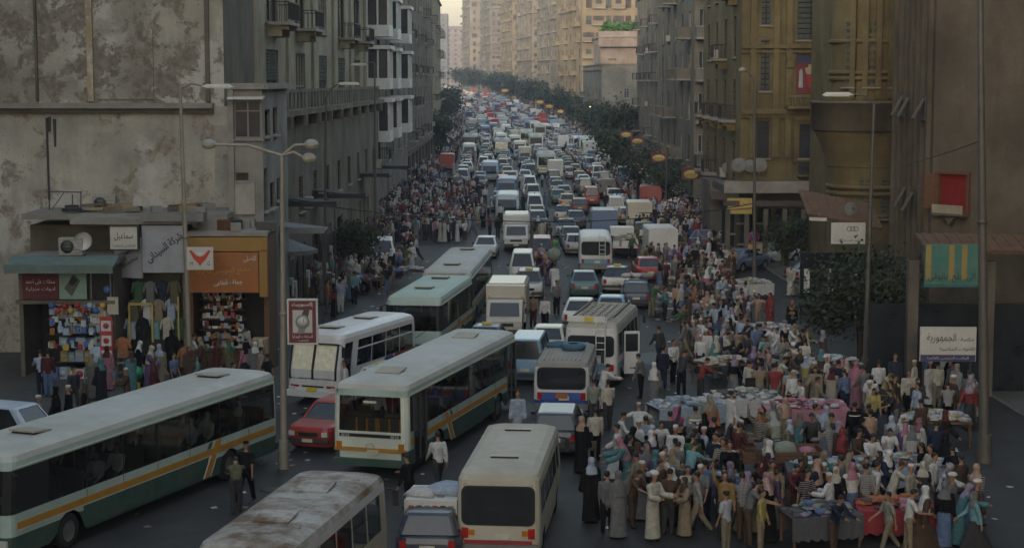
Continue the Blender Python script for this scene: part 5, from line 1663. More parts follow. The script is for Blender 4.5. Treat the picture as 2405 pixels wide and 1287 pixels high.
def robe_mesh(J, wide=1.0, hemz=.07, sleeves=True):
    mb = MB(); m = M_cloth; ax = J['ax']; P = J['P']; z = Vector((0, 0, 1))
    ctr = (J['legs'][0][2] + J['legs'][1][2]) / 2
    sp_ = max(0, abs(J['legs'][0][2].y - J['legs'][1][2].y) / 2)
    loft(mb, [((ctr.x, ctr.y, hemz), .235 * wide, (.19 + sp_) * wide, z), ((ctr.x, ctr.y * .6, .42), .205 * wide, (.165 + sp_ * .6) * wide, z), (P - ax * .06, .188 * wide, .145 * wide, ax), (P + ax * .12, .172 * wide, .130 * wide, ax), (J['chest'], .198 * wide, .138, ax), (J['sh'], .190, .108, ax), (J['sh'] + ax * .05, .085, .075, ax)], m, 18)
    if sleeves:
        for s, e, w, h, d in J['arms']: limb(mb, [s, e, w], [.082, .075, .082 * wide], m)
    me = _remesh(mb, .026, 2); me.materials.append(M_cloth); return me
def skirt_mesh(J):
    mb = MB(); z = Vector((0, 0, 1)); P = J['P']; ax = J['ax']
    ctr = (J['legs'][0][2] + J['legs'][1][2]) / 2; s_ = abs(J['legs'][0][2].y - J['legs'][1][2].y) / 2
    loft(mb, [((ctr.x, ctr.y, .10), .22, .19 + s_, z), ((ctr.x, ctr.y * .6, .45), .20, .165 + s_ * .6, z), (P, .178, .128, ax), (P + ax * .10, .16, .118, ax)], M_cloth, 16)
    me = _remesh(mb, .027, 2); me.materials.append(M_cloth); return me
def hair_mesh(J):
    mb = MB(); H, hx = J['head'], J['hx']; fw = Vector((0, hx.z, -hx.y))
    c = H + hx * .030 - fw * .016
    loft(mb, [(c - hx * .075 - fw * .02, .045, .04, hx), (c - hx * .045 - fw * .012, .078, .080, hx), (c, .086, .098, hx), (c + hx * .05, .080, .095, hx), (c + hx * .09, .05, .06, hx)], M_hair, 12)
    me = _remesh(mb, .02, 2); me.materials.append(M_hair); return me
def scarf_mesh(J, long=False):
    mb = MB(); H, hx, ax = J['head'], J['hx'], J['ax']; fw = Vector((0, hx.z, -hx.y))
    c = H + hx * .018 - fw * .022
    loft(mb, [(c - hx * .10, .07, .075, hx), (c - hx * .03, .094, .103, hx), (c + hx * .04, .095, .108, hx), (c + hx * .10, .062, .075, hx)], M_cloth, 14)
    lo = (.34 if long else .13)
    loft(mb, [(J['sh'] - ax * lo - fw * .01, .225 if long else .20, .165 if long else .145, ax), (J['sh'] - ax * .02, .195, .125, ax), (J['neck'] + hx * .03, .10, .095, hx), (H - hx * .05 - fw * .01, .088, .092, hx)], M_cloth, 14)
    me = _remesh(mb, .022, 2); me.materials.append(M_cloth); return me
def cap_mesh(J, kind):
    mb = MB(); H, hx = J['head'], J['hx']; fw = Vector((0, hx.z, -hx.y)); c = H - fw * .006
    if kind == 'cap': loft(mb, [(c + hx * .045, .086, .102, hx), (c + hx * .11, .078, .092, hx), (c + hx * .125, .05, .06, hx)], M_cloth, 14)
    else:
        loft(mb, [(c + hx * .035, .098, .112, hx), (c + hx * .06, .125, .14, hx), (c + hx * .11, .118, .13, hx), (c + hx * .145, .06, .07, hx)], M_cloth, 14)
    me = _remesh(mb, .018, 2); me.materials.append(M_cloth); return me

POSES = {
    'stand': dict(lean=2, arm=((4, 7, 10), (6, 8, 14))),
    'idle': dict(lean=1, hip=(6, -4), knee=(4, 0), arm=((20, 10, 75), (4, 7, 12))),
    'walk': dict(lean=5, hip=(24, -20), knee=(6, 14), arm=((-20, 7, 14), (24, 8, 22))),
    'stride': dict(lean=4, hip=(-16, 20), knee=(20, 4), arm=((26, 8, 30), (-18, 7, 10))),
    'reach': dict(lean=18, hip=(4, -4), head=12, arm=((55, 10, 25), (40, 12, 35))),
    'carry': dict(lean=3, arm=((25, 10, 70), (25, 10, 70))),
    'bend': dict(lean=55, hip=(8, -4), knee=(8, 2), head=5, arm=((70, 8, 10), (60, 12, 12))),
    'wide': dict(lean=10, hip=(10, -8), arm=((35, 48, 10), (40, 55, 5))),
    'raise': dict(lean=2, arm=((140, 20, 40), (6, 8, 12))),
    'look': dict(lean=6, hip=(3, -3), head=16, arm=((30, 8, 55), (8, 8, 15))),
    'sit': dict(lean=4, hip=(85, 85), knee=(85, 85), arm=((20, 8, 45), (20, 8, 50)))}
_pm, _jm = {}, {}
BUILD = dict(body=body_mesh, shirt=lambda J: shirt_mesh(J), tshirt=lambda J: shirt_mesh(J, False), trousers=trouser_mesh, robe=lambda J: robe_mesh(J), abaya=lambda J: robe_mesh(J, 1.12, .05), skirt=skirt_mesh, jacket=lambda J: shirt_mesh(J, True, .14),
             hair=hair_mesh, scarf=scarf_mesh, longscarf=lambda J: scarf_mesh(J, True), cap=lambda J: cap_mesh(J, 'cap'), turban=lambda J: cap_mesh(J, 'turban'))
def pmesh(pose, what):
    if pose not in _jm: _jm[pose] = skeleton(**POSES[pose])
    if (pose, what) not in _pm: _pm[pose, what] = BUILD[what](_jm[pose])
    return _pm[pose, what]
PART = dict(shirt='shirt', tshirt='shirt', jacket='jacket', trousers='trousers', robe='robe', abaya='robe', skirt='skirt', hair='hair', scarf='headscarf', longscarf='headscarf', cap='cap', turban='turban')
CL = dict(white=(.60, .60, .59), cream=(.50, .46, .36), black=(.014, .014, .016), navy=(.022, .032, .075), blue=(.10, .19, .38), paleblue=(.34, .42, .55), grey=(.19, .19, .195), darkgrey=(.06, .06, .065), brown=(.11, .065, .04), tan=(.34, .25, .15), red=(.34, .03, .03), maroon=(.13, .025, .03), pink=(.50, .17, .24), hotpink=(.60, .07, .24), orange=(.52, .17, .03), yellow=(.50, .40, .07), mustard=(.38, .22, .04), green=(.06, .16, .07), olive=(.15, .14, .06), teal=(.06, .25, .28), turquoise=(.15, .42, .47), lilac=(.33, .26, .42), purple=(.13, .07, .20), peach=(.55, .31, .21), sage=(.30, .33, .24), khaki=(.27, .23, .14), brightgreen=(.12, .50, .13))
CW = dict(paleblue='pale blue', darkgrey='dark grey', hotpink='hot pink', brightgreen='bright green')
for _k, _c in list(CL.items()):
    _l = sum(_c) / 3; _s = .82 if min(_c) > .3 else .72
    CL[_k] = tuple((_l + (v - _l) * .72) * _s for v in _c)
def cw(c): return CW.get(c, c)
SPOTS = []
def person(pose, wear, label, xy, rz, scale=1.0, h=0., group=None):
    """wear: list of (garment, colour)"""
    x, y = xy
    me = pmesh(pose, 'body')
    if h == 0 and y > 57 and (x < kerbL(y) or x > kerbR(y)): h = .14
    o = link('person', me, None, (x, y, tz(y) + h), (0, 0, rz), label=label, cat='person', group=group)
    o.scale = (scale, scale, scale)
    for g, c in wear:
        k = link(PART[g], pmesh(pose, g), o)
        col = CL[c]; k.color = (*col, 1)
        if group == 'shoppers crowding the square' and g in ('shirt', 'tshirt', 'abaya', 'skirt', 'scarf') and CR.random() < .3:
            k.material_slots[0].link = 'OBJECT'; k.material_slots[0].material = CR.choice(M_PAT)
    SPOTS.append((x, y))
    return o
SKIN_T = None
def man(top, bottom='darkgrey', hat='hair', long=True): return [('shirt' if long else 'tshirt', top), ('trousers', bottom), (hat, 'black' if hat == 'hair' else 'white')]
def gal(c, hat='hair', hc='white'): return [('robe', c), (hat, 'black' if hat == 'hair' else hc)]
def woman(robe, scarf, long=False): return [('abaya', robe), ('longscarf' if long else 'scarf', scarf)]
def girl(top, skirt, scarf): return [('shirt', top), ('skirt', skirt), ('scarf', scarf)]
# facing: 0 = away along the avenue, 90 = to the left, 180 = towards us, -90 = to the right
NEAR = [  # px, py of the feet, pose, wear, facing, label
    (1216, 1040, 'stand', gal('paleblue'), 180, 'man in a pale grey blue robe standing beside the middle bus front, facing us'),
    (1030, 1150, 'walk', [('shirt', 'white'), ('trousers', 'darkgrey'), ('hair', 'black')], 20, 'man in white printed top stepping up to the middle bus rear door'),
    (962, 1212, 'look', [('jacket', 'black'), ('trousers', 'black'), ('hair', 'black')], 60, 'man in a black jacket behind the rear corner of the middle bus'),
    (578, 1178, 'walk', [('tshirt', 'black'), ('trousers', 'black'), ('cap', 'black')], -15, 'man in black cap and top with pale crescent print beside the nearest bus'),
    (556, 1205, 'bend', [('tshirt', 'olive'), ('trousers', 'darkgrey'), ('hair', 'black')], 10, 'boy in a green top stooping by the rear wheel of the nearest bus'),
    (812, 960, 'stand', man('white', 'navy'), 100, 'man in white leaning at the door of the white midi bus'),
    (1252, 770, 'stand', [('shirt', 'tan'), ('trousers', 'maroon'), ('hair', 'black')], 180, 'man in tan top and maroon trousers next to the box truck'),
    (1280, 778, 'stand', man('white', 'black'), 170, 'man in white shirt and black trousers walking between the box truck and the ladder minibus'),
    (1307, 740, 'stand', man('grey', 'black'), 200, 'man in grey in the lane behind the ladder minibus'),
    (1302, 690, 'walk', gal('white'), 0, 'stooped porter in pale clothes carrying a huge white sack on the avenue'),
    (1302, 618, 'carry', [('shirt', 'brightgreen'), ('trousers', 'grey'), ('hair', 'black')], 0, 'person in bright green top in the middle of the avenue by the street cable'),
    (1414, 962, 'reach', gal('white'), -60, 'man in white robe leaning to the blue banded minibus door, back to us'),
    (1342, 965, 'stand', woman('black', 'black'), -90, 'woman all in black standing against the back of the blue banded minibus'),
    (1398, 1085, 'stand', [('shirt', 'cream'), ('trousers', 'black'), ('hair', 'black')], 10, 'man in untucked cream shirt and black trousers beside the woman with the orange scarf'),
    (1365, 1110, 'stand', woman('black', 'peach'), -40, 'woman in black robe and peach headscarf beside the cream minibus'),
    (1428, 1010, 'idle', [('shirt', 'cream'), ('trousers', 'darkgrey'), ('hair', 'black')], 20, 'man in cream shirt near the open minibus door, hand at chest'),
    (1395, 1003, 'idle', [('shirt', 'sage'), ('trousers', 'darkgrey'), ('hair', 'black')], -20, 'man in sage coloured shirt behind the blue banded minibus corner'),
    (1500, 1070, 'wide', gal('white', 'cap'), 0, 'man in long white robe and white cap reaching with both arms spread'),
    (1455, 1095, 'look', man('white', 'black'), -90, 'boy in white shirt in profile beside the man in white robe and cap'),
    (1470, 1140, 'reach', woman('black', 'black', True), -60, 'broad woman in a black cloak bending at the first stall'),
    (1388, 1225, 'stand', woman('black', 'paleblue'), 10, 'woman in black robe with a pale blue headscarf near the bottom of the street gap'),
    (1425, 1255, 'idle', man('grey', 'black'), -20, 'man in dull grey jacket beside the pale blue scarved woman'),
    (1452, 1262, 'stand', woman('grey', 'grey', True), 30, 'woman wrapped in pale grey from head to knee at the lower edge'),
    (1500, 1205, 'look', man('khaki', 'darkgrey'), 50, 'man in khaki jacket turned to the right in the lower crowd'),
    (1568, 1255, 'look', man('brown', 'darkgrey'), -30, 'man in brown shirt with folded arms at the lower edge'),
    (1520, 1170, 'look', man('brown', 'brown'), 160, 'man in dark brown suit looking down in the lower crowd'),
    (1585, 1165, 'stand', man('white', 'black'), 5, 'man in white shirt, back turned, left of the turquoise shirt'),
    (1617, 1180, 'reach', man('turquoise', 'navy'), -50, 'person in turquoise top reaching to the right'),
    (1672, 1150, 'reach', man('white', 'black'), -70, 'man in white shirt stretching his arm over a stall'),
    (1654, 1225, 'stand', man('blue', 'navy'), 0, 'man in blue shirt with his back turned at the lower edge'),
    (1700, 1265, 'raise', [('shirt', 'mustard'), ('trousers', 'darkgrey'), ('hair', 'black')], 180, 'person in mustard top with a raised arm at the very bottom'),
    (1632, 1085, 'stand', [('shirt', 'sage'), ('trousers', 'navy'), ('hair', 'black')], 0, 'person in green and white striped jumper seen from behind'),
    (1590, 1085, 'look', girl('hotpink', 'navy', 'hotpink'), 20, 'girl in hot pink scarf and top before the pale blue cloth stall'),
    (1665, 1055, 'stand', woman('sage', 'sage', True), 10, 'woman in a long sage green cloak by the tented stall'),
    (1715, 1040, 'stand', gal('white'), -70, 'man in white robe seen from the side by the central stalls'),
    (1728, 1130, 'look', man('maroon', 'tan'), -60, 'man in dull red shirt holding a dark bag before the wooden cart'),
    (1785, 1085, 'stand', woman('mustard', 'orange', True), -150, 'woman in mustard robe with orange scarf by the central stalls'),
    (1815, 1075, 'stand', woman('sage', 'grey', True), 15, 'woman in grey green cloak next to the woman in mustard'),
    (1842, 1060, 'stand', woman('tan', 'peach', True), 30, 'woman in sand coloured cloak right of the grey green cloak'),
    (1912, 1080, 'idle', man('cream', 'sage'), -80, 'boy in cream shirt and pale green trousers beside the pale blue cloak'),
    (1938, 1085, 'stand', woman('paleblue', 'paleblue', True), 0, 'person in a flowing pale blue cloak seen from behind, right of centre'),
    (2005, 1070, 'stand', man('black', 'black'), 0, 'taller man in black jacket with pale shoulder stripe, right hand market'),
    (2038, 1075, 'stand', man('black', 'black'), 10, 'shorter man in black jacket with pale shoulder stripe beside the taller one'),
    (2125, 1085, 'look', [('tshirt', 'white'), ('trousers', 'navy'), ('hair', 'black')], 40, 'man in black and white hooped jumper in the right hand market'),
    (2165, 1060, 'look', man('brown', 'darkgrey'), 20, 'man in a brown checked shirt bending to a stall on the right'),
    (2195, 1120, 'look', man('navy', 'black'), -20, 'man in navy blue shirt at the rightmost stall, back to us'),
    (2010, 1140, 'look', man('brown', 'brown'), -150, 'man in brown shirt facing a woman in red at the right market'),
    (1975, 1145, 'stand', woman('maroon', 'red', True), -60, 'woman in a dark red cloak right of the wooden cart'),
    (1982, 1205, 'reach', woman('tan', 'tan', True), -40, 'woman in a tan cloak bending over low goods at the bottom right'),
    (2040, 1150, 'reach', man('white', 'paleblue'), -170, 'man in white shirt and pale trousers bent over a striped cloth stall'),
    (1880, 1190, 'bend', man('white', 'navy'), -60, 'man in white shirt doubled over beside the wooden cart'),
    (2062, 955, 'stand', man('white', 'black'), 0, 'man in crisp white shirt and dark trousers on the upper right market'),
    (2132, 985, 'stand', man('cream', 'black'), 170, 'man in cream shirt facing us on the upper right market'),
    (2200, 960, 'stand', man('cream', 'khaki'), 10, 'heavy man in cream jacket and khaki trousers by the white sign board'),
    (2238, 955, 'stand', man('grey', 'darkgrey'), 20, 'man in grey beside the heavy man in the cream jacket'),
    (2275, 985, 'look', man('grey', 'black'), 0, 'man in grey shirt at the right edge by the dark pole'),
    (1858, 695, 'walk', [('robe', 'cream'), ('trousers', 'cream'), ('hair', 'black')], 150, 'man in cream tunic and trousers standing alone beside the silver parked sedan'),
    (1860, 790, 'stand', woman('black', 'orange', True), 160, 'woman in black with an orange scarf and white bag on open ground'),
    (1808, 775, 'stand', woman('red', 'red', True), 120, 'woman in a red robe and red scarf above the white stall'),
    (1780, 770, 'wide', man('peach', 'tan'), 180, 'vendor in pale peach shirt with arms out behind the white stall'),
    (1590, 745, 'stand', [('shirt', 'peach'), ('trousers', 'navy'), ('hair', 'black')], 180, 'man in peach shirt and blue jeans at the edge of the upper crowd'),
    (1530, 745, 'reach', man('green', 'khaki'), -60, 'man in green shirt pushing a barrow by the car with the roof rack'),
    (1632, 755, 'stand', girl('orange', 'darkgrey', 'orange'), -160, 'person in bright orange top in the upper crowd'),
    (1660, 770, 'stand', woman('peach', 'peach', True), 170, 'woman in pinkish robe right of the bright orange top'),
    (1580, 900, 'idle', man('white', 'black'), -150, 'man in white shirt holding a white bag on the open asphalt'),
    (1548, 860, 'walk', man('darkgrey', 'navy'), 30, 'man in dark clothes first on the open asphalt by the ladder minibus'),
    (1556, 915, 'stand', man('navy', 'navy'), 0, 'man in dark blue beside the man with the white bag'),
    (1505, 935, 'look', man('grey', 'black'), 60, 'man in grey brown shirt left of the open asphalt'),
    (1535, 960, 'stand', woman('grey', 'white', True), -30, 'woman in light grey cloak with white scarf before the stalls'),
    (1600, 930, 'reach', man('darkgrey', 'black'), -40, 'man in grey coat stooping at the upper stall'),
    (1645, 945, 'reach', man('red', 'darkgrey'), -80, 'man in red shirt leaning over a stall of pale garments'),
    (1782, 965, 'look', man('tan', 'grey'), -10, 'man in beige shirt carrying a black bag among the central stalls'),
    (1756, 960, 'look', man('cream', 'darkgrey'), -70, 'man in cream shirt left of the beige shirt, facing right'),
    (1885, 870, 'walk', man('white', 'black'), 20, 'woman in white blouse with black rucksack on the open ground'),
    (1985, 980, 'look', man('blue', 'navy'), 30, 'man in mid blue shirt behind the two men in black jackets'),
    (2090, 1010, 'idle', man('olive', 'navy'), 70, 'boy in olive yellow top facing left on the right market'),
    (2008, 960, 'stand', woman('pink', 'pink', True), -20, 'woman in a pink robe behind the mid blue shirt'),
    # left pavement and shops
    (115, 940, 'stand', [('shirt', 'maroon'), ('trousers', 'blue'), ('hair', 'black')], 10, 'man in dark red shirt and blue jeans outside the left goods kiosk'),
    (253, 925, 'stand', woman('pink', 'maroon'), -10, 'person in dull rose tunic and trousers outside the left goods kiosk'),
    (325, 915, 'look', woman('black', 'white'), -90, 'woman in black with a white scarf holding a green bag by the clothes shop'),
    (405, 885, 'stand', woman('black', 'black', True), 0, 'woman all in black before the clothes shop steps'),
    (452, 895, 'look', man('white', 'navy'), -70, 'man in white leaning beside the lamp post and the nearest bus roof'),
    (530, 870, 'stand', man('cream', 'darkgrey'), -10, 'boy in cream shirt outside the orange sign shop'),
    (575, 868, 'stand', man('white', 'black'), 0, 'boy in white shirt further right outside the orange sign shop'),
    (578, 905, 'stand', girl('pink', 'navy', 'black'), 60, 'child in a pink top before the orange sign shop'),
    (600, 905, 'stand', woman('grey', 'white'), 30, 'woman with a white scarf beside the child in pink'),
    (640, 805, 'stand', man('paleblue', 'darkgrey'), 10, 'man in pale blue shirt at the cardboard counter of the orange sign shop'),
    (478, 905, 'look', woman('brown', 'tan'), 100, 'woman with a brown scarf between lamp post and orange sign shop'),
    (510, 905, 'look', woman('maroon', 'brown'), -60, 'woman in maroon beside the brown scarved woman'),
    (542, 905, 'look', woman('olive', 'green'), 40, 'woman in olive green left of the child in pink'),
    (135, 1040, 'stand', woman('black', 'black', True), 90, 'first of three dark clad women behind the nearest bus roof'),
    (165, 1035, 'stand', man('black', 'black', 'cap'), 120, 'man in white cap among the dark clad women behind the nearest bus'),
    (202, 1030, 'stand', woman('black', 'brown', True), 100, 'woman in black with rust brown scarf behind the nearest bus'),
    (92, 1050, 'stand', man('tan', 'darkgrey', 'cap'), -60, 'man in tan with a white cap at the left edge behind the nearest bus'),
    (98, 935, 'reach', man('paleblue', 'navy'), 20, 'shopper in pale blue bending at the far left goods display'),
    (590, 735, 'stand', man('white', 'navy'), 140, 'man in white on the pavement beside the white midi bus roof'),
    (800, 735, 'stand', man('paleblue', 'white'), 10, 'man in pale blue and white above the white midi bus'),
    (832, 715, 'stand', man('turquoise', 'navy'), -30, 'man in turquoise shirt above the white midi bus'),
    (785, 745, 'stand', girl('red', 'black', 'black'), 60, 'person in brick red beside the man in pale blue and white'),
    (780, 655, 'stand', man('yellow', 'darkgrey'), 20, 'man in yellow shirt by the third lamp post'),
    (742, 660, 'stand', man('white', 'grey'), -20, 'man in white left of the yellow shirt under the awnings'),
]
HATCH = {}
PR = random.Random(5)
for px, py, pose, wear, fac, lb in NEAR:
    if py > 1290: py = 1290
    g = G(px, py)
    o = person(pose, wear, lb, (g.x, g.y), rad(fac), PR.uniform(.97, 1.03))
    HATCH[lb] = o
    o['near'] = 1

# garment details that the photo shows: stripes, prints, shoulder bands
def band(o, zs, m, name='stripe'):
    """stripe bands cut to the torso ring of an upright figure"""
    mb = MB()
    for z, t in zs:
        mb.lathe([(.199, z), (.202, z + t * .5), (.199, z + t)], m, n=20)
    mb.v = [(x, y * .70, z) for x, y, z in mb.v]
    k = mb.build(name, o); return k
def find(s): return next(o for l, o in HATCH.items() if s in l)
band(find('green and white striped'), [(.98, .06), (1.1, .06), (1.22, .06), (1.32, .05)], M_white)
band(find('hooped'), [(.98, .045), (1.07, .045), (1.16, .045), (1.25, .045), (1.33, .04)], M_black)
for s in ('taller man in black', 'shorter man in black'): band(find(s), [(1.33, .028)], M_white, 'shoulder_stripe')
pr = MB(); pr.lathe([(.03, 0), (.06, .0), (.06, .01), (.03, .01)], M_white, (0, .145, 0), 14, 'Y'); pr.build('print', find('crescent'), (0, 0, 1.2))

# clothes stalls, wooden cart and heaps of goods
GARM = [(.55, .55, .54), (.50, .47, .40), (.36, .43, .52), (.48, .22, .28), (.12, .16, .32), (.30, .04, .05), (.10, .10, .11), (.40, .34, .22), (.26, .30, .26), (.45, .16, .06), (.30, .22, .36)]
GARM = [tuple(v * .78 for v in c) for c in GARM]
GM = [mat('garment_%s' % n, c, .95, var=.25, scale=8, bump=.5) for n, c in zip(['white', 'cream', 'pale_blue', 'rose', 'navy', 'red', 'charcoal', 'sand', 'sage', 'orange', 'lilac'], GARM)]
STALL_R = random.Random(31)
def lump(mb, c, r, m, rnd, flat=.45):
    n, k = 7, 4; vs, fs = [], []; ph = rnd.uniform(0, 6); s1, s2 = rnd.uniform(.7, 1.3), rnd.uniform(.7, 1.3)
    for j in range(k + 1):
        t = pi * j / k
        for i in range(n):
            a = 2 * pi * i / n; q = r * (1 + .25 * sin(3 * a + ph) * sin(t))
            vs.append((c[0] + q * s1 * sin(t) * cos(a), c[1] + q * s2 * sin(t) * sin(a), c[2] + r * flat * cos(t)))
    for j in range(k):
        for i in range(n): fs.append((j * n + i, (j + 1) * n + i, (j + 1) * n + (i + 1) % n, j * n + (i + 1) % n))
    mb.mesh(vs, fs, m, True)
def stall(px, py, w, d, rz, label, mix, hl, cloth=None, n=70):
    g = G(px, py); x, y = g.x, g.y; rnd = STALL_R
    root = empty('market_stall', (x, y, 0), rz, label=label, cat='stall', group='market stalls on the right of the square')
    t = MB(); t.box((0, 0, .80), (w, d, .06), M_wood); t.build('table_top', root)
    leg = None
    for sx in (-1, 1):
        for sy in (-1, 1):
            if leg is None: k = MB(); k.box((0, 0, .385), (.06, .06, .77), M_wood); leg = k.data('leg')
            link('leg', leg, root, (sx * (w / 2 - .06), sy * (d / 2 - .06), 0))
    if cloth is not None:
        c = MB(); N = 22
        for sy in (-1, 1):
            vs = []
            for i in range(N + 1):
                u = -w / 2 - .03 + (w + .06) * i / N
                vs += [(u, sy * (d / 2 + .02), .84), (u, sy * (d / 2 + .05 + .04 * sin(i * 1.9)), .24 + .04 * sin(i * 2.3))]
            c.mesh(vs, [(2 * i, 2 * i + 1, 2 * i + 3, 2 * i + 2) for i in range(N)], GM[cloth], True)
        c.box((0, 0, .845), (w + .06, d + .04, .012), GM[cloth]); c.build('table_cloth', root)
    h = MB()
    for i in range(n):
        u, v = rnd.uniform(-1, 1), rnd.uniform(-1, 1)
        z = .88 + .26 * (1 - u * u) * (1 - v * v) * rnd.uniform(.4, 1)
        if rnd.random() < .5:
            q = rnd.choice(mix); a_ = rnd.uniform(-.5, .5)
            for l in range(rnd.choice([1, 2, 3])): h.box((u * (w / 2 - .14) + rnd.uniform(-.02, .02), v * (d / 2 - .10), z - .02 + .045 * l), (rnd.uniform(.22, .32), rnd.uniform(.16, .24), .04), GM[q if rnd.random() < .6 else rnd.choice(mix)], rz=a_ + rnd.uniform(-.1, .1), rx=rnd.uniform(-.12, .12), taper=.9)
        else: lump(h, (u * (w / 2 - .08), v * (d / 2 - .06), z), rnd.uniform(.09, .19), GM[rnd.choice(mix)], rnd)
    h.build('garment_heap', None, (x, y, 0), rz, label=hl, cat='clothes', kind='stuff')
    SPOTS.append((x, y)); STALLS.append((x, y, max(w, d) / 2))
    return root
STALLS = []
ST = [  # px, py, width, depth, turn, stall label, colours of the goods, heap label, cloth
    (1615, 1005, 2.6, 1.3, .3, 'stall covered in pale blue grey cloth behind the man in the white robe and cap', (2, 2, 0, 8), 'heap of pale blue grey cloth on the stall near the white robed man', 2),
    (1745, 985, 2.6, 1.4, .1, 'table of white and grey garments between the sage cloak and the mustard robe', (0, 0, 1, 8, 6), 'heap of white and grey garments on the central table', 0),
    (1700, 900, 2.4, 1.2, .2, 'stall heaped with cream knitwear in front of the red shirted man', (1, 1, 7, 0), 'cream knitwear heap in front of the red shirted man', None),
    (1800, 815, 2.6, 1.2, .05, 'white draped stall below the vendor with spread arms', (0, 0, 2, 10), 'white and lilac heap below the vendor with spread arms', 0),
    (1890, 1010, 2.8, 1.3, .0, 'stall hung with pink and magenta cloth behind the pale blue cloak', (3, 3, 5, 0, 10), 'pink and white towels stacked on the magenta stall', 3),
    (1945, 1165, 2.4, 1.4, -.1, 'stall of folded pale blue jeans right of the wooden cart', (2, 2, 4, 8, 0), 'folded pale denim right of the wooden cart', 6),
    (2110, 1150, 2.8, 1.5, -.15, 'stall of striped cloth with an orange item on it in the right market', (2, 8, 1, 9, 0), 'striped pale cloth heap with an orange item', 2),
    (2200, 1040, 2.2, 1.2, -.2, 'table of white bundles near the dark pole at the right', (0, 0, 1, 2, 7), 'white bundles on the table near the dark pole', None),
    (2110, 1262, 2.2, 1.2, -.1, 'low stall of red and orange goods at the bottom right', (5, 9, 9, 3, 6), 'red and orange goods heaped at the bottom right', 5),
    (1925, 1275, 1.9, 1.1, .2, 'dark stall of mixed bundles at the lower edge below the wooden cart', (6, 4, 8, 6, 10), 'mixed dark bundles at the lower edge', 6),
    (1760, 700, 2.4, 1.2, .2, 'stall of pale cloth beside the lamp post with the round sign', (0, 1, 7, 2), 'pale cloth heap by the lamp post with the round sign', 0),
    (1620, 690, 2.4, 1.2, .1, 'stall in the upper crowd near the car with the roof rack', (7, 1, 0, 3), 'sand and white goods in the upper crowd', None),
    (1960, 900, 2.2, 1.1, -.1, 'stall of white garments left of the broad leafy tree foot', (0, 0, 6, 2), 'white garments left of the leafy tree foot', None),
    (1690, 1200, 1.8, 1.1, .1, 'stall topped with a net basket near the blue shirted man', (6, 8, 2, 4), 'basket goods near the blue shirted man', None),
    (960, 668, 2.4, 1.2, .3, 'pavement stall above the green roofed bus on the left', (0, 6, 4, 5, 1), 'mixed goods on the left pavement stall', None),
    (845, 690, 2.4, 1.2, .3, 'second pavement stall on the left, by the motorbikes', (6, 6, 5, 0, 4), 'dark mixed goods on the second left pavement stall', None),
]
for a in ST: stall(*a[:6], a[6], a[7], a[8])
def cart():
    g = G(1832, 1132)
    root = empty('hand_cart', (g.x, g.y, 0), .06, label='brown wooden hand cart with two wheels loaded with bundles in the market', cat='cart')
    b = MB(); b.box((0, 0, .74), (2.5, 1.2, .06), M_wood); b.build('bed', root)
    for y in (-.6, .6):
        for z in (.85, .99):
            p = MB(); p.box((0, y, z), (2.5, .04, .11), M_wood); p.build('plank', root)
    for x in (-1.23, 1.23): p = MB(); p.box((x, 0, .92), (.04, 1.15, .26), M_wood); p.build('plank', root)
    for y in (-.68, .68):
        w = MB(); w.lathe([(.38, -.03), (.42, -.03), (.42, .03), (.38, .03)], M_tyre, (.2, y, .42), 18, 'Y')
        for i in range(8): a = pi * i / 4; w.tube((.2, y, .42), (.2 + .38 * cos(a), y, .42 + .38 * sin(a)), .012, .012, M_grey, 5)
        w.build('wheel', root)
    h = MB()
    for y in (-.4, .4): h.tube((-1.2, y, .8), (-2.1, y, .95), .03, .03, M_wood)
    h.build('handle', root)
    for x, m, r, l in ((-.5, 6, .34, 'black bundle on the wooden hand cart'), (.15, 8, .36, 'grey green bundle on the wooden hand cart'), (.8, 3, .24, 'small rose coloured bundle at the end of the wooden cart')):
        q = MB(); lump(q, (0, 0, r * .6), r, GM[m], STALL_R, .8); q.build('bundle', None, (g.x + x, g.y, .78), label=l, cat='bundle')
    STALLS.append((g.x, g.y, 1.4))
cart()

# the rest of the crowd: scattered people, individually dressed
ZONE = [  # polygon in picture (feet), count, where, facing choices
    ([(1440, 560), (1640, 520), (1760, 600), (1700, 700), (1560, 760), (1490, 650)], 120, 'in the dense upper right crowd'),
    ([(1600, 700), (1720, 690), (1770, 770), (1760, 900), (1620, 900), (1590, 800)], 85, 'above the cream knitwear stall'),
    ([(1740, 830), (1960, 870), (2000, 960), (1900, 1000), (1700, 960)], 48, 'left of the leafy tree'),
    ([(1440, 1100), (1720, 1060), (1760, 1180), (1700, 1270), (1470, 1270)], 46, 'beside the cream minibus'),
    ([(1780, 1090), (2230, 1060), (2260, 1200), (2100, 1270), (1800, 1260)], 42, 'among the lower right stalls'),
    ([(1700, 1210), (2280, 1200), (2300, 1300), (1700, 1300)], 30, 'along the bottom edge'),
    ([(2000, 900), (2290, 930), (2300, 1060), (2030, 1020)], 22, 'near the white sign board'),
    ([(770, 560), (960, 560), (990, 640), (900, 700), (760, 740), (700, 720)], 95, 'beside the mint buses'),
    ([(920, 440), (1120, 430), (1160, 520), (1100, 570), (960, 570), (860, 540)], 150, 'left of the white box van'),
    ([(1430, 430), (1620, 430), (1700, 520), (1560, 560), (1470, 540)], 110, 'under the yellow sign'),
    ([(90, 935), (330, 925), (640, 880), (650, 930), (380, 1000), (220, 1010)], 16, 'before the left shops'),
    ([(1255, 440), (1300, 440), (1320, 680), (1270, 680)], 12, 'in the middle of the avenue'),
    ([(700, 560), (780, 540), (840, 470), (900, 430), (960, 420), (900, 520), (760, 620)], 85, 'under the dark awnings'),
]
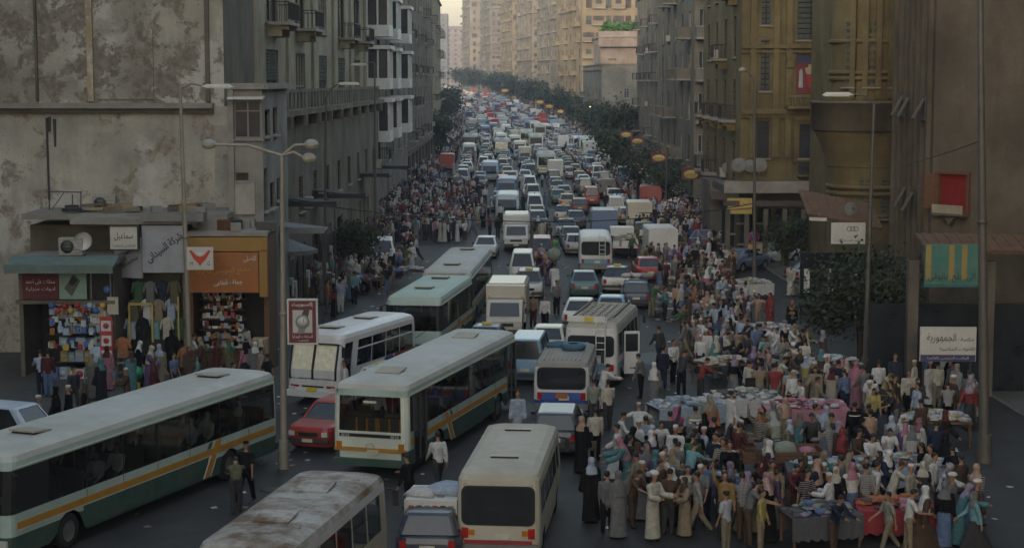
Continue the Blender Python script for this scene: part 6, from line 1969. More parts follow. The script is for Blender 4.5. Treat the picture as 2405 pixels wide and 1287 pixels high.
def inside(p, poly):
    x, y = p; c = False
    for (x1, y1), (x2, y2) in zip(poly, poly[1:] + poly[:1]):
        if (y1 > y) != (y2 > y) and x < (x2 - x1) * (y - y1) / (y2 - y1) + x1: c = not c
    return c
TOPS = ['white'] * 6 + ['cream'] * 3 + ['black'] * 9 + ['darkgrey'] * 5 + ['navy'] * 4 + ['brown'] * 3 + ['olive', 'grey'] * 2 + ['blue', 'paleblue', 'paleblue', 'grey', 'grey', 'darkgrey', 'darkgrey', 'brown', 'tan', 'red', 'maroon', 'pink', 'orange', 'yellow', 'green', 'olive', 'teal', 'turquoise', 'peach', 'sage', 'khaki', 'lilac', 'purple']
BOTS = ['black', 'navy', 'darkgrey', 'grey', 'brown', 'khaki', 'blue', 'tan']
SCARF = ['white', 'black', 'pink', 'paleblue', 'cream', 'maroon', 'tan', 'lilac', 'peach', 'brown', 'grey', 'teal']
labels = {o['label'] for o in HATCH.values()}
def dress(r):
    k = r.random(); t = r.choice(TOPS)
    if k < .52:
        b = r.choice(BOTS); lg = r.random() < .6; hat = 'hair' if r.random() < .9 else 'cap'
        return man(t, b, hat, lg), f"man in {cw(t)} {'shirt' if lg else 'short sleeves'} and {cw(b)} trousers{', white cap' if hat == 'cap' else ''}"
    if k < .62:
        c = r.choice(['white', 'white', 'cream', 'grey', 'paleblue', 'brown', 'tan']); hat = r.choice(['hair', 'cap', 'turban'])
        return gal(c, hat), f"man in a {cw(c)} robe{'' if hat == 'hair' else ' and white ' + hat}"
    if k < .82:
        c = r.choice(['black', 'black', 'black', 'navy', 'brown', 'grey', 'sage', 'tan', 'maroon', 'purple', 'teal']); s = r.choice(SCARF); lg = r.random() < .4
        return woman(c, s, lg), f"woman in {cw(c)} robe and {'long ' if lg else ''}{cw(s)} scarf"
    s = r.choice(SCARF); b = r.choice(BOTS)
    return girl(t, b, s), f"woman in {cw(t)} blouse, {cw(b)} skirt and {cw(s)} scarf"
CR = random.Random(77); N_IND = len(NEAR)
def clear(x, y, d):
    if hits(x, y, -.45): return False
    for sx, sy, r in STALLS:
        if abs(sx - x) < r + .15 and abs(sy - y) < .95: return False
    return all((a - x) ** 2 + (b - y) ** 2 > d * d for a, b in SPOTS)
crowd_pts = []
FREE = 262 - len(NEAR)
tot = sum(z[1] for z in ZONE)
for poly, n, where in ZONE:
    xs, ys = [p[0] for p in poly], [p[1] for p in poly]; made = 0
    for _ in range(n * 40):
        if made >= n: break
        px, py = CR.uniform(min(xs), max(xs)), CR.uniform(min(ys), max(ys))
        if not inside((px, py), poly): continue
        g = G(px, py)
        if not clear(g.x, g.y, .44): continue
        crowd_pts.append((g.y, g.x, where)); SPOTS.append((g.x, g.y)); made += 1
crowd_pts.sort()
DIST = MB()
lowm = [mat('far_cloth_%d' % i, CL[c], .95) for i, c in enumerate(['white', 'cream', 'black', 'navy', 'paleblue', 'darkgrey', 'brown', 'red', 'pink', 'blue', 'tan', 'grey'])]
def low_person(mb, x, y, r):
    z = tz(y); s = r.uniform(.93, 1.05); t = r.choice([0, 0, 0, 1, 2, 2, 3, 4, 4, 5, 6, 7, 8, 9, 10, 11]); robe = r.random() < .35
    b = t if robe else r.choice([2, 3, 5, 2]); a = r.uniform(0, 6); ca, sa = cos(a), sin(a)
    def ell(z0, r0x, r0y, z1, r1x, r1y, m, n=7, dx=0, dy=0):
        vs = [(x + dx + ca * rx * cos(2 * pi * i / n) - sa * ry * sin(2 * pi * i / n), y + dy + sa * rx * cos(2 * pi * i / n) + ca * ry * sin(2 * pi * i / n), z + zz * s) for zz, rx, ry in ((z0, r0x, r0y), (z1, r1x, r1y)) for i in range(n)]
        mb.mesh(vs, [(i, (i + 1) % n, n + (i + 1) % n, n + i) for i in range(n)] + [tuple(range(n, 2 * n))], m, False)
    if robe: ell(.05, .24, .2, .95, .17, .13, lowm[b])
    else:
        for k in (-.1, .1): ell(.03, .06, .07, .95, .09, .11, lowm[b], 6, ca * k, sa * k)
    ell(.92, .17, .12, 1.30, .2, .13, lowm[t]); ell(1.30, .2, .13, 1.46, .10, .08, lowm[t])
    for k in (-.24, .24): ell(.8, .045, .05, 1.4, .06, .06, lowm[t], 5, ca * k, sa * k)
    hm = r.choice([M_hair, M_hair, M_hair, lowm[0], lowm[2], lowm[8]])
    ell(1.44, .06, .06, 1.56, .085, .095, M_skin); ell(1.56, .09, .10, 1.68, .05, .05, hm)
LOCS = sorted(range(len(crowd_pts)), key=lambda i: crowd_pts[i][0])
made = 0; PENDING = []
for y, x, where in crowd_pts:
    if made < FREE:
        for _ in range(60):
            w, d = dress(CR); lb = f'{d} {where}'
            if lb not in labels: break
        labels.add(lb)
        px_ = CX + x / y * FPX
        po = CR.choice(['stand', 'stand', 'idle', 'walk', 'stride', 'reach', 'carry', 'look', 'look', 'raise' if CR.random() < .3 else 'stand'])
        person(po, w, lb, (x, y), CR.uniform(-pi, pi), CR.uniform(.9, 1.05), group='shoppers crowding the square'); made += 1
    else: PENDING.append((x, y)) if y < 150 else low_person(DIST, x, y, CR)
# beyond them the crowd is one mass along both edges of the avenue
for _ in range(2600):
    y = 130 + 420 * CR.random() ** 1.7
    side = CR.random() < .5
    x = (kerbL(y) + CR.uniform(-3.5, 7)) if side else (kerbR(y) + CR.uniform(-7, 4.5))
    if CR.random() < .12: x = CR.uniform(kerbL(y), kerbR(y))
    if hits(x, y, -.4): continue
    q = clear(x, y, .5) if y < 260 else True
    if q: low_person(DIST, x, y, CR)
_dec = {}
def dec(pose, what, ratio):
    k = (pose, what)
    if k not in _dec:
        o = bpy.data.objects.new('form', pmesh(pose, what)); C.objects.link(o)
        md = o.modifiers.new('d', 'DECIMATE'); md.ratio = ratio
        me = bpy.data.meshes.new_from_object(o.evaluated_get(bpy.context.evaluated_depsgraph_get())); bpy.data.objects.remove(o)
        _dec[k] = ([v.co.copy() for v in me.vertices], [tuple(p.vertices) for p in me.polygons])
    return _dec[k]
_cm = {}
def cmat(c):
    if c not in _cm: _cm[c] = mat('crowd_cloth_' + c, CL[c], .95, var=.3, scale=8, bump=.6)
    return _cm[c]
for x, y in PENDING:
    w, d = dress(CR); po = CR.choice(['stand', 'stand', 'idle', 'walk', 'look', 'look', 'reach'])
    M = Matrix.Translation((x, y, tz(y) + (.14 if x < kerbL(y) or x > kerbR(y) else 0))) @ Matrix.Rotation(CR.uniform(-pi, pi), 4, 'Z') @ Matrix.Scale(CR.uniform(.9, 1.05), 4)
    for g, c in [('body', None)] + w:
        vs, fs = dec(po, g, .09 if g == 'body' else .13)
        DIST.mesh([M @ v for v in vs], fs, M_skin if c is None else M_hair if g == 'hair' else cmat(c), True)
DIST.build('distant_crowd', kind='stuff', label='distant crowd lining both edges of the jammed avenue', cat='crowd')

# passengers seen through the glass
def passengers(bus, n, rows, what, L, rnd, floor=.92):
    M = Matrix.Translation(bus.location) @ Matrix.Rotation(bus.rotation_euler.z, 4, 'Z')
    spots = [(sx, y) for y in rows for sx in (-1, 1)]
    rnd.shuffle(spots)
    for i, (sx, y) in enumerate(spots[:n]):
        t = rnd.choice(['white', 'paleblue', 'cream', 'red', 'navy', 'pink', 'grey', 'blue', 'white', 'tan'])
        p = M @ Vector((sx * .80, y, 0))
        st = rnd.random() < .35
        if st: p = M @ Vector((sx * .25, y + .4, 0))
        hat = rnd.choice(['hair', 'hair', 'scarf'])
        w = [('shirt', t), ('trousers', 'darkgrey'), (hat, 'white' if hat == 'scarf' else 'black')]
        o = link('person', pmesh('stand' if st else 'sit', 'body'), None, (p.x, p.y, floor + .03 if st else floor - .12 + .02), (0, 0, bus.rotation_euler.z), cat='person', group='passengers inside the ' + what)
        o['label'] = f"{'standing' if st else 'seated'} passenger in {cw(t)}{' and white scarf' if hat == 'scarf' else ''} behind glass of the {what}"
        for g, c in w:
            k = link(PART[g], pmesh('stand' if st else 'sit', g), o); k.color = (*CL[c], 1)
prn = random.Random(12)
passengers(BUS_L, 17, [-5.15 + .95 * i for i in range(9)], 'nearest mint bus', 12, prn)
passengers(BUS_C, 15, [-5.15 + .95 * i for i in range(9)], 'middle mint bus', 12, prn)
passengers(BUS_W, 6, [-2.45 + .95 * i for i in range(4)], 'white striped midi bus', 7, prn)

# ------------------------------------------------------------------ left shops
SR = random.Random(99)
M_awn = mat('green_grey_awning', (.13, .19, .18), .85, var=.25, scale=2, dirt=.5)
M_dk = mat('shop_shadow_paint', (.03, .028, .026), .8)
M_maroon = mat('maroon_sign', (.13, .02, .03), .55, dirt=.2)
M_mintsign = mat('mint_sign', (.28, .42, .36), .55, dirt=.2)
M_gsign = mat('grey_shop_sign', (.34, .355, .39), .55, dirt=.25)
M_osign = mat('orange_shop_sign', (.34, .115, .025), .55, dirt=.25)
M_oframe = mat('ochre_frame', (.32, .17, .035), .6, dirt=.25)
M_wsign = mat('white_sign', (.55, .54, .50), .5, dirt=.25)
M_ink = mat('sign_ink', (.025, .025, .035), .6)
M_letw = mat('white_lettering', (.62, .62, .60), .5)
M_lety = mat('faded_yellow_lettering', (.50, .26, .05), .5)
M_letr = mat('red_lettering', (.40, .04, .03), .5)
M_yel = mat('yellow_sign', (.44, .35, .09), .5, dirt=.2)
M_card = mat('cardboard', (.32, .23, .13), .85, var=.2)

def goods(kind, c, d, m, label, group, rz=0., extra=None):
    b = MB(); b.box((0, 0, d[2] / 2), d, m)
    if extra: extra(b, d)
    return b.build(kind, None, c, rz, label=label, cat='goods', group=group)
def disc(mm):
    def f(b, d): b.lathe([(.0, -d[1] / 2 - .012), (d[0] * .36, -d[1] / 2 - .01), (d[0] * .36, -d[1] / 2)], mm, (0, 0, d[2] / 2), 14, 'Y')
    return f
def panel(mm):
    def f(b, d): b.box((0, -d[1] / 2 - .006, d[2] * .62), (d[0] * .8, .012, d[2] * .3), mm)
    return f
GBLUE = mat('blue_carton', (.09, .16, .40), .55, var=.2); GPALE = mat('pale_blue_carton', (.36, .46, .58), .55, var=.15); GWHITE = mat('white_carton', (.56, .56, .54), .55, var=.15); GRED = mat('red_carton', (.42, .05, .05), .55); GYEL = mat('yellow_carton', (.50, .36, .07), .6)

def kiosk_goods():
    Y = 69.6; x0, x1 = XA(40, Y), XA(262, Y); zt = ZA(618, Y)
    org = Vector(((x0 + x1) / 2, Y + 1, .14))
    root = empty('goods_kiosk', org, label='kiosk crammed with boxed household goods under a grey green awning at the far left', cat='shop')
    w = MB()
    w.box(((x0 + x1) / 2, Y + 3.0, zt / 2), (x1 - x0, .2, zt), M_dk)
    for x in (x0, x1 - .08): w.box((x, Y + 1.4, zt / 2), (.16, 2.8, zt), P_dun)
    w.build('wall', root, origin=org)
    r = MB(); r.box(((x0 + x1) / 2, Y + 1.3, zt + .1), (x1 - x0 + .4, 3.4, .2), M_conc); r.build('roof', root, origin=org)
    a = MB()
    a.box(((x0 + x1) / 2, Y - .75, ZA(618, Y - .8)), (x1 - x0 + .5, 1.2, .10), M_awn, rx=.30); a.box(((x0 + x1) / 2, Y - 1.32, ZA(632, Y - 1.3)), (x1 - x0 + .5, .06, .34), M_awn)
    a.build('awning', root, origin=org)
    zb0, zb1 = ZA(702, Y - .2), ZA(640, Y - .2)
    for xa, xb, m, t in ((44, 131, M_maroon, 1), (131, 198, M_mintsign, 2), (200, 258, M_dk, 3)):
        s = MB(); u, v = XA(xa, Y - .2), XA(xb, Y - .2)
        s.box(((u + v) / 2, Y - .2, (zb0 + zb1) / 2), (v - u - .03, .12, zb1 - zb0), m)
        so = s.build('sign_panel', root, origin=org)
        c = Vector(((u + v) / 2, Y - .265, (zb0 + zb1) / 2)) - org
        if t == 1:
            text('محلات على احمد', (v - u) * .8, M_letw, so, c + Vector((0, 0, .16)), height=.22); text('ادوات منزلية', (v - u) * .8, M_letw, so, c + Vector((0, 0, -.13)), height=.18)
        if t == 2:
            q = MB(); q.prism([(-.35, -.1), (.05, .45), (.3, .2), (-.05, -.42)], -.02, 0, M_gshut); q.prism([(-.18, .12), (0, .42), (.22, .25), (.0, 0)], -.03, -.02, M_ink); q.build('emblem', so, c)
        if t == 3:
            q = MB(); [q.box((x, -.03, 0), (.05, .06, zb1 - zb0), M_grey) for x in (-.35, .42)]; q.sphere((.28, -.06, -.15), .16, GBLUE); q.build('display_frame', so, c)
    e = MB(); e.box(((x0 + x1) / 2, Y - .3, ZA(709, Y - .3)), (x1 - x0 + .2, .3, .14), P_dun); e.build('lintel', root, origin=org)
    for i, z in enumerate((.5, 1.1, 1.7, 2.3)):
        s = MB(); s.box(((x0 + x1) / 2 + .3, Y + .9 - .12 * i, z + .12), (x1 - x0 - 1.2, .5, .04), M_dgrey); s.build('shelf', root, origin=org)
    mats_ = [('blue', GBLUE), ('pale blue', GPALE), ('white', GWHITE), ('yellow', GYEL), ('red', GRED), ('pale blue', GPALE), ('white', GWHITE), ('blue', GBLUE)]
    rows = ['bottom', 'second', 'third', 'top']
    for ri, z in enumerate((.66, 1.26, 1.86, 2.46)):
        x = XA(120, Y)
        j = 0
        while x < XA(255, Y) - .3:
            wd = SR.uniform(.26, .42); cn, m = SR.choice(mats_)
            goods('boxed_goods', (x + wd / 2, Y + .72 - .12 * ri, z), (wd - .03, .36, SR.uniform(.34, .50)), m, f'{cn} carton on the {rows[ri]} shelf of the goods kiosk', 'cartons on the kiosk shelves', extra=disc(GWHITE if cn != 'white' else GBLUE) if SR.random() < .4 else panel(GWHITE if cn != 'white' else GBLUE)); x += wd; j += 1
    for i in range(9):
        px = 98 + i * 19; g = Vector((XA(px, 69.1), 69.1 + SR.uniform(-.25, .2), .14)); cn, m = SR.choice(mats_)
        goods('boxed_goods', g, (SR.uniform(.3, .42), .3, SR.uniform(.32, .5)), m, f'{cn} box standing on the pavement before the goods kiosk', 'boxes on the pavement by the kiosk', rz=SR.uniform(-.3, .3), extra=disc(GRED if cn == 'white' else GWHITE))
    c = Vector((XA(240, 68.9), 68.9, ZA(800, 68.9)))
    b = MB(); b.box((0, 0, 0), (.5, .06, 1.9), GRED)
    for k in range(3): b.box((0, -.035, -.6 + .6 * k), (.40, .01, .42), GWHITE); b.lathe([(0, -.05), (.12, -.045), (.12, -.04)], GRED, (0, 0, -.6 + .6 * k), 10, 'Y')
    b.build('display_banner', None, c, label='red banner printed with white squares hanging at the goods kiosk corner', cat='banner')
    f = MB(); f.lathe([(.0, -.03), (.30, -.02), (.34, .0), (.30, .05), (0, .05)], GPALE, (0, 0, 0), 20, 'Y'); f.lathe([(.08, -.06), (0, -.07)], GWHITE, n=10, axis='Y'); f.tube((0, .02, -.3), (0, .02, -1.0), .03, .03, M_grey)
    f.build('pedestal_fan', None, (XA(217, 68.9), 68.9, 1.15), label='pale round fan standing among boxes before the goods kiosk', cat='fan')
    hw = MB()
    for i in range(120):
        x = SR.uniform(XA(108, 69.3), XA(252, 69.3)); z = SR.choice([2.05, 2.45, 2.8, 3.05, 1.5]) + SR.uniform(-.12, .12)
        hw.box((x, 69.25 + SR.uniform(-.08, .15), z), (SR.uniform(.10, .24), .05, SR.uniform(.12, .28)), SR.choice([GBLUE, GPALE, GWHITE, GWHITE, GPALE, GYEL, GRED, M_dk, M_mintsign, M_osign]), rz=SR.uniform(-.3, .3))
    for i in range(9): hw.sphere((XA(112 + 15 * i, 69.0), 69.0, 3.1 - .2 * (i % 2)), .13, SR.choice([GBLUE, GRED, GYEL, GPALE]), 8, 6)
    hw.build('hanging_wares', root, origin=org, kind='stuff')
    n = MB(); n.box((0, 0, 0), (.44, .05, .7), M_cream); n.build('notice_board', None, (XA(257, 69.2), 69.2, ZA(718, 69.2)), label='cream notice board hanging between the goods kiosk and the clothes shop', cat='sign')
kiosk_goods()

def clothes_shop():
    Y = 71.2; x0, x1 = XA(264, Y), XA(436, Y); zt = ZA(525, Y)
    org = Vector(((x0 + x1) / 2, Y + 1, .14))
    root = empty('clothes_shop', org, label='clothes shop with a grey slanted lettered fascia between the goods kiosk and the orange shop', cat='shop')
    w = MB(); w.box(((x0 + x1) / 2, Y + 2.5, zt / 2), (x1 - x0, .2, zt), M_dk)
    for x in (x0 + .1, x1 - .1): w.box((x, Y + 1.2, zt / 2), (.2, 2.6, zt), P_dun)
    w.build('wall', root, origin=org)
    r = MB(); r.box(((x0 + x1) / 2 - .6, Y + 1.2, zt + .1), (x1 - x0 + 2.2, 3.2, .22), M_conc); r.box((XA(410, Y), Y - .2, ZA(508, Y)), (2.5, .9, .34), M_grey); r.build('roof', root, origin=org)
    # fascia: short left return and broad front face
    f = MB(); u, v = XA(330, Y - .4), XA(436, Y - .4); za, zb = ZA(640, Y - .4), ZA(530, Y - .4)
    f.box(((u + v) / 2, Y - .4, (za + zb) / 2), (v - u, .14, zb - za), M_gsign)
    fo = f.build('sign_panel', root, origin=org)
    text('شركة السيدانى', 1.75, M_ink, fo, Vector(((u + v) / 2, Y - .48, (za + zb) / 2 + .05)) - org, rot=.62, height=.42, bold=.02)
    f2 = MB(); u2 = XA(268, Y - .1); f2.box((0, 0, 0), (math.hypot(u - u2, .5) + .02, .12, zb - za - .25), M_gsign)
    f2o = f2.build('sign_panel', root, Vector(((u + u2) / 2 - .02, Y - .28, (za + zb) / 2 - .35)) - org, -.38)
    text('Khaled', .75, M_ink, f2o, (-.05, -.07, .22), rot=.5, height=.2); text('Shopline', .85, M_ink, f2o, (.1, -.07, -.2), rot=.5, height=.22)
    st = MB()
    for i in range(3): st.box((XA(372, Y), Y - .6 + .3 * i, .2 + .14 * i), (1.6, .9, .16), M_conc)
    st.build('step', root, origin=org)
    fr = MB(); z0, z1 = .15, ZA(712, Y)
    for px in (296, 350): fr.box((XA(px, Y - .3), Y - .3, (z0 + z1) / 2 + .6), (.07, .08, z1 - z0 - 1.2), M_yel)
    fr.box((XA(323, Y - .3), Y - .3, z1), (XA(350, Y) - XA(296, Y), .08, .10), M_yel); fr.box((XA(412, Y - .3), Y - .3, z1 - .6), (.06, .08, 1.8), M_yel)
    fr.build('door_frame', root, origin=org)
    cols = ['paleblue', 'olive', 'green', 'black', 'white', 'grey', 'turquoise', 'tan', 'navy', 'cream']
    for i in range(13):
        px = 300 + i * 9.5; rowz = 2.0 + (i % 3) * .75; c = cols[i % len(cols)]
        g = MB(); loft(g, [((0, 0, -.55), .18, .06, (0, 0, 1)), ((0, 0, 0), .16, .06, (0, 0, 1)), ((0, 0, .28), .20, .05, (0, 0, 1)), ((0, 0, .36), .07, .04, (0, 0, 1))], GMC(c), 8)
        for s in (-1, 1): g.tube((s * .17, 0, .28), (s * .27, 0, -.12), .06, .05, GMC(c), 6)
        g.build('hanging_garment', None, (XA(px, Y - .1), Y - .15 - .1 * (i % 2), rowz), label=f'{cw(c)} garment hanging in the front of the clothes shop', cat='garment', group='garments hung outside the clothes shop')
    for px, py, c, lb in ((278, 815, 'orange', 'bright orange shirt on a stand outside the clothes shop'), (427, 838, 'orange', 'orange cloth hanging beside the lamp post at the clothes shop')):
        Yp = 69.3; g = MB()
        loft(g, [((0, 0, -.42), .24, .1, (0, 0, 1)), ((0, 0, 0), .22, .1, (0, 0, 1)), ((0, 0, .3), .25, .09, (0, 0, 1)), ((0, 0, .4), .08, .06, (0, 0, 1))], GMC(c), 10)
        for s in (-1, 1): g.tube((s * .2, 0, .28), (s * .32, 0, -.05), .08, .07, GMC(c), 7)
        z = ZA(py, Yp); g.tube((0, 0, -.4), (0, 0, .16 - z), .02, .02, M_grey); g.build('shirt_stand', None, (XA(px, Yp), Yp, z), label=lb, cat='garment')
def GMC(c): return mat('cloth_' + c, CL[c], .95, var=.25, scale=8, bump=.4)
clothes_shop()

def orange_shop():
    Y = 71.0; x0, x1 = XA(437, Y), XA(628, Y)
    org = Vector(((x0 + x1) / 2, Y + 1, .14)); zt = ZA(550, Y)
    root = empty('orange_shop', org, label='shop with a big orange sign and packed shelves beside the lamp post', cat='shop')
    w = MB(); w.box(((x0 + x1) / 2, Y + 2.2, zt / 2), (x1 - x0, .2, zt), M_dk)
    for x in (x0 + .1, x1 - .1): w.box((x, Y + 1.0, zt / 2), (.2, 2.3, zt), M_wood)
    w.build('wall', root, origin=org)
    r = MB(); r.box(((x0 + x1) / 2, Y + 1.1, zt + .02), (x1 - x0, 2.6, .18), M_conc)
    for i in range(12): r.box((SR.uniform(x0, x1), Y + SR.uniform(0, 2), zt + .28), (SR.uniform(.3, .9), .5, SR.uniform(.15, .5)), SR.choice([M_dgrey, M_conc, M_wood, M_grey]), rz=SR.random())
    r.build('roof', root, origin=org)
    f = MB(); zc = (ZA(560, Y) + ZA(592, Y)) / 2
    f.box(((x0 + x1) / 2, Y - .3, ZA(572, Y)), (x1 - x0, .3, .55), M_oframe); f.box((XA(618, Y), Y - .3, ZA(640, Y)), (.32, .3, 1.9), M_oframe); f.build('sign_frame', root, origin=org)
    s = MB(); u, v = XA(441, Y), XA(607, Y); za, zb = ZA(684, Y), ZA(590, Y)
    s.box(((u + v) / 2, Y - .42, (za + zb) / 2), (v - u, .12, zb - za), M_osign); so = s.build('sign_panel', root, origin=org)
    c = Vector(((u + v) / 2, Y - .485, (za + zb) / 2)) - org
    text('مصنع السويسى للاحذية', 2.2, M_lety, so, c + Vector((0, 0, .05)), rot=.06, height=.34); text('جملة - قطاعى', 1.15, M_letw, so, c + Vector((.2, 0, -.42)), rot=.06, height=.26, bold=.01); text('الاصلى', .5, M_letw, so, c + Vector((1.1, 0, .55)), height=.26)
    for i in range(6):
        q = MB(); q.box(((x0 + x1) / 2 - .4, Y + .9, .9 + .42 * i), (x1 - x0 - 1.4, .4, .03), M_wood); q.build('shelf', root, origin=org)
    shoe = MB()
    for i in range(6):
        n = 22
        for j in range(n):
            if SR.random() < .4: shoe.box((x0 + .5 + (x1 - x0 - 1.7) * (j + .5) / n, Y + .58, 1.0 + .42 * i + SR.uniform(-.05, .2)), (.16, .08, .2), SR.choice([M_letw, M_card, GPALE, M_cream, GRED, M_osign]))
            x = x0 + .5 + (x1 - x0 - 1.7) * j / n; shoe.box((x, Y + .80, .98 + .42 * i), (.085, .26, .10), SR.choice([M_letw, M_letw, GBLUE, M_wood, M_cream, M_grey]), rx=-.3)
    shoe.build('shelf_stock', root, origin=org, kind='stuff')
    k = MB(); k.box((XA(500, Y), Y - .7, .62), (2.4, .7, .95), M_wood); k.box((XA(500, Y), Y - .7, 1.11), (2.5, .8, .05), M_dwood); k.build('counter', root, origin=org)
    for px, py, s_, lb in ((595, 800, .9, 'larger cardboard carton stacked at the orange shop corner'), (605, 770, .62, 'smaller cardboard carton on the orange shop corner stack')):
        goods('cardboard_box', (XA(px, 69.8), 69.8, .14 if s_ > .7 else 1.05), (s_, .7, s_), M_card, lb, None)
orange_shop()
def sign_box(px, py, Y, wpx, hpx, th, m, label, lines, rz=0., name='sign', frame=None):
    p = D(px, py, Y); k = Y / FPX; w, h = wpx * k, hpx * k
    b = MB(); b.box((0, 0, 0), (w, th, h), m); o = b.build(name, None, p, rz, label=label, cat='sign')
    if frame:
        f = MB()
        for sx in (-1, 1): f.box((sx * w / 2, -.02, 0), (.05, th + .03, h + .06), frame); f.box((0, -.021, sx * h / 2), (w - .05, th + .03, .05), frame)
        f.build('frame', o)
    for s, x, z, ww, hh, mm, rot in lines: text(s, ww * w, mm, o, (x * w, -th / 2 - .004, z * h), rot=rot, height=hh * h)
    return o
sign_box(292, 558, 70.0, 66, 56, .34, M_wsign, 'boxy white sign with dark Arabic script projecting above the clothes shop', [('سماعيل', 0, .06, .66, .34, mat('brown_ink', (.06, .03, .02), .6), 0), ('للملابس الجاهزة', 0, -.34, .8, .13, M_ink, 0)], .06, frame=M_dwood)
o = sign_box(470, 607, 68.3, 62, 54, .06, M_wsign, 'white square sign with a red spread winged emblem on the lamp post', [('M', -.32, -.22, .1, .16, M_ink, 0), ('G', .32, -.22, .1, .18, M_ink, 0)], .03)
e = MB(); e.prism([(-.42, .30), (-.34, .34), (-.1, .08), (0, .16), (.1, .08), (.34, .34), (.42, .30), (.24, -.02), (.1, -.16), (0, -.30), (-.1, -.16), (-.24, -.02)], -.045, -.032, mat('vermilion', (.50, .06, .03), .5)); e.prism([(-.12, .2), (0, .06), (.12, .2), (0, .3)], -.05, -.044, M_letw); e.build('emblem', o)

# ------------------------------------------------------------------ air conditioners
def ac_mesh():
    b = MB(); b.box((0, 0, 0), (.85, .42, .62), mat('ac_casing', (.40, .39, .35), .6, dirt=.5))
    b.lathe([(.24, -.215), (.24, -.225), (.02, -.222)], M_dgrey, (-.12, 0, 0), 16, 'Y')
    for i in range(5): b.box((0, -.218, -.24 + .12 * i), (.8, .012, .015), M_grey)
    b.box((0, .1, -.36), (.9, .5, .05), M_dgrey)
    return b.data('air_conditioner')
ACM = ac_mesh()
for px, py, Y, s, lb in ((245, 478, 74.6, 1.15, 'window air conditioner set against the blank wall'), (168, 578, 69.8, 1.1, 'old air conditioner with round fan on the goods kiosk roof')):
    p = D(px, py, Y); o = link('air_conditioner', ACM, None, p, (0, 0, .05), label=lb, cat='air conditioner'); o.scale = (s, s, s)
seen = {}
for (loc, rz), lab in AC_SPOTS:
    if loc.y > 420: continue
    d = Vector((sin(rz), -cos(rz), 0)) * .24
    o = link('air_conditioner', ACM, None, loc + d + Vector((0, 0, .3)), (0, 0, rz), cat='air conditioner', group='air conditioners on facades')
    side = 'left' if loc.x < 0 else 'right'; fl = int((loc.z - tz(loc.y) - 3) / 3.8) + 1
    o['label'] = f"air conditioner at storey {fl} of the {' '.join((lab or 'old block').split()[:6])}"
mb = MB(); mb.lathe([(.45, -.2), (.44, .0), (.3, .12), (.02, .16)], M_letw, n=16, axis='Y'); p = D(196, 566, 69.6); o = mb.build('satellite_dish', None, p, label='small white dish beside the air conditioner on the goods kiosk', cat='satellite dish'); o.scale = (.8, .8, .8)
# railing of the little terrace in front of the blank wall
t = MB(); Yt = 74.4
for px in (116, 170, 190): t.tube(D(px, 500, Yt), D(px, 450 if px != 170 else 456, Yt), .025, .025, M_dgrey, 6)
t.tube(D(112, 450, Yt), D(192, 452, Yt), .025, .025, M_dgrey, 6); t.tube(D(118, 498, Yt), D(152, 450, Yt), .02, .02, M_dgrey, 6)
o0 = D(150, 500, Yt); t.build('terrace_rail', None, o0, origin=o0, label='rusty rail frame standing against the blank wall', cat='railing')
tr = MB(); z = ZA(500, 73); x0, x1 = XA(60, 73), XA(540, 73)
tr.box(((x0 + x1) / 2, 74.0, z - .1), (x1 - x0, 3.6, .24), M_conc); tr.box(((x0 + x1) / 2, 74.6, z / 2 - .3), (x1 - x0, 2.4, z - .5), P_dun)
o0 = Vector(((x0 + x1) / 2, 74, 0)); o = tr.build('terrace_block', None, o0, origin=o0, label='low flat roofed terrace block behind the three left shops', cat='building')
for i in range(26):
    px = SR.uniform(150, 520); p = D(px, SR.uniform(492, 498), 73.2)
    b = MB(); b.box((0, 0, 0), (SR.uniform(.2, .9), SR.uniform(.2, .6), SR.uniform(.1, .35)), SR.choice([M_conc, M_wood, M_dgrey, P_dun, M_card]), rz=SR.random()); b.build('rooftop_junk', None, (p.x, SR.uniform(72.5, 74.6), z + .16), label='piece of junk left on the flat roof above the left shops', cat='junk', group='junk on the left shop roofs')

# ------------------------------------------------------------------ lamp posts
M_post = mat('lamp_post_paint', (.30, .27, .22), .55, .2, dirt=.4)
M_postd = mat('dark_post_paint', (.10, .095, .085), .55, .2, dirt=.3)
def lamp_post(px, py, tpx, tpy, arms, label, m=M_post, r=.11, Y=None):
    g = G(px, py) if Y is None else Vector((XA(px, Y), Y, tz(Y)))
    root = empty('street_lamp', g, label=label, cat='street lamp')
    top = D(tpx, tpy, g.y) - g
    p = MB(); p.tube((0, 0, 0), (top.x * .5, 0, top.z * .5), r * 1.15, r * .85, m, 10); p.tube((top.x * .5, 0, top.z * .5), top, r * .85, r * .6, m, 10); p.tube((0, 0, 0), (0, 0, .9), r * 1.7, r * 1.5, m, 10); p.lathe([(r, -.05), (r * 1.15, -.05), (r * 1.15, .05), (r, .05)], m, (top.x * .5, 0, top.z * .5), 10)
    p.build('pole', root)
    for ax, ay, kind in arms:
        e = D(ax, ay, g.y) - g
        a = MB(); mid_ = (top + e) / 2 + Vector((0, 0, .15)); a.tube(top, mid_, r * .5, r * .45, m, 8); a.tube(mid_, e, r * .45, r * .4, m, 8); a.build('arm', root)
        s = 1 if e.x > top.x else -1; h = MB()
        if kind == 'long':
            h.box((s * .55, 0, .02), (1.25, .26, .12), M_wsign, taper=.7); h.box((s * .6, 0, -.06), (1.0, .2, .05), M_letw)
        else:
            h.lathe([(.0, .17), (.10, .15), (.20, .08), (.23, .0)], mat('lamp_hood', (.30, .29, .26), .6, dirt=.5), (s * .12, 0, 0), 14); h.lathe([(.23, 0), (.19, -.10), (.0, -.14)], mat('lamp_bowl', (.42, .38, .27), .3), (s * .12, 0, 0), 14)
        h.build('lamp_head', root, e)
    return root, g, top
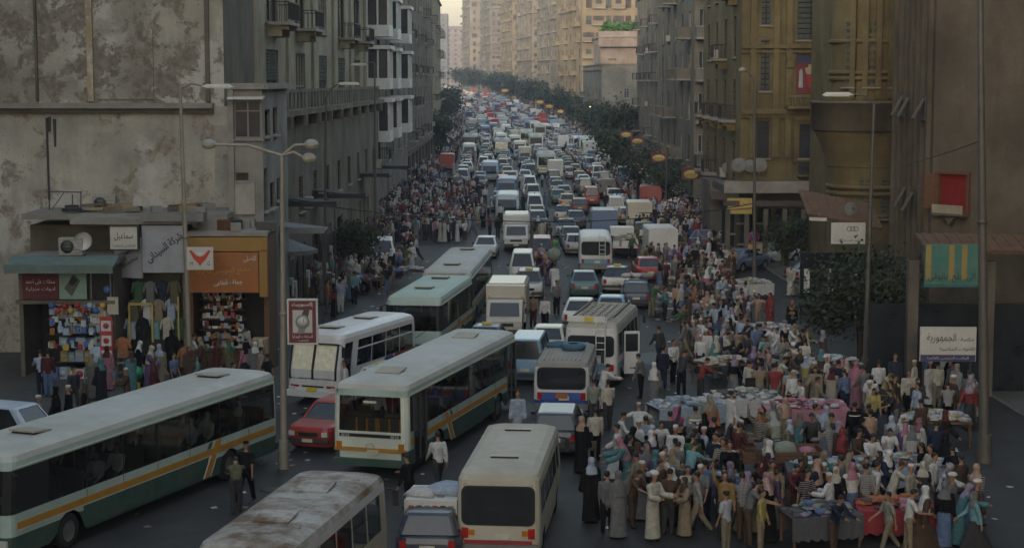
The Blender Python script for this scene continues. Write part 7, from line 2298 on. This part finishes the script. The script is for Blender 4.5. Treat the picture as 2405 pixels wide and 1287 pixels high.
lamp_post(437, 838, 423, 207, [(478, 203, 'long')], 'thin lamp post before the clothes shop, long pale head pointing right', Y=69.0)
L2, g2, t2 = lamp_post(667, 1100, 662, 366, [(500, 340, 'round'), (722, 340, 'round'), (716, 372, 'round')], 'pale lamp post carrying the watch poster and three round heads', r=.10)
lamp_post(762, 700, 766, 230, [(795, 197, 'long')], 'lamp post with curved arm in front of the loggia building', M_postd, .09)
lamp_post(882, 600, 880, 150, [(862, 152, 'long')], 'tall dark lamp post before the glazed bays', M_postd, .10)
lamp_post(828, 560, 826, 260, [], 'bare dark post between the curved lamp post and the glazed bays', M_postd, .08)
lamp_post(1026, 330, 1026, 168, [(1005, 165, 'long'), (1042, 165, 'long')], 'far double armed lamp post left of the avenue', M_postd, .12)
lamp_post(1772, 650, 1772, 190, [(1748, 165, 'round')], 'lamp post with round head beside the yellow building', M_postd, .10)
lamp_post(2030, 890, 2053, 245, [(2000, 222, 'long')], 'leaning lamp post in front of the round cornered building', M_postd, .10)
RP, gR, tR = lamp_post(2312, 1085, 2302, -60, [], 'thick dark post at the right edge of the market', M_postd, .15)
lamp_post(1490, 330, 1486, 178, [(1472, 176, 'long'), (1500, 176, 'long')], 'double armed lamp post before the blank grey building', M_postd, .12)
lamp_post(1655, 470, 1652, 215, [(1630, 205, 'long')], 'lamp post before the grey bay block', M_postd, .10)
# watch poster on the pale post
p = D(711, 755, g2.y - .18); k = g2.y / FPX; w, h = 68 * k, 104 * k
b = MB(); b.box((0, 0, 0), (w, .14, h), M_maroon); po = b.build('watch_poster', None, p, .02, label='maroon framed poster of a wrist watch hung on the pale lamp post', cat='poster')
f = MB()
for sx in (-1, 1): f.box((sx * w / 2, 0, 0), (.05, .18, h + .05), M_wsign); f.box((0, 0, sx * h / 2), (w - .05, .18, .05), M_wsign)
f.build('frame', po)
q = MB(); q.box((0, -.075, .01), (w * .68, .012, h * .52), mat('poster_pale', (.46, .45, .43), .5)); q.build('picture', po)
wt_ = MB(); dk = mat('watch_dark', (.05, .05, .055), .4); gr = mat('watch_grey', (.22, .22, .22), .4)
wt_.prism([(-.17, -.36), (.05, -.36), (.12, -.1), (-.1, -.1)], -.092, -.082, gr); wt_.prism([(-.08, .1), (.16, .1), (.22, .36), (.05, .38)], -.092, -.082, dk)
wt_.lathe([(.0, -.10), (.20, -.10), (.22, -.09), (.22, -.082)], gr, (0, 0, 0), 20, 'Y'); wt_.lathe([(.0, -.106), (.15, -.106), (.15, -.1)], M_wsign, (0, 0, 0), 20, 'Y'); wt_.box((.03, -.11, .04), (.015, .006, .12), M_ink, rx=0); wt_.build('watch', po)
text('إكسبوريت', w * .72, M_letw, po, (0, -.075, h * .39), height=h * .11, bold=.015); text('الساعات الهدايا', w * .7, M_letw, po, (0, -.075, -h * .34), height=h * .08); text('القاهرة', w * .35, M_letw, po, (.02, -.075, -h * .43), height=h * .05)

# ------------------------------------------------------------------ signs on the right
sign_box(1737, 484, 112, 58, 37, .10, M_yel, 'yellow sign with red Arabic lettering hung on the lamp post beside the right crowd', [('السيدة الكريمة', 0, .18, .84, .34, M_letr, 0), ('للاقمشة والمفروشات', 0, -.22, .84, .2, M_letr, 0)], -.05)
s = MB(); s.lathe([(0, -.03), (.28, -.03), (.28, .0)], mat('blue_disc', (.04, .06, .24), .4), n=20, axis='Y'); s.lathe([(.28, -.035), (.34, -.035), (.34, 0)], mat('red_rim', (.36, .03, .05), .4), n=20, axis='Y'); s.box((0, -.04, 0), (.56, .02, .06), mat('red_rim', (.36, .03, .05), .4))
s.build('road_sign', None, D(1771, 556, 107.5), label='round blue no stopping sign on the lamp post by the right stalls', cat='sign')
sign_box(1772, 579, 107.5, 30, 11, .05, mat('amber_plate', (.42, .24, .10), .5), 'small amber plate under the round blue sign', [])
wb = sign_box(2226, 808, 63.0, 132, 82, .12, M_wsign, 'white sign board with Arabic name and a navy strip along its base at right', [('الجمهورية', -.12, .18, .52, .3, M_ink, 0), ('مكتبة', .34, .14, .24, .12, M_ink, 0), ('الادوات المكتبية', .16, -.14, .62, .13, M_ink, 0)], -.03)
q = MB(); q.box((0, -.068, -82 * 63 / FPX * .40), (132 * 63 / FPX - .04, .02, .24), mat('navy_strip', (.05, .05, .12), .5)); st = q.build('strip', wb); text('المكتب الرئيسى بالقاهرة', 1.5, M_wsign, st, (0, -.08, -82 * 63 / FPX * .40), height=.12)
for sx in (-1, 1): q = MB(); q.tube((sx * .85, .05, -.6), (sx * .85, .05, -(wb.location.z - tz(63))), .04, .04, M_dgrey); q.build('post', wb)
aw = MB(); Ya = 88
for i in range(14):
    x = XA(1892, Ya) + (XA(2050, Ya) - XA(1892, Ya)) * (i + .5) / 14
    aw.box((x, Ya + .6 - i * .14, ZA(478 + 2.0 * i, Ya)), (.25, 3.0, .10 + .04 * (i % 2)), mat('brown_tile', (.13, .075, .045), .85), rx=.35)
aw.box((XA(1922, Ya - 1.5), Ya - 1.7, ZA(515, Ya - 1.7)), (.9, .1, .16), M_wsign, rz=-.55)
o0 = D(1965, 500, Ya); aw.build('tiled_awning', None, o0, origin=o0, label='brown tiled awning jutting over the shop with the ringed white sign', cat='awning')
rs = sign_box(1992, 548, 85.6, 80, 50, .10, M_wsign, 'white sign with three dark linked rings under the tiled awning', [('النور للنظارات', 0, -.34, .8, .1, M_ink, 0)], -.04)
q = MB()
for i in range(3): q.lathe([(.10, -.06), (.125, -.06), (.125, -.05), (.10, -.05)], M_ink, (.05 + .16 * i, 0, .22), 14, 'Y')
q.build('rings', rs)
shp = MB(); shp.box((XA(1985, 88), 88.5, 1.7), (4.2, .2, 3.2), M_dglass)
for i in range(7): shp.box((XA(1985, 88) - 1.8 + .6 * i, 88.2, 1.9), (.28, .12, 1.2), SR.choice([M_cream, M_wsign, M_yel, M_dk]))
o0 = Vector((XA(1985, 88), 88, 0)); shp.build('shop_window', None, o0, origin=o0, label='shop window hung with pale goods under the tiled awning', cat='shop')
YB = [(1623, 408, 148, 42, 28), (1547, 370, 158, 36, 20), (1497, 331, 206, 30, 16), (1470, 316, 214, 28, 15), (1290, 250, 420, 22, 11), (1268, 240, 455, 20, 10), (1186, 213, 560, 18, 9), (1316, 262, 400, 18, 9)]
YL = ['nearest and largest yellow hanging sign with maroon border', 'second yellow hanging sign along the right hand trees', 'third yellow hanging sign, lower of the close pair', 'fourth yellow hanging sign, upper of the close pair', 'far yellow hanging sign before the ochre block, lower one', 'far yellow hanging sign before the ochre block, upper one', 'farthest yellow hanging sign among the bend trees', 'small far yellow sign beside the two before the ochre block']
for (px, py, Y, w, h), lb in zip(YB, YL):
    k = Y / FPX; o = sign_box(px, py, Y, w, h, .14, M_maroon, lb, [], -.02)
    q = MB(); q.lathe([(0, -.09), (.38, -.085), (.40, -.07)], M_yel, n=20, axis='Y'); q.v = [(x * w * k * .98, y, z * h * k * .9 - h * k * .06) for x, y, z in q.v]; bd = q.build('board', o)
    text('عمر افندى', w * k * .6, M_maroon, bd, (0, -.095, -h * k * .06), height=h * k * .26)
    z = o.location.z - tz(Y); q = MB(); q.tube((w * k * .5, .1, -z), (w * k * .5, .1, h * k * .6), .06, .05, M_postd, 6); q.build('post', o)
# lit lamps seen in the photograph
for px, py, Y, c, s, lb in ((812, 455, 108, (1.0, .95, .55), .12, 'lit greenish white shop bulb under the dark awning'), (994, 244, 270, (1.0, .62, .18), .55, 'lit amber shop sign at the end of the left row'), (1385, 252, 330, (1, .6, .2), .22, 'lit orange lamp below the blank grey building'), (1680, 345, 150, (1, .75, .4), .10, 'lit warm lamp inside the grey bay block shop')):
    b = MB(); m = mat('lit_%d' % px, c, .4, emit=(*c, 2.2)); b.sphere((0, 0, 0), s, m, 10, 6, (1, .5, .7))
    b.box((0, .1, s * 1.0), (s * 2, .1, s * .4), M_dgrey); b.build('lamp', None, D(px, py, Y), label=lb, cat='lamp')

# ------------------------------------------------------------------ awnings, canopy and umbrella on the left pavement
M_tarp = mat('dark_tarpaulin', (.035, .038, .042), .85, var=.3, scale=2)
M_gtarp = mat('grey_tarpaulin', (.16, .17, .18), .85, var=.25, scale=2)
for px, py, Y, w, d, m, lb in ((722, 470, 88, 3.2, 2.6, M_tarp, 'nearest dark sloping awning below the balustrade'), (790, 452, 100, 3.6, 2.8, M_tarp, 'second dark awning beside the lit bulb'), (835, 405, 128, 5.2, 3.6, M_tarp, 'broad black awning under the glazed bays'), (700, 532, 80, 2.6, 1.6, M_gtarp, 'thin grey canopy on posts near the orange shop'), (880, 388, 150, 6, 3.5, M_tarp, 'far black awning beyond the broad one')):
    p = D(px, py, Y); b = MB(); b.box((0, 0, 0), (w, d, .06), m, rx=.0); b.v = [(x, y, z + (x * -.12) + .05 * sin(y * 3)) for x, y, z in b.v]
    for sx in (-1, 1): b.tube((sx * (w / 2 - .1), -d / 2 + .1, -.0), (sx * (w / 2 - .1), -d / 2 + .1, -p.z + .1), .03, .03, M_dgrey, 6)
    b.box((0, -d / 2, -.12), (w, .04, .26), m); b.build('awning', None, p, label=lb, cat='awning')
b = MB(); vs = [(0, 0, .55)]; n = 8
for i in range(n): vs.append((1.5 * cos(2 * pi * i / n), 1.5 * sin(2 * pi * i / n), 0))
b.mesh(vs, [(0, 1 + i, 1 + (i + 1) % n) for i in range(n)], M_gtarp)
for i in range(n): b.box((1.42 * cos(2 * pi * (i + .5) / n), 1.42 * sin(2 * pi * (i + .5) / n), -.1), (.04, 1.1, .2), M_gtarp, rz=2 * pi * (i + .5) / n)
p = D(672, 585, 84); b.tube((0, 0, .5), (0, 0, .14 - p.z), .03, .03, M_grey, 6); b.build('market_umbrella', None, p, label='grey market umbrella behind the pale lamp post', cat='umbrella')
# shop fronts under the awnings: dark openings with goods
for i, (px, Y) in enumerate(((705, 86), (745, 93), (785, 103), (820, 114))):
    x = -11.4 + .012 * (Y - 86) + .35
    b = MB(); b.box((0, 0, 1.5), (.08, 3.6, 2.8), M_dk)
    for k in range(5): b.box((.12, -1.4 + .7 * k, 1.1 + .3 * (k % 3)), (.16, .4, .9), SR.choice([GMC('navy'), GMC('tan'), GMC('white'), GMC('maroon'), GMC('olive')]))
    b.build('clothes_display', None, (x, Y, .14), label=['first', 'second', 'third', 'fourth'][i] + ' dim shop front hung with clothes beyond the orange shop', cat='shop display')

# ------------------------------------------------------------------ trees
M_bark = mat('bark', (.06, .045, .032), .9, var=.3, scale=5, bump=.5)
M_leaf = [mat('leaf_a', (.022, .034, .012), .7, var=.6, scale=1.2), mat('leaf_b', (.036, .050, .018), .7, var=.4, scale=1.5), mat('leaf_c', (.016, .026, .011), .7, var=.4, scale=1.5)]
def tree(x, y, h, rx, rz_, cz, label, seed, n=2200, leaf=.16, group=None, name='street_tree'):
    r = random.Random(seed); z0 = tz(y)
    root = empty(name, (x, y, z0), label=label, cat='tree', group=group)
    t = MB(); b0 = Vector((0, 0, -.1)); b1 = Vector((r.uniform(-.15, .15), r.uniform(-.1, .1), max(.9, cz - rz_ * .55)))
    th = .05 + h * .018; t.tube(b0, b1, th * 1.4, th, M_bark, 8)
    tips = []
    for i in range(7):
        a = 2 * pi * i / 7 + r.uniform(-.3, .3); e = Vector((cos(a) * rx * r.uniform(.4, .75), sin(a) * rx * r.uniform(.4, .75), cz + rz_ * r.uniform(-.25, .6)))
        m = b1.lerp(e, .5) + Vector((0, 0, .15 * rz_)); t.tube(b1, m, th * .55, th * .35, M_bark, 6); t.tube(m, e, th * .35, th * .12, M_bark, 5); tips.append(e)
    t.build('trunk', root)
    c = MB(); vs, fs, ms = [], [], []
    clumps = []
    for i in range(19):
        a, u, q = r.uniform(0, 2 * pi), r.uniform(-1, 1), r.uniform(.35, 1.0) ** .5
        s = math.sqrt(1 - u * u); clumps.append((Vector((cos(a) * s * rx * q * .85, sin(a) * s * rx * q * .85, cz + u * rz_ * q * .85)), r.uniform(.22, .42) * min(rx, rz_), r.choice(M_leaf)))
    for e in tips: clumps.append((e, .3 * min(rx, rz_), r.choice(M_leaf)))
    groups = {m: ([], []) for m in M_leaf}
    for i in range(n):
        o, cr, m = r.choice(clumps); V, F = groups[m]
        p = o + Vector((r.gauss(0, 1), r.gauss(0, 1), r.gauss(0, .8))) * cr * .85
        d = Vector((r.gauss(0, 1), r.gauss(0, 1), r.gauss(0, .6))).normalized(); s = d.orthogonal().normalized() * leaf * r.uniform(.4, .7); d = d * leaf * r.uniform(.8, 1.3)
        k = len(V); V += [p - s * .1, p + d * .5 - s, p + d, p + d * .5 + s]; F.append((k, k + 1, k + 2, k + 3))
    for m, (V, F) in groups.items(): c.mesh(V, F, m)
    c.build('crown', root)
    return root
g = G(2012, 862); tree(g.x + .2, g.y, 5, 2.4, 1.75, 3.0, 'broad leafy tree on the right pavement before the shops', 1, 5200, .17)
g = G(838, 655); tree(g.x, g.y, 4, 1.75, 1.2, 2.2, 'low bushy tree on the left pavement beside the parked white van', 2, 3000, .16)
TR = [(1020, 275, 6.5, 2.6, 2.8, 4.4, 'dark tree at the left kerb near the red cargo truck'), (1012, 320, 7, 2.6, 2.6, 4.6, 'second dark tree at the left kerb, behind the first'), (1050, 440, 9, 4.2, 3.2, 5.6, 'far dark tree left of the avenue below the lit narrow block'), (1053, 520, 10, 4.5, 3.4, 6.2, 'farthest tree on the left side of the avenue'),
      (1500, 172, 7, 2.7, 2.0, 3.5, 'dark tree at the right kerb by the third yellow sign'), (1570, 160, 6.5, 2.3, 1.8, 3.2, 'dark tree under the nearest yellow hanging sign'), (1455, 262, 9, 3.9, 3.2, 5.2, 'large dark tree before the blank grey building'), (1400, 330, 9, 4.0, 3.0, 5.4, 'rounded tree left of the blank grey building'), (1445, 222, 8, 2.6, 2.2, 4.0, 'tree between the pair of yellow signs and the avenue'),
      (1345, 410, 10, 4.4, 3.4, 6.0, 'bushy tree at the foot of the buff block'), (1300, 480, 10, 4.6, 3.4, 6.4, 'bushy tree under the two far yellow signs'), (1255, 560, 11, 5.4, 3.8, 7.0, 'tree at the foot of the sandy block'), (1215, 640, 11, 5.8, 4.0, 7.4, 'tree at the foot of the ochre block'), (1170, 740, 12, 6.6, 4.4, 8.0, 'tree at the bend before the second sunlit block'), (1125, 830, 12, 7.0, 4.6, 8.4, 'tree at the bend before the tallest sunlit block'), (1085, 930, 13, 7, 4.6, 8.8, 'last tree closing the bend of the avenue'),
      (1715, 138, 6, 2.0, 1.5, 2.6, 'small tree behind the yellow sign with red lettering'), (1800, 132, 5.5, 1.9, 1.3, 2.3, 'small tree before the dark shops of the yellow building'), (1850, 112, 5, 1.7, 1.2, 2.2, 'low bush by the canopy of the yellow building')]
for i, (px, Y, h, rx, rz_, cz, lb) in enumerate(TR):
    tree(XA(px, Y), Y, h, rx, rz_, cz, lb, 20 + i, 1900 if Y < 300 else 1500, .20 if Y < 200 else .26 + Y * .0007, 'trees along the avenue')
# plants on the roof of the pink storey building
rp = MB(); zz = ZA(82, 331); xa, xb = XA(1414, 331), XA(1505, 331)
for i in range(700):
    p = Vector((SR.uniform(xa, xb), SR.uniform(331, 335), zz + SR.uniform(0, 2.0))); d = Vector((SR.gauss(0, 1), SR.gauss(0, 1), SR.gauss(0, 1))).normalized() * .5; s = d.orthogonal().normalized() * .25
    rp.face([p, p + d - s, p + d * 2, p + d + s], mat('bright_leaf', (.07, .15, .03), .7, var=.4))
rp.v = [(x, y, z) for x, y, z in rp.v]; o0 = Vector(((xa + xb) / 2, 333, zz)); rp.build('roof_plants', None, o0, origin=o0, kind='stuff', label='bright green planting on the roof of the pink storeyed building', cat='plants')

# ------------------------------------------------------------------ cables
def cable(a, b, sag, label, r=.018):
    m = MB(); pts = []
    for i in range(25):
        t = i / 24; p = a.lerp(b, t); p.z -= sag * 4 * t * (1 - t); pts.append(p - a)
    m.path(pts, r, M_black, 5); m.build('cable', None, a, label=label, cat='cable')
cable(D(668, 470, g2.y + 30), D(1772, 478, 109), 1.1, 'sagging cable slung across the avenue from the left posts to the right', .03)
cable(D(1500, 500, 112), D(1772, 488, 109), .1, 'short cable running to the lamp post with the yellow sign', .025)
cable(D(2100, 390, 76), D(2303, 330, gR.y), .1, 'cable from the beige building to the thick dark post', .02)

# ------------------------------------------------------------------ small loads, bags and street things
def thing_mb(f, name, loc, label, cat, rz=0, kind=None):
    b = MB(); f(b); return b.build(name, None, loc, rz, label=label, cat=cat, kind=kind)
mbx = MB_BLUE.location; hd = MB_BLUE.rotation_euler.z
v = MB_BLUE.matrix_basis @ Vector((.25, -.1, 2.22))
thing_mb(lambda b: (b.lathe([(.24, -.1), (.42, -.08), (.46, .05), (.38, .15), (.2, .14)], mat('blue_tarp', (.05, .12, .19), .7), n=18), b.lathe([(.24, -.1), (.2, .14)], M_black, n=18)), 'spare_tyre', v, 'spare tyre in blue cover lying on the ribbed minibus roof', 'tyre')
v = MB_BLUE.matrix_basis @ Vector((-.35, .5, 2.2)); thing_mb(lambda b: lump(b, (0, 0, 0), .42, mat('blue_tarp', (.05, .12, .19), .7), SR, .4), 'bundle', v, 'blue bundle beside the spare tyre on the minibus roof', 'bundle')
v = LOADCAR.matrix_basis @ Vector((0, -.35, 1.50))
def sheet(b):
    b.box((0, 0, .05), (1.3, 1.6, .10), M_wsign); lump(b, (.35, .1, .16), .55, GM[2], SR, .35)
    for i in range(3): b.box((-.4 + .3 * i, -.4, .105), (.2, .28, .01), M_ink if i == 1 else M_grey)
    for sx in (-1, 1):
        b.tube((sx * .66, -.7, .02), (sx * .66, .7, .02), .03, .03, M_grey); b.box((sx * .68, 0, -.12), (.02, 1.5, .36), M_wsign)
    b.box((0, -.83, -.10), (1.3, .02, .34), M_wsign)
    for i in range(6): b.box((-.5 + .2 * i, -.85, -.10), (.13, .012, .14), [GRED, M_ink, M_grey][i % 3])
    lump(b, (-.3, -.2, .14), .5, GM[0], SR, .3)
thing_mb(sheet, 'roof_load', v, 'printed white sheet and pale bundle tied on the dark car roof', 'load', LOADCAR.rotation_euler.z)
for i in range(5):
    v = D(1470 + i * 13, 652 + (i % 2) * 5, G(*LOAD2).y + 1.8 + .3 * (i % 2)); thing_mb(lambda b: lump(b, (0, 0, 0), .3, GM[[0, 1, 0, 3, 8][i]], SR, .5), 'bundle', (v.x, v.y, 1.62), ['white', 'cream', 'small white', 'rose', 'sage'][i] + ' bundle on the roof rack of the dark blue estate car', 'bundle')
sv = SILV.matrix_basis
for i in range(9):
    v = sv @ Vector((-.5 + .25 * (i % 5), 1.2 + .3 * (i // 5), 1.0)); c = ['red', 'pink', 'white', 'maroon', 'cream', 'orange', 'lilac', 'paleblue', 'hotpink'][i]
    thing_mb(lambda b: lump(b, (0, 0, 0), .22, GMC(c), SR, .4), 'folded_cloth', v, f'{cw(c)} cloth laid out on the bonnet of the silver sedan', 'cloth')
v = G(1301, 655); thing_mb(lambda b: lump(b, (0, 0, 0), .46, GM[8], SR, .95), 'sack', (v.x, v.y - .6, 1.55), 'huge white sack carried on the back of the stooped porter', 'sack')
v = G(325, 915); thing_mb(lambda b: (b.box((0, 0, .2), (.42, .2, .42), mat('yellow_bag', (.62, .52, .03), .5)), b.path([(-.12, 0, .4), (-.1, 0, .58), (.1, 0, .58), (.12, 0, .4)], .015, M_yel)), 'shopping_bag', D(338, 925, v.y - 1.2) * 1 if False else (v.x + .2, v.y - 1.6, .14), 'bright yellow shopping bag on the pavement behind the nearest bus', 'bag')
thing_mb(lambda b: lump(b, (0, 0, 0), .28, mat('green_bag', (.05, .30, .17), .5), SR, 1), 'plastic_bag', (v.x + .05, v.y - .35, .72), 'green plastic bag held by the white scarved woman in black', 'bag')
v = G(1580, 900); thing_mb(lambda b: lump(b, (0, 0, 0), .2, M_letw, SR, 1.2), 'plastic_bag', (v.x - .3, v.y - .1, .62), 'white plastic bag held by the man on the open asphalt', 'bag')
v = G(1885, 870); thing_mb(lambda b: lump(b, (0, 0, 0), .26, M_letw, SR, 1.3), 'plastic_bag', (v.x + .05, v.y - .4, .5), 'big white bag hanging by the woman with the rucksack', 'bag'); thing_mb(lambda b: b.box((0, 0, 0), (.26, .14, .4), M_black), 'rucksack', (v.x, v.y - .2, 1.22), 'black rucksack on the woman in the white blouse', 'bag', -.35)
v = G(1782, 965); thing_mb(lambda b: b.box((0, 0, 0), (.34, .16, .5), M_black), 'bag', (v.x - .34, v.y - .12, 1.0), 'black bag under the arm of the man in the beige shirt', 'bag', .3)
v = G(1365, 1110); thing_mb(lambda b: b.box((0, 0, 0), (.3, .14, .26), GMC('brown')), 'handbag', (v.x + .32, v.y, .85), 'brown handbag of the woman with the peach headscarf', 'bag')
v = G(287, 920)
def stool(b):
    for sx in (-1, 1):
        for sy in (-1, 1): b.tube((sx * .26, sy * .24, 0), (sx * .14, sy * .13, 1.0), .02, .02, M_grey, 6)
    b.box((0, 0, 1.0), (.34, .32, .04), M_grey)
    for z in (.35, .65): b.tube((-.22, -.2, z), (.22, -.2, z), .015, .015, M_grey, 5); b.tube((-.22, .2, z), (.22, .2, z), .015, .015, M_grey, 5)
    b.path([(-.14, .13, 1.0), (-.13, .15, 1.3), (0, .16, 1.38), (.13, .15, 1.3), (.14, .13, 1.0)], .018, M_grey, 5)
thing_mb(stool, 'high_stool', (v.x, v.y, .14), 'tall metal stool with a hooped back outside the goods kiosk', 'stool', .3)
v = G(1562, 742)
def barrow(b):
    for z in (.35, .7, 1.0): b.box((0, 0, z), (1.0, .7, .05), M_grey); 
    for sx in (-1, 1):
        for sy in (-1, 1): b.tube((sx * .48, sy * .33, .18), (sx * .48, sy * .33, 1.3), .02, .02, M_grey, 5); b.lathe([(.04, -.03), (.09, -.02), (.09, .02), (.04, .03)], M_tyre, (sx * .48, sy * .33, .09), 10, 'Y')
    for i in range(8): b.box((-.38 + .11 * i, 0, 1.1), (.1, .5, .14 + .05 * (i % 3)), [M_wsign, GPALE, M_cream][i % 3])
thing_mb(barrow, 'vendor_barrow', (v.x, v.y, 0), 'tiered barrow with pale goods beside the man in the green shirt', 'barrow', .1)
# motorbikes along the left pavement
def bike():
    r = empty('motorbike', (0, 0, 0))
    f = MB(); f.tube((0, -.3, .55), (0, .35, .75), .07, .10, M_red, 8); f.tube((0, .35, .78), (0, .62, .32), .03, .03, M_grey, 6); f.box((0, 0, .42), (.24, .4, .3), M_dgrey); f.build('frame', r)
    s = MB(); s.box((0, -.30, .80), (.24, .62, .10), M_black); s.build('saddle', r)
    for y in (-.62, .64): w = MB(); w.lathe([(.22, -.05), (.30, -.05), (.30, .05), (.22, .05)], M_tyre, (0, y, .30), 16, 'X'); w.lathe([(.04, -.02), (.22, -.01), (.22, .01), (.04, .02)], M_grey, (0, y, .3), 12, 'X'); w.build('wheel', r)
    h = MB(); h.tube((-.34, .42, 1.02), (.34, .42, 1.02), .018, .018, M_black, 6); h.lathe([(.0, .12), (.09, .08), (.09, .0)], M_head, (0, .45, .92), 10, 'Y'); h.build('handlebar', r)
    return r
B0 = bike()
for i in range(7):
    o = B0 if i == 0 else copy_tree(B0)
    px, py = 800 + i * 17, 700 - i * 7 + (i % 2) * 6; g = G(px, py); o.location = (g.x, g.y, .0 if g.x > kerbL(g.y) else .14); o.rotation_euler = (0, .06, .5 + .2 * (i % 3))
    tag(o, 'motorbike parked in the close row beside the second left pavement stall', 'motorbike', 'row of parked motorbikes')

# litter on the road
lt = MB()
for i in range(420):
    y = SR.uniform(46, 120); x = SR.uniform(-13, 15); s = SR.uniform(.04, .16); a = SR.uniform(0, 3)
    c, d = cos(a) * s, sin(a) * s
    lt.face([(x - c, y - d, .012), (x + d, y - c, .014), (x + c, y + d, .03), (x - d, y + c, .02)], SR.choice([M_letw, M_cream, M_card, M_grey, GPALE]))
lt.build('litter', kind='stuff', label='scraps of paper littering the asphalt')

# ------------------------------------------------------------------ haze between us and the far blocks
hm = bpy.data.materials.new('haze'); hm.use_nodes = True; nt = hm.node_tree; nt.nodes.clear()
_o = nt.nodes.new('ShaderNodeOutputMaterial'); _v = nt.nodes.new('ShaderNodeVolumePrincipled')
_v.inputs['Color'].default_value = (.74, .79, .90, 1); _v.inputs['Density'].default_value = .00036; _v.inputs['Anisotropy'].default_value = .1
nt.links.new(_v.outputs[0], _o.inputs['Volume'])
hb = MB(); hb.box((0, 1450, 37), (2600, 3500, 80), hm)
tag(hb.build('haze'), 'thin dusty haze hanging along the avenue', 'haze', None, 'stuff')
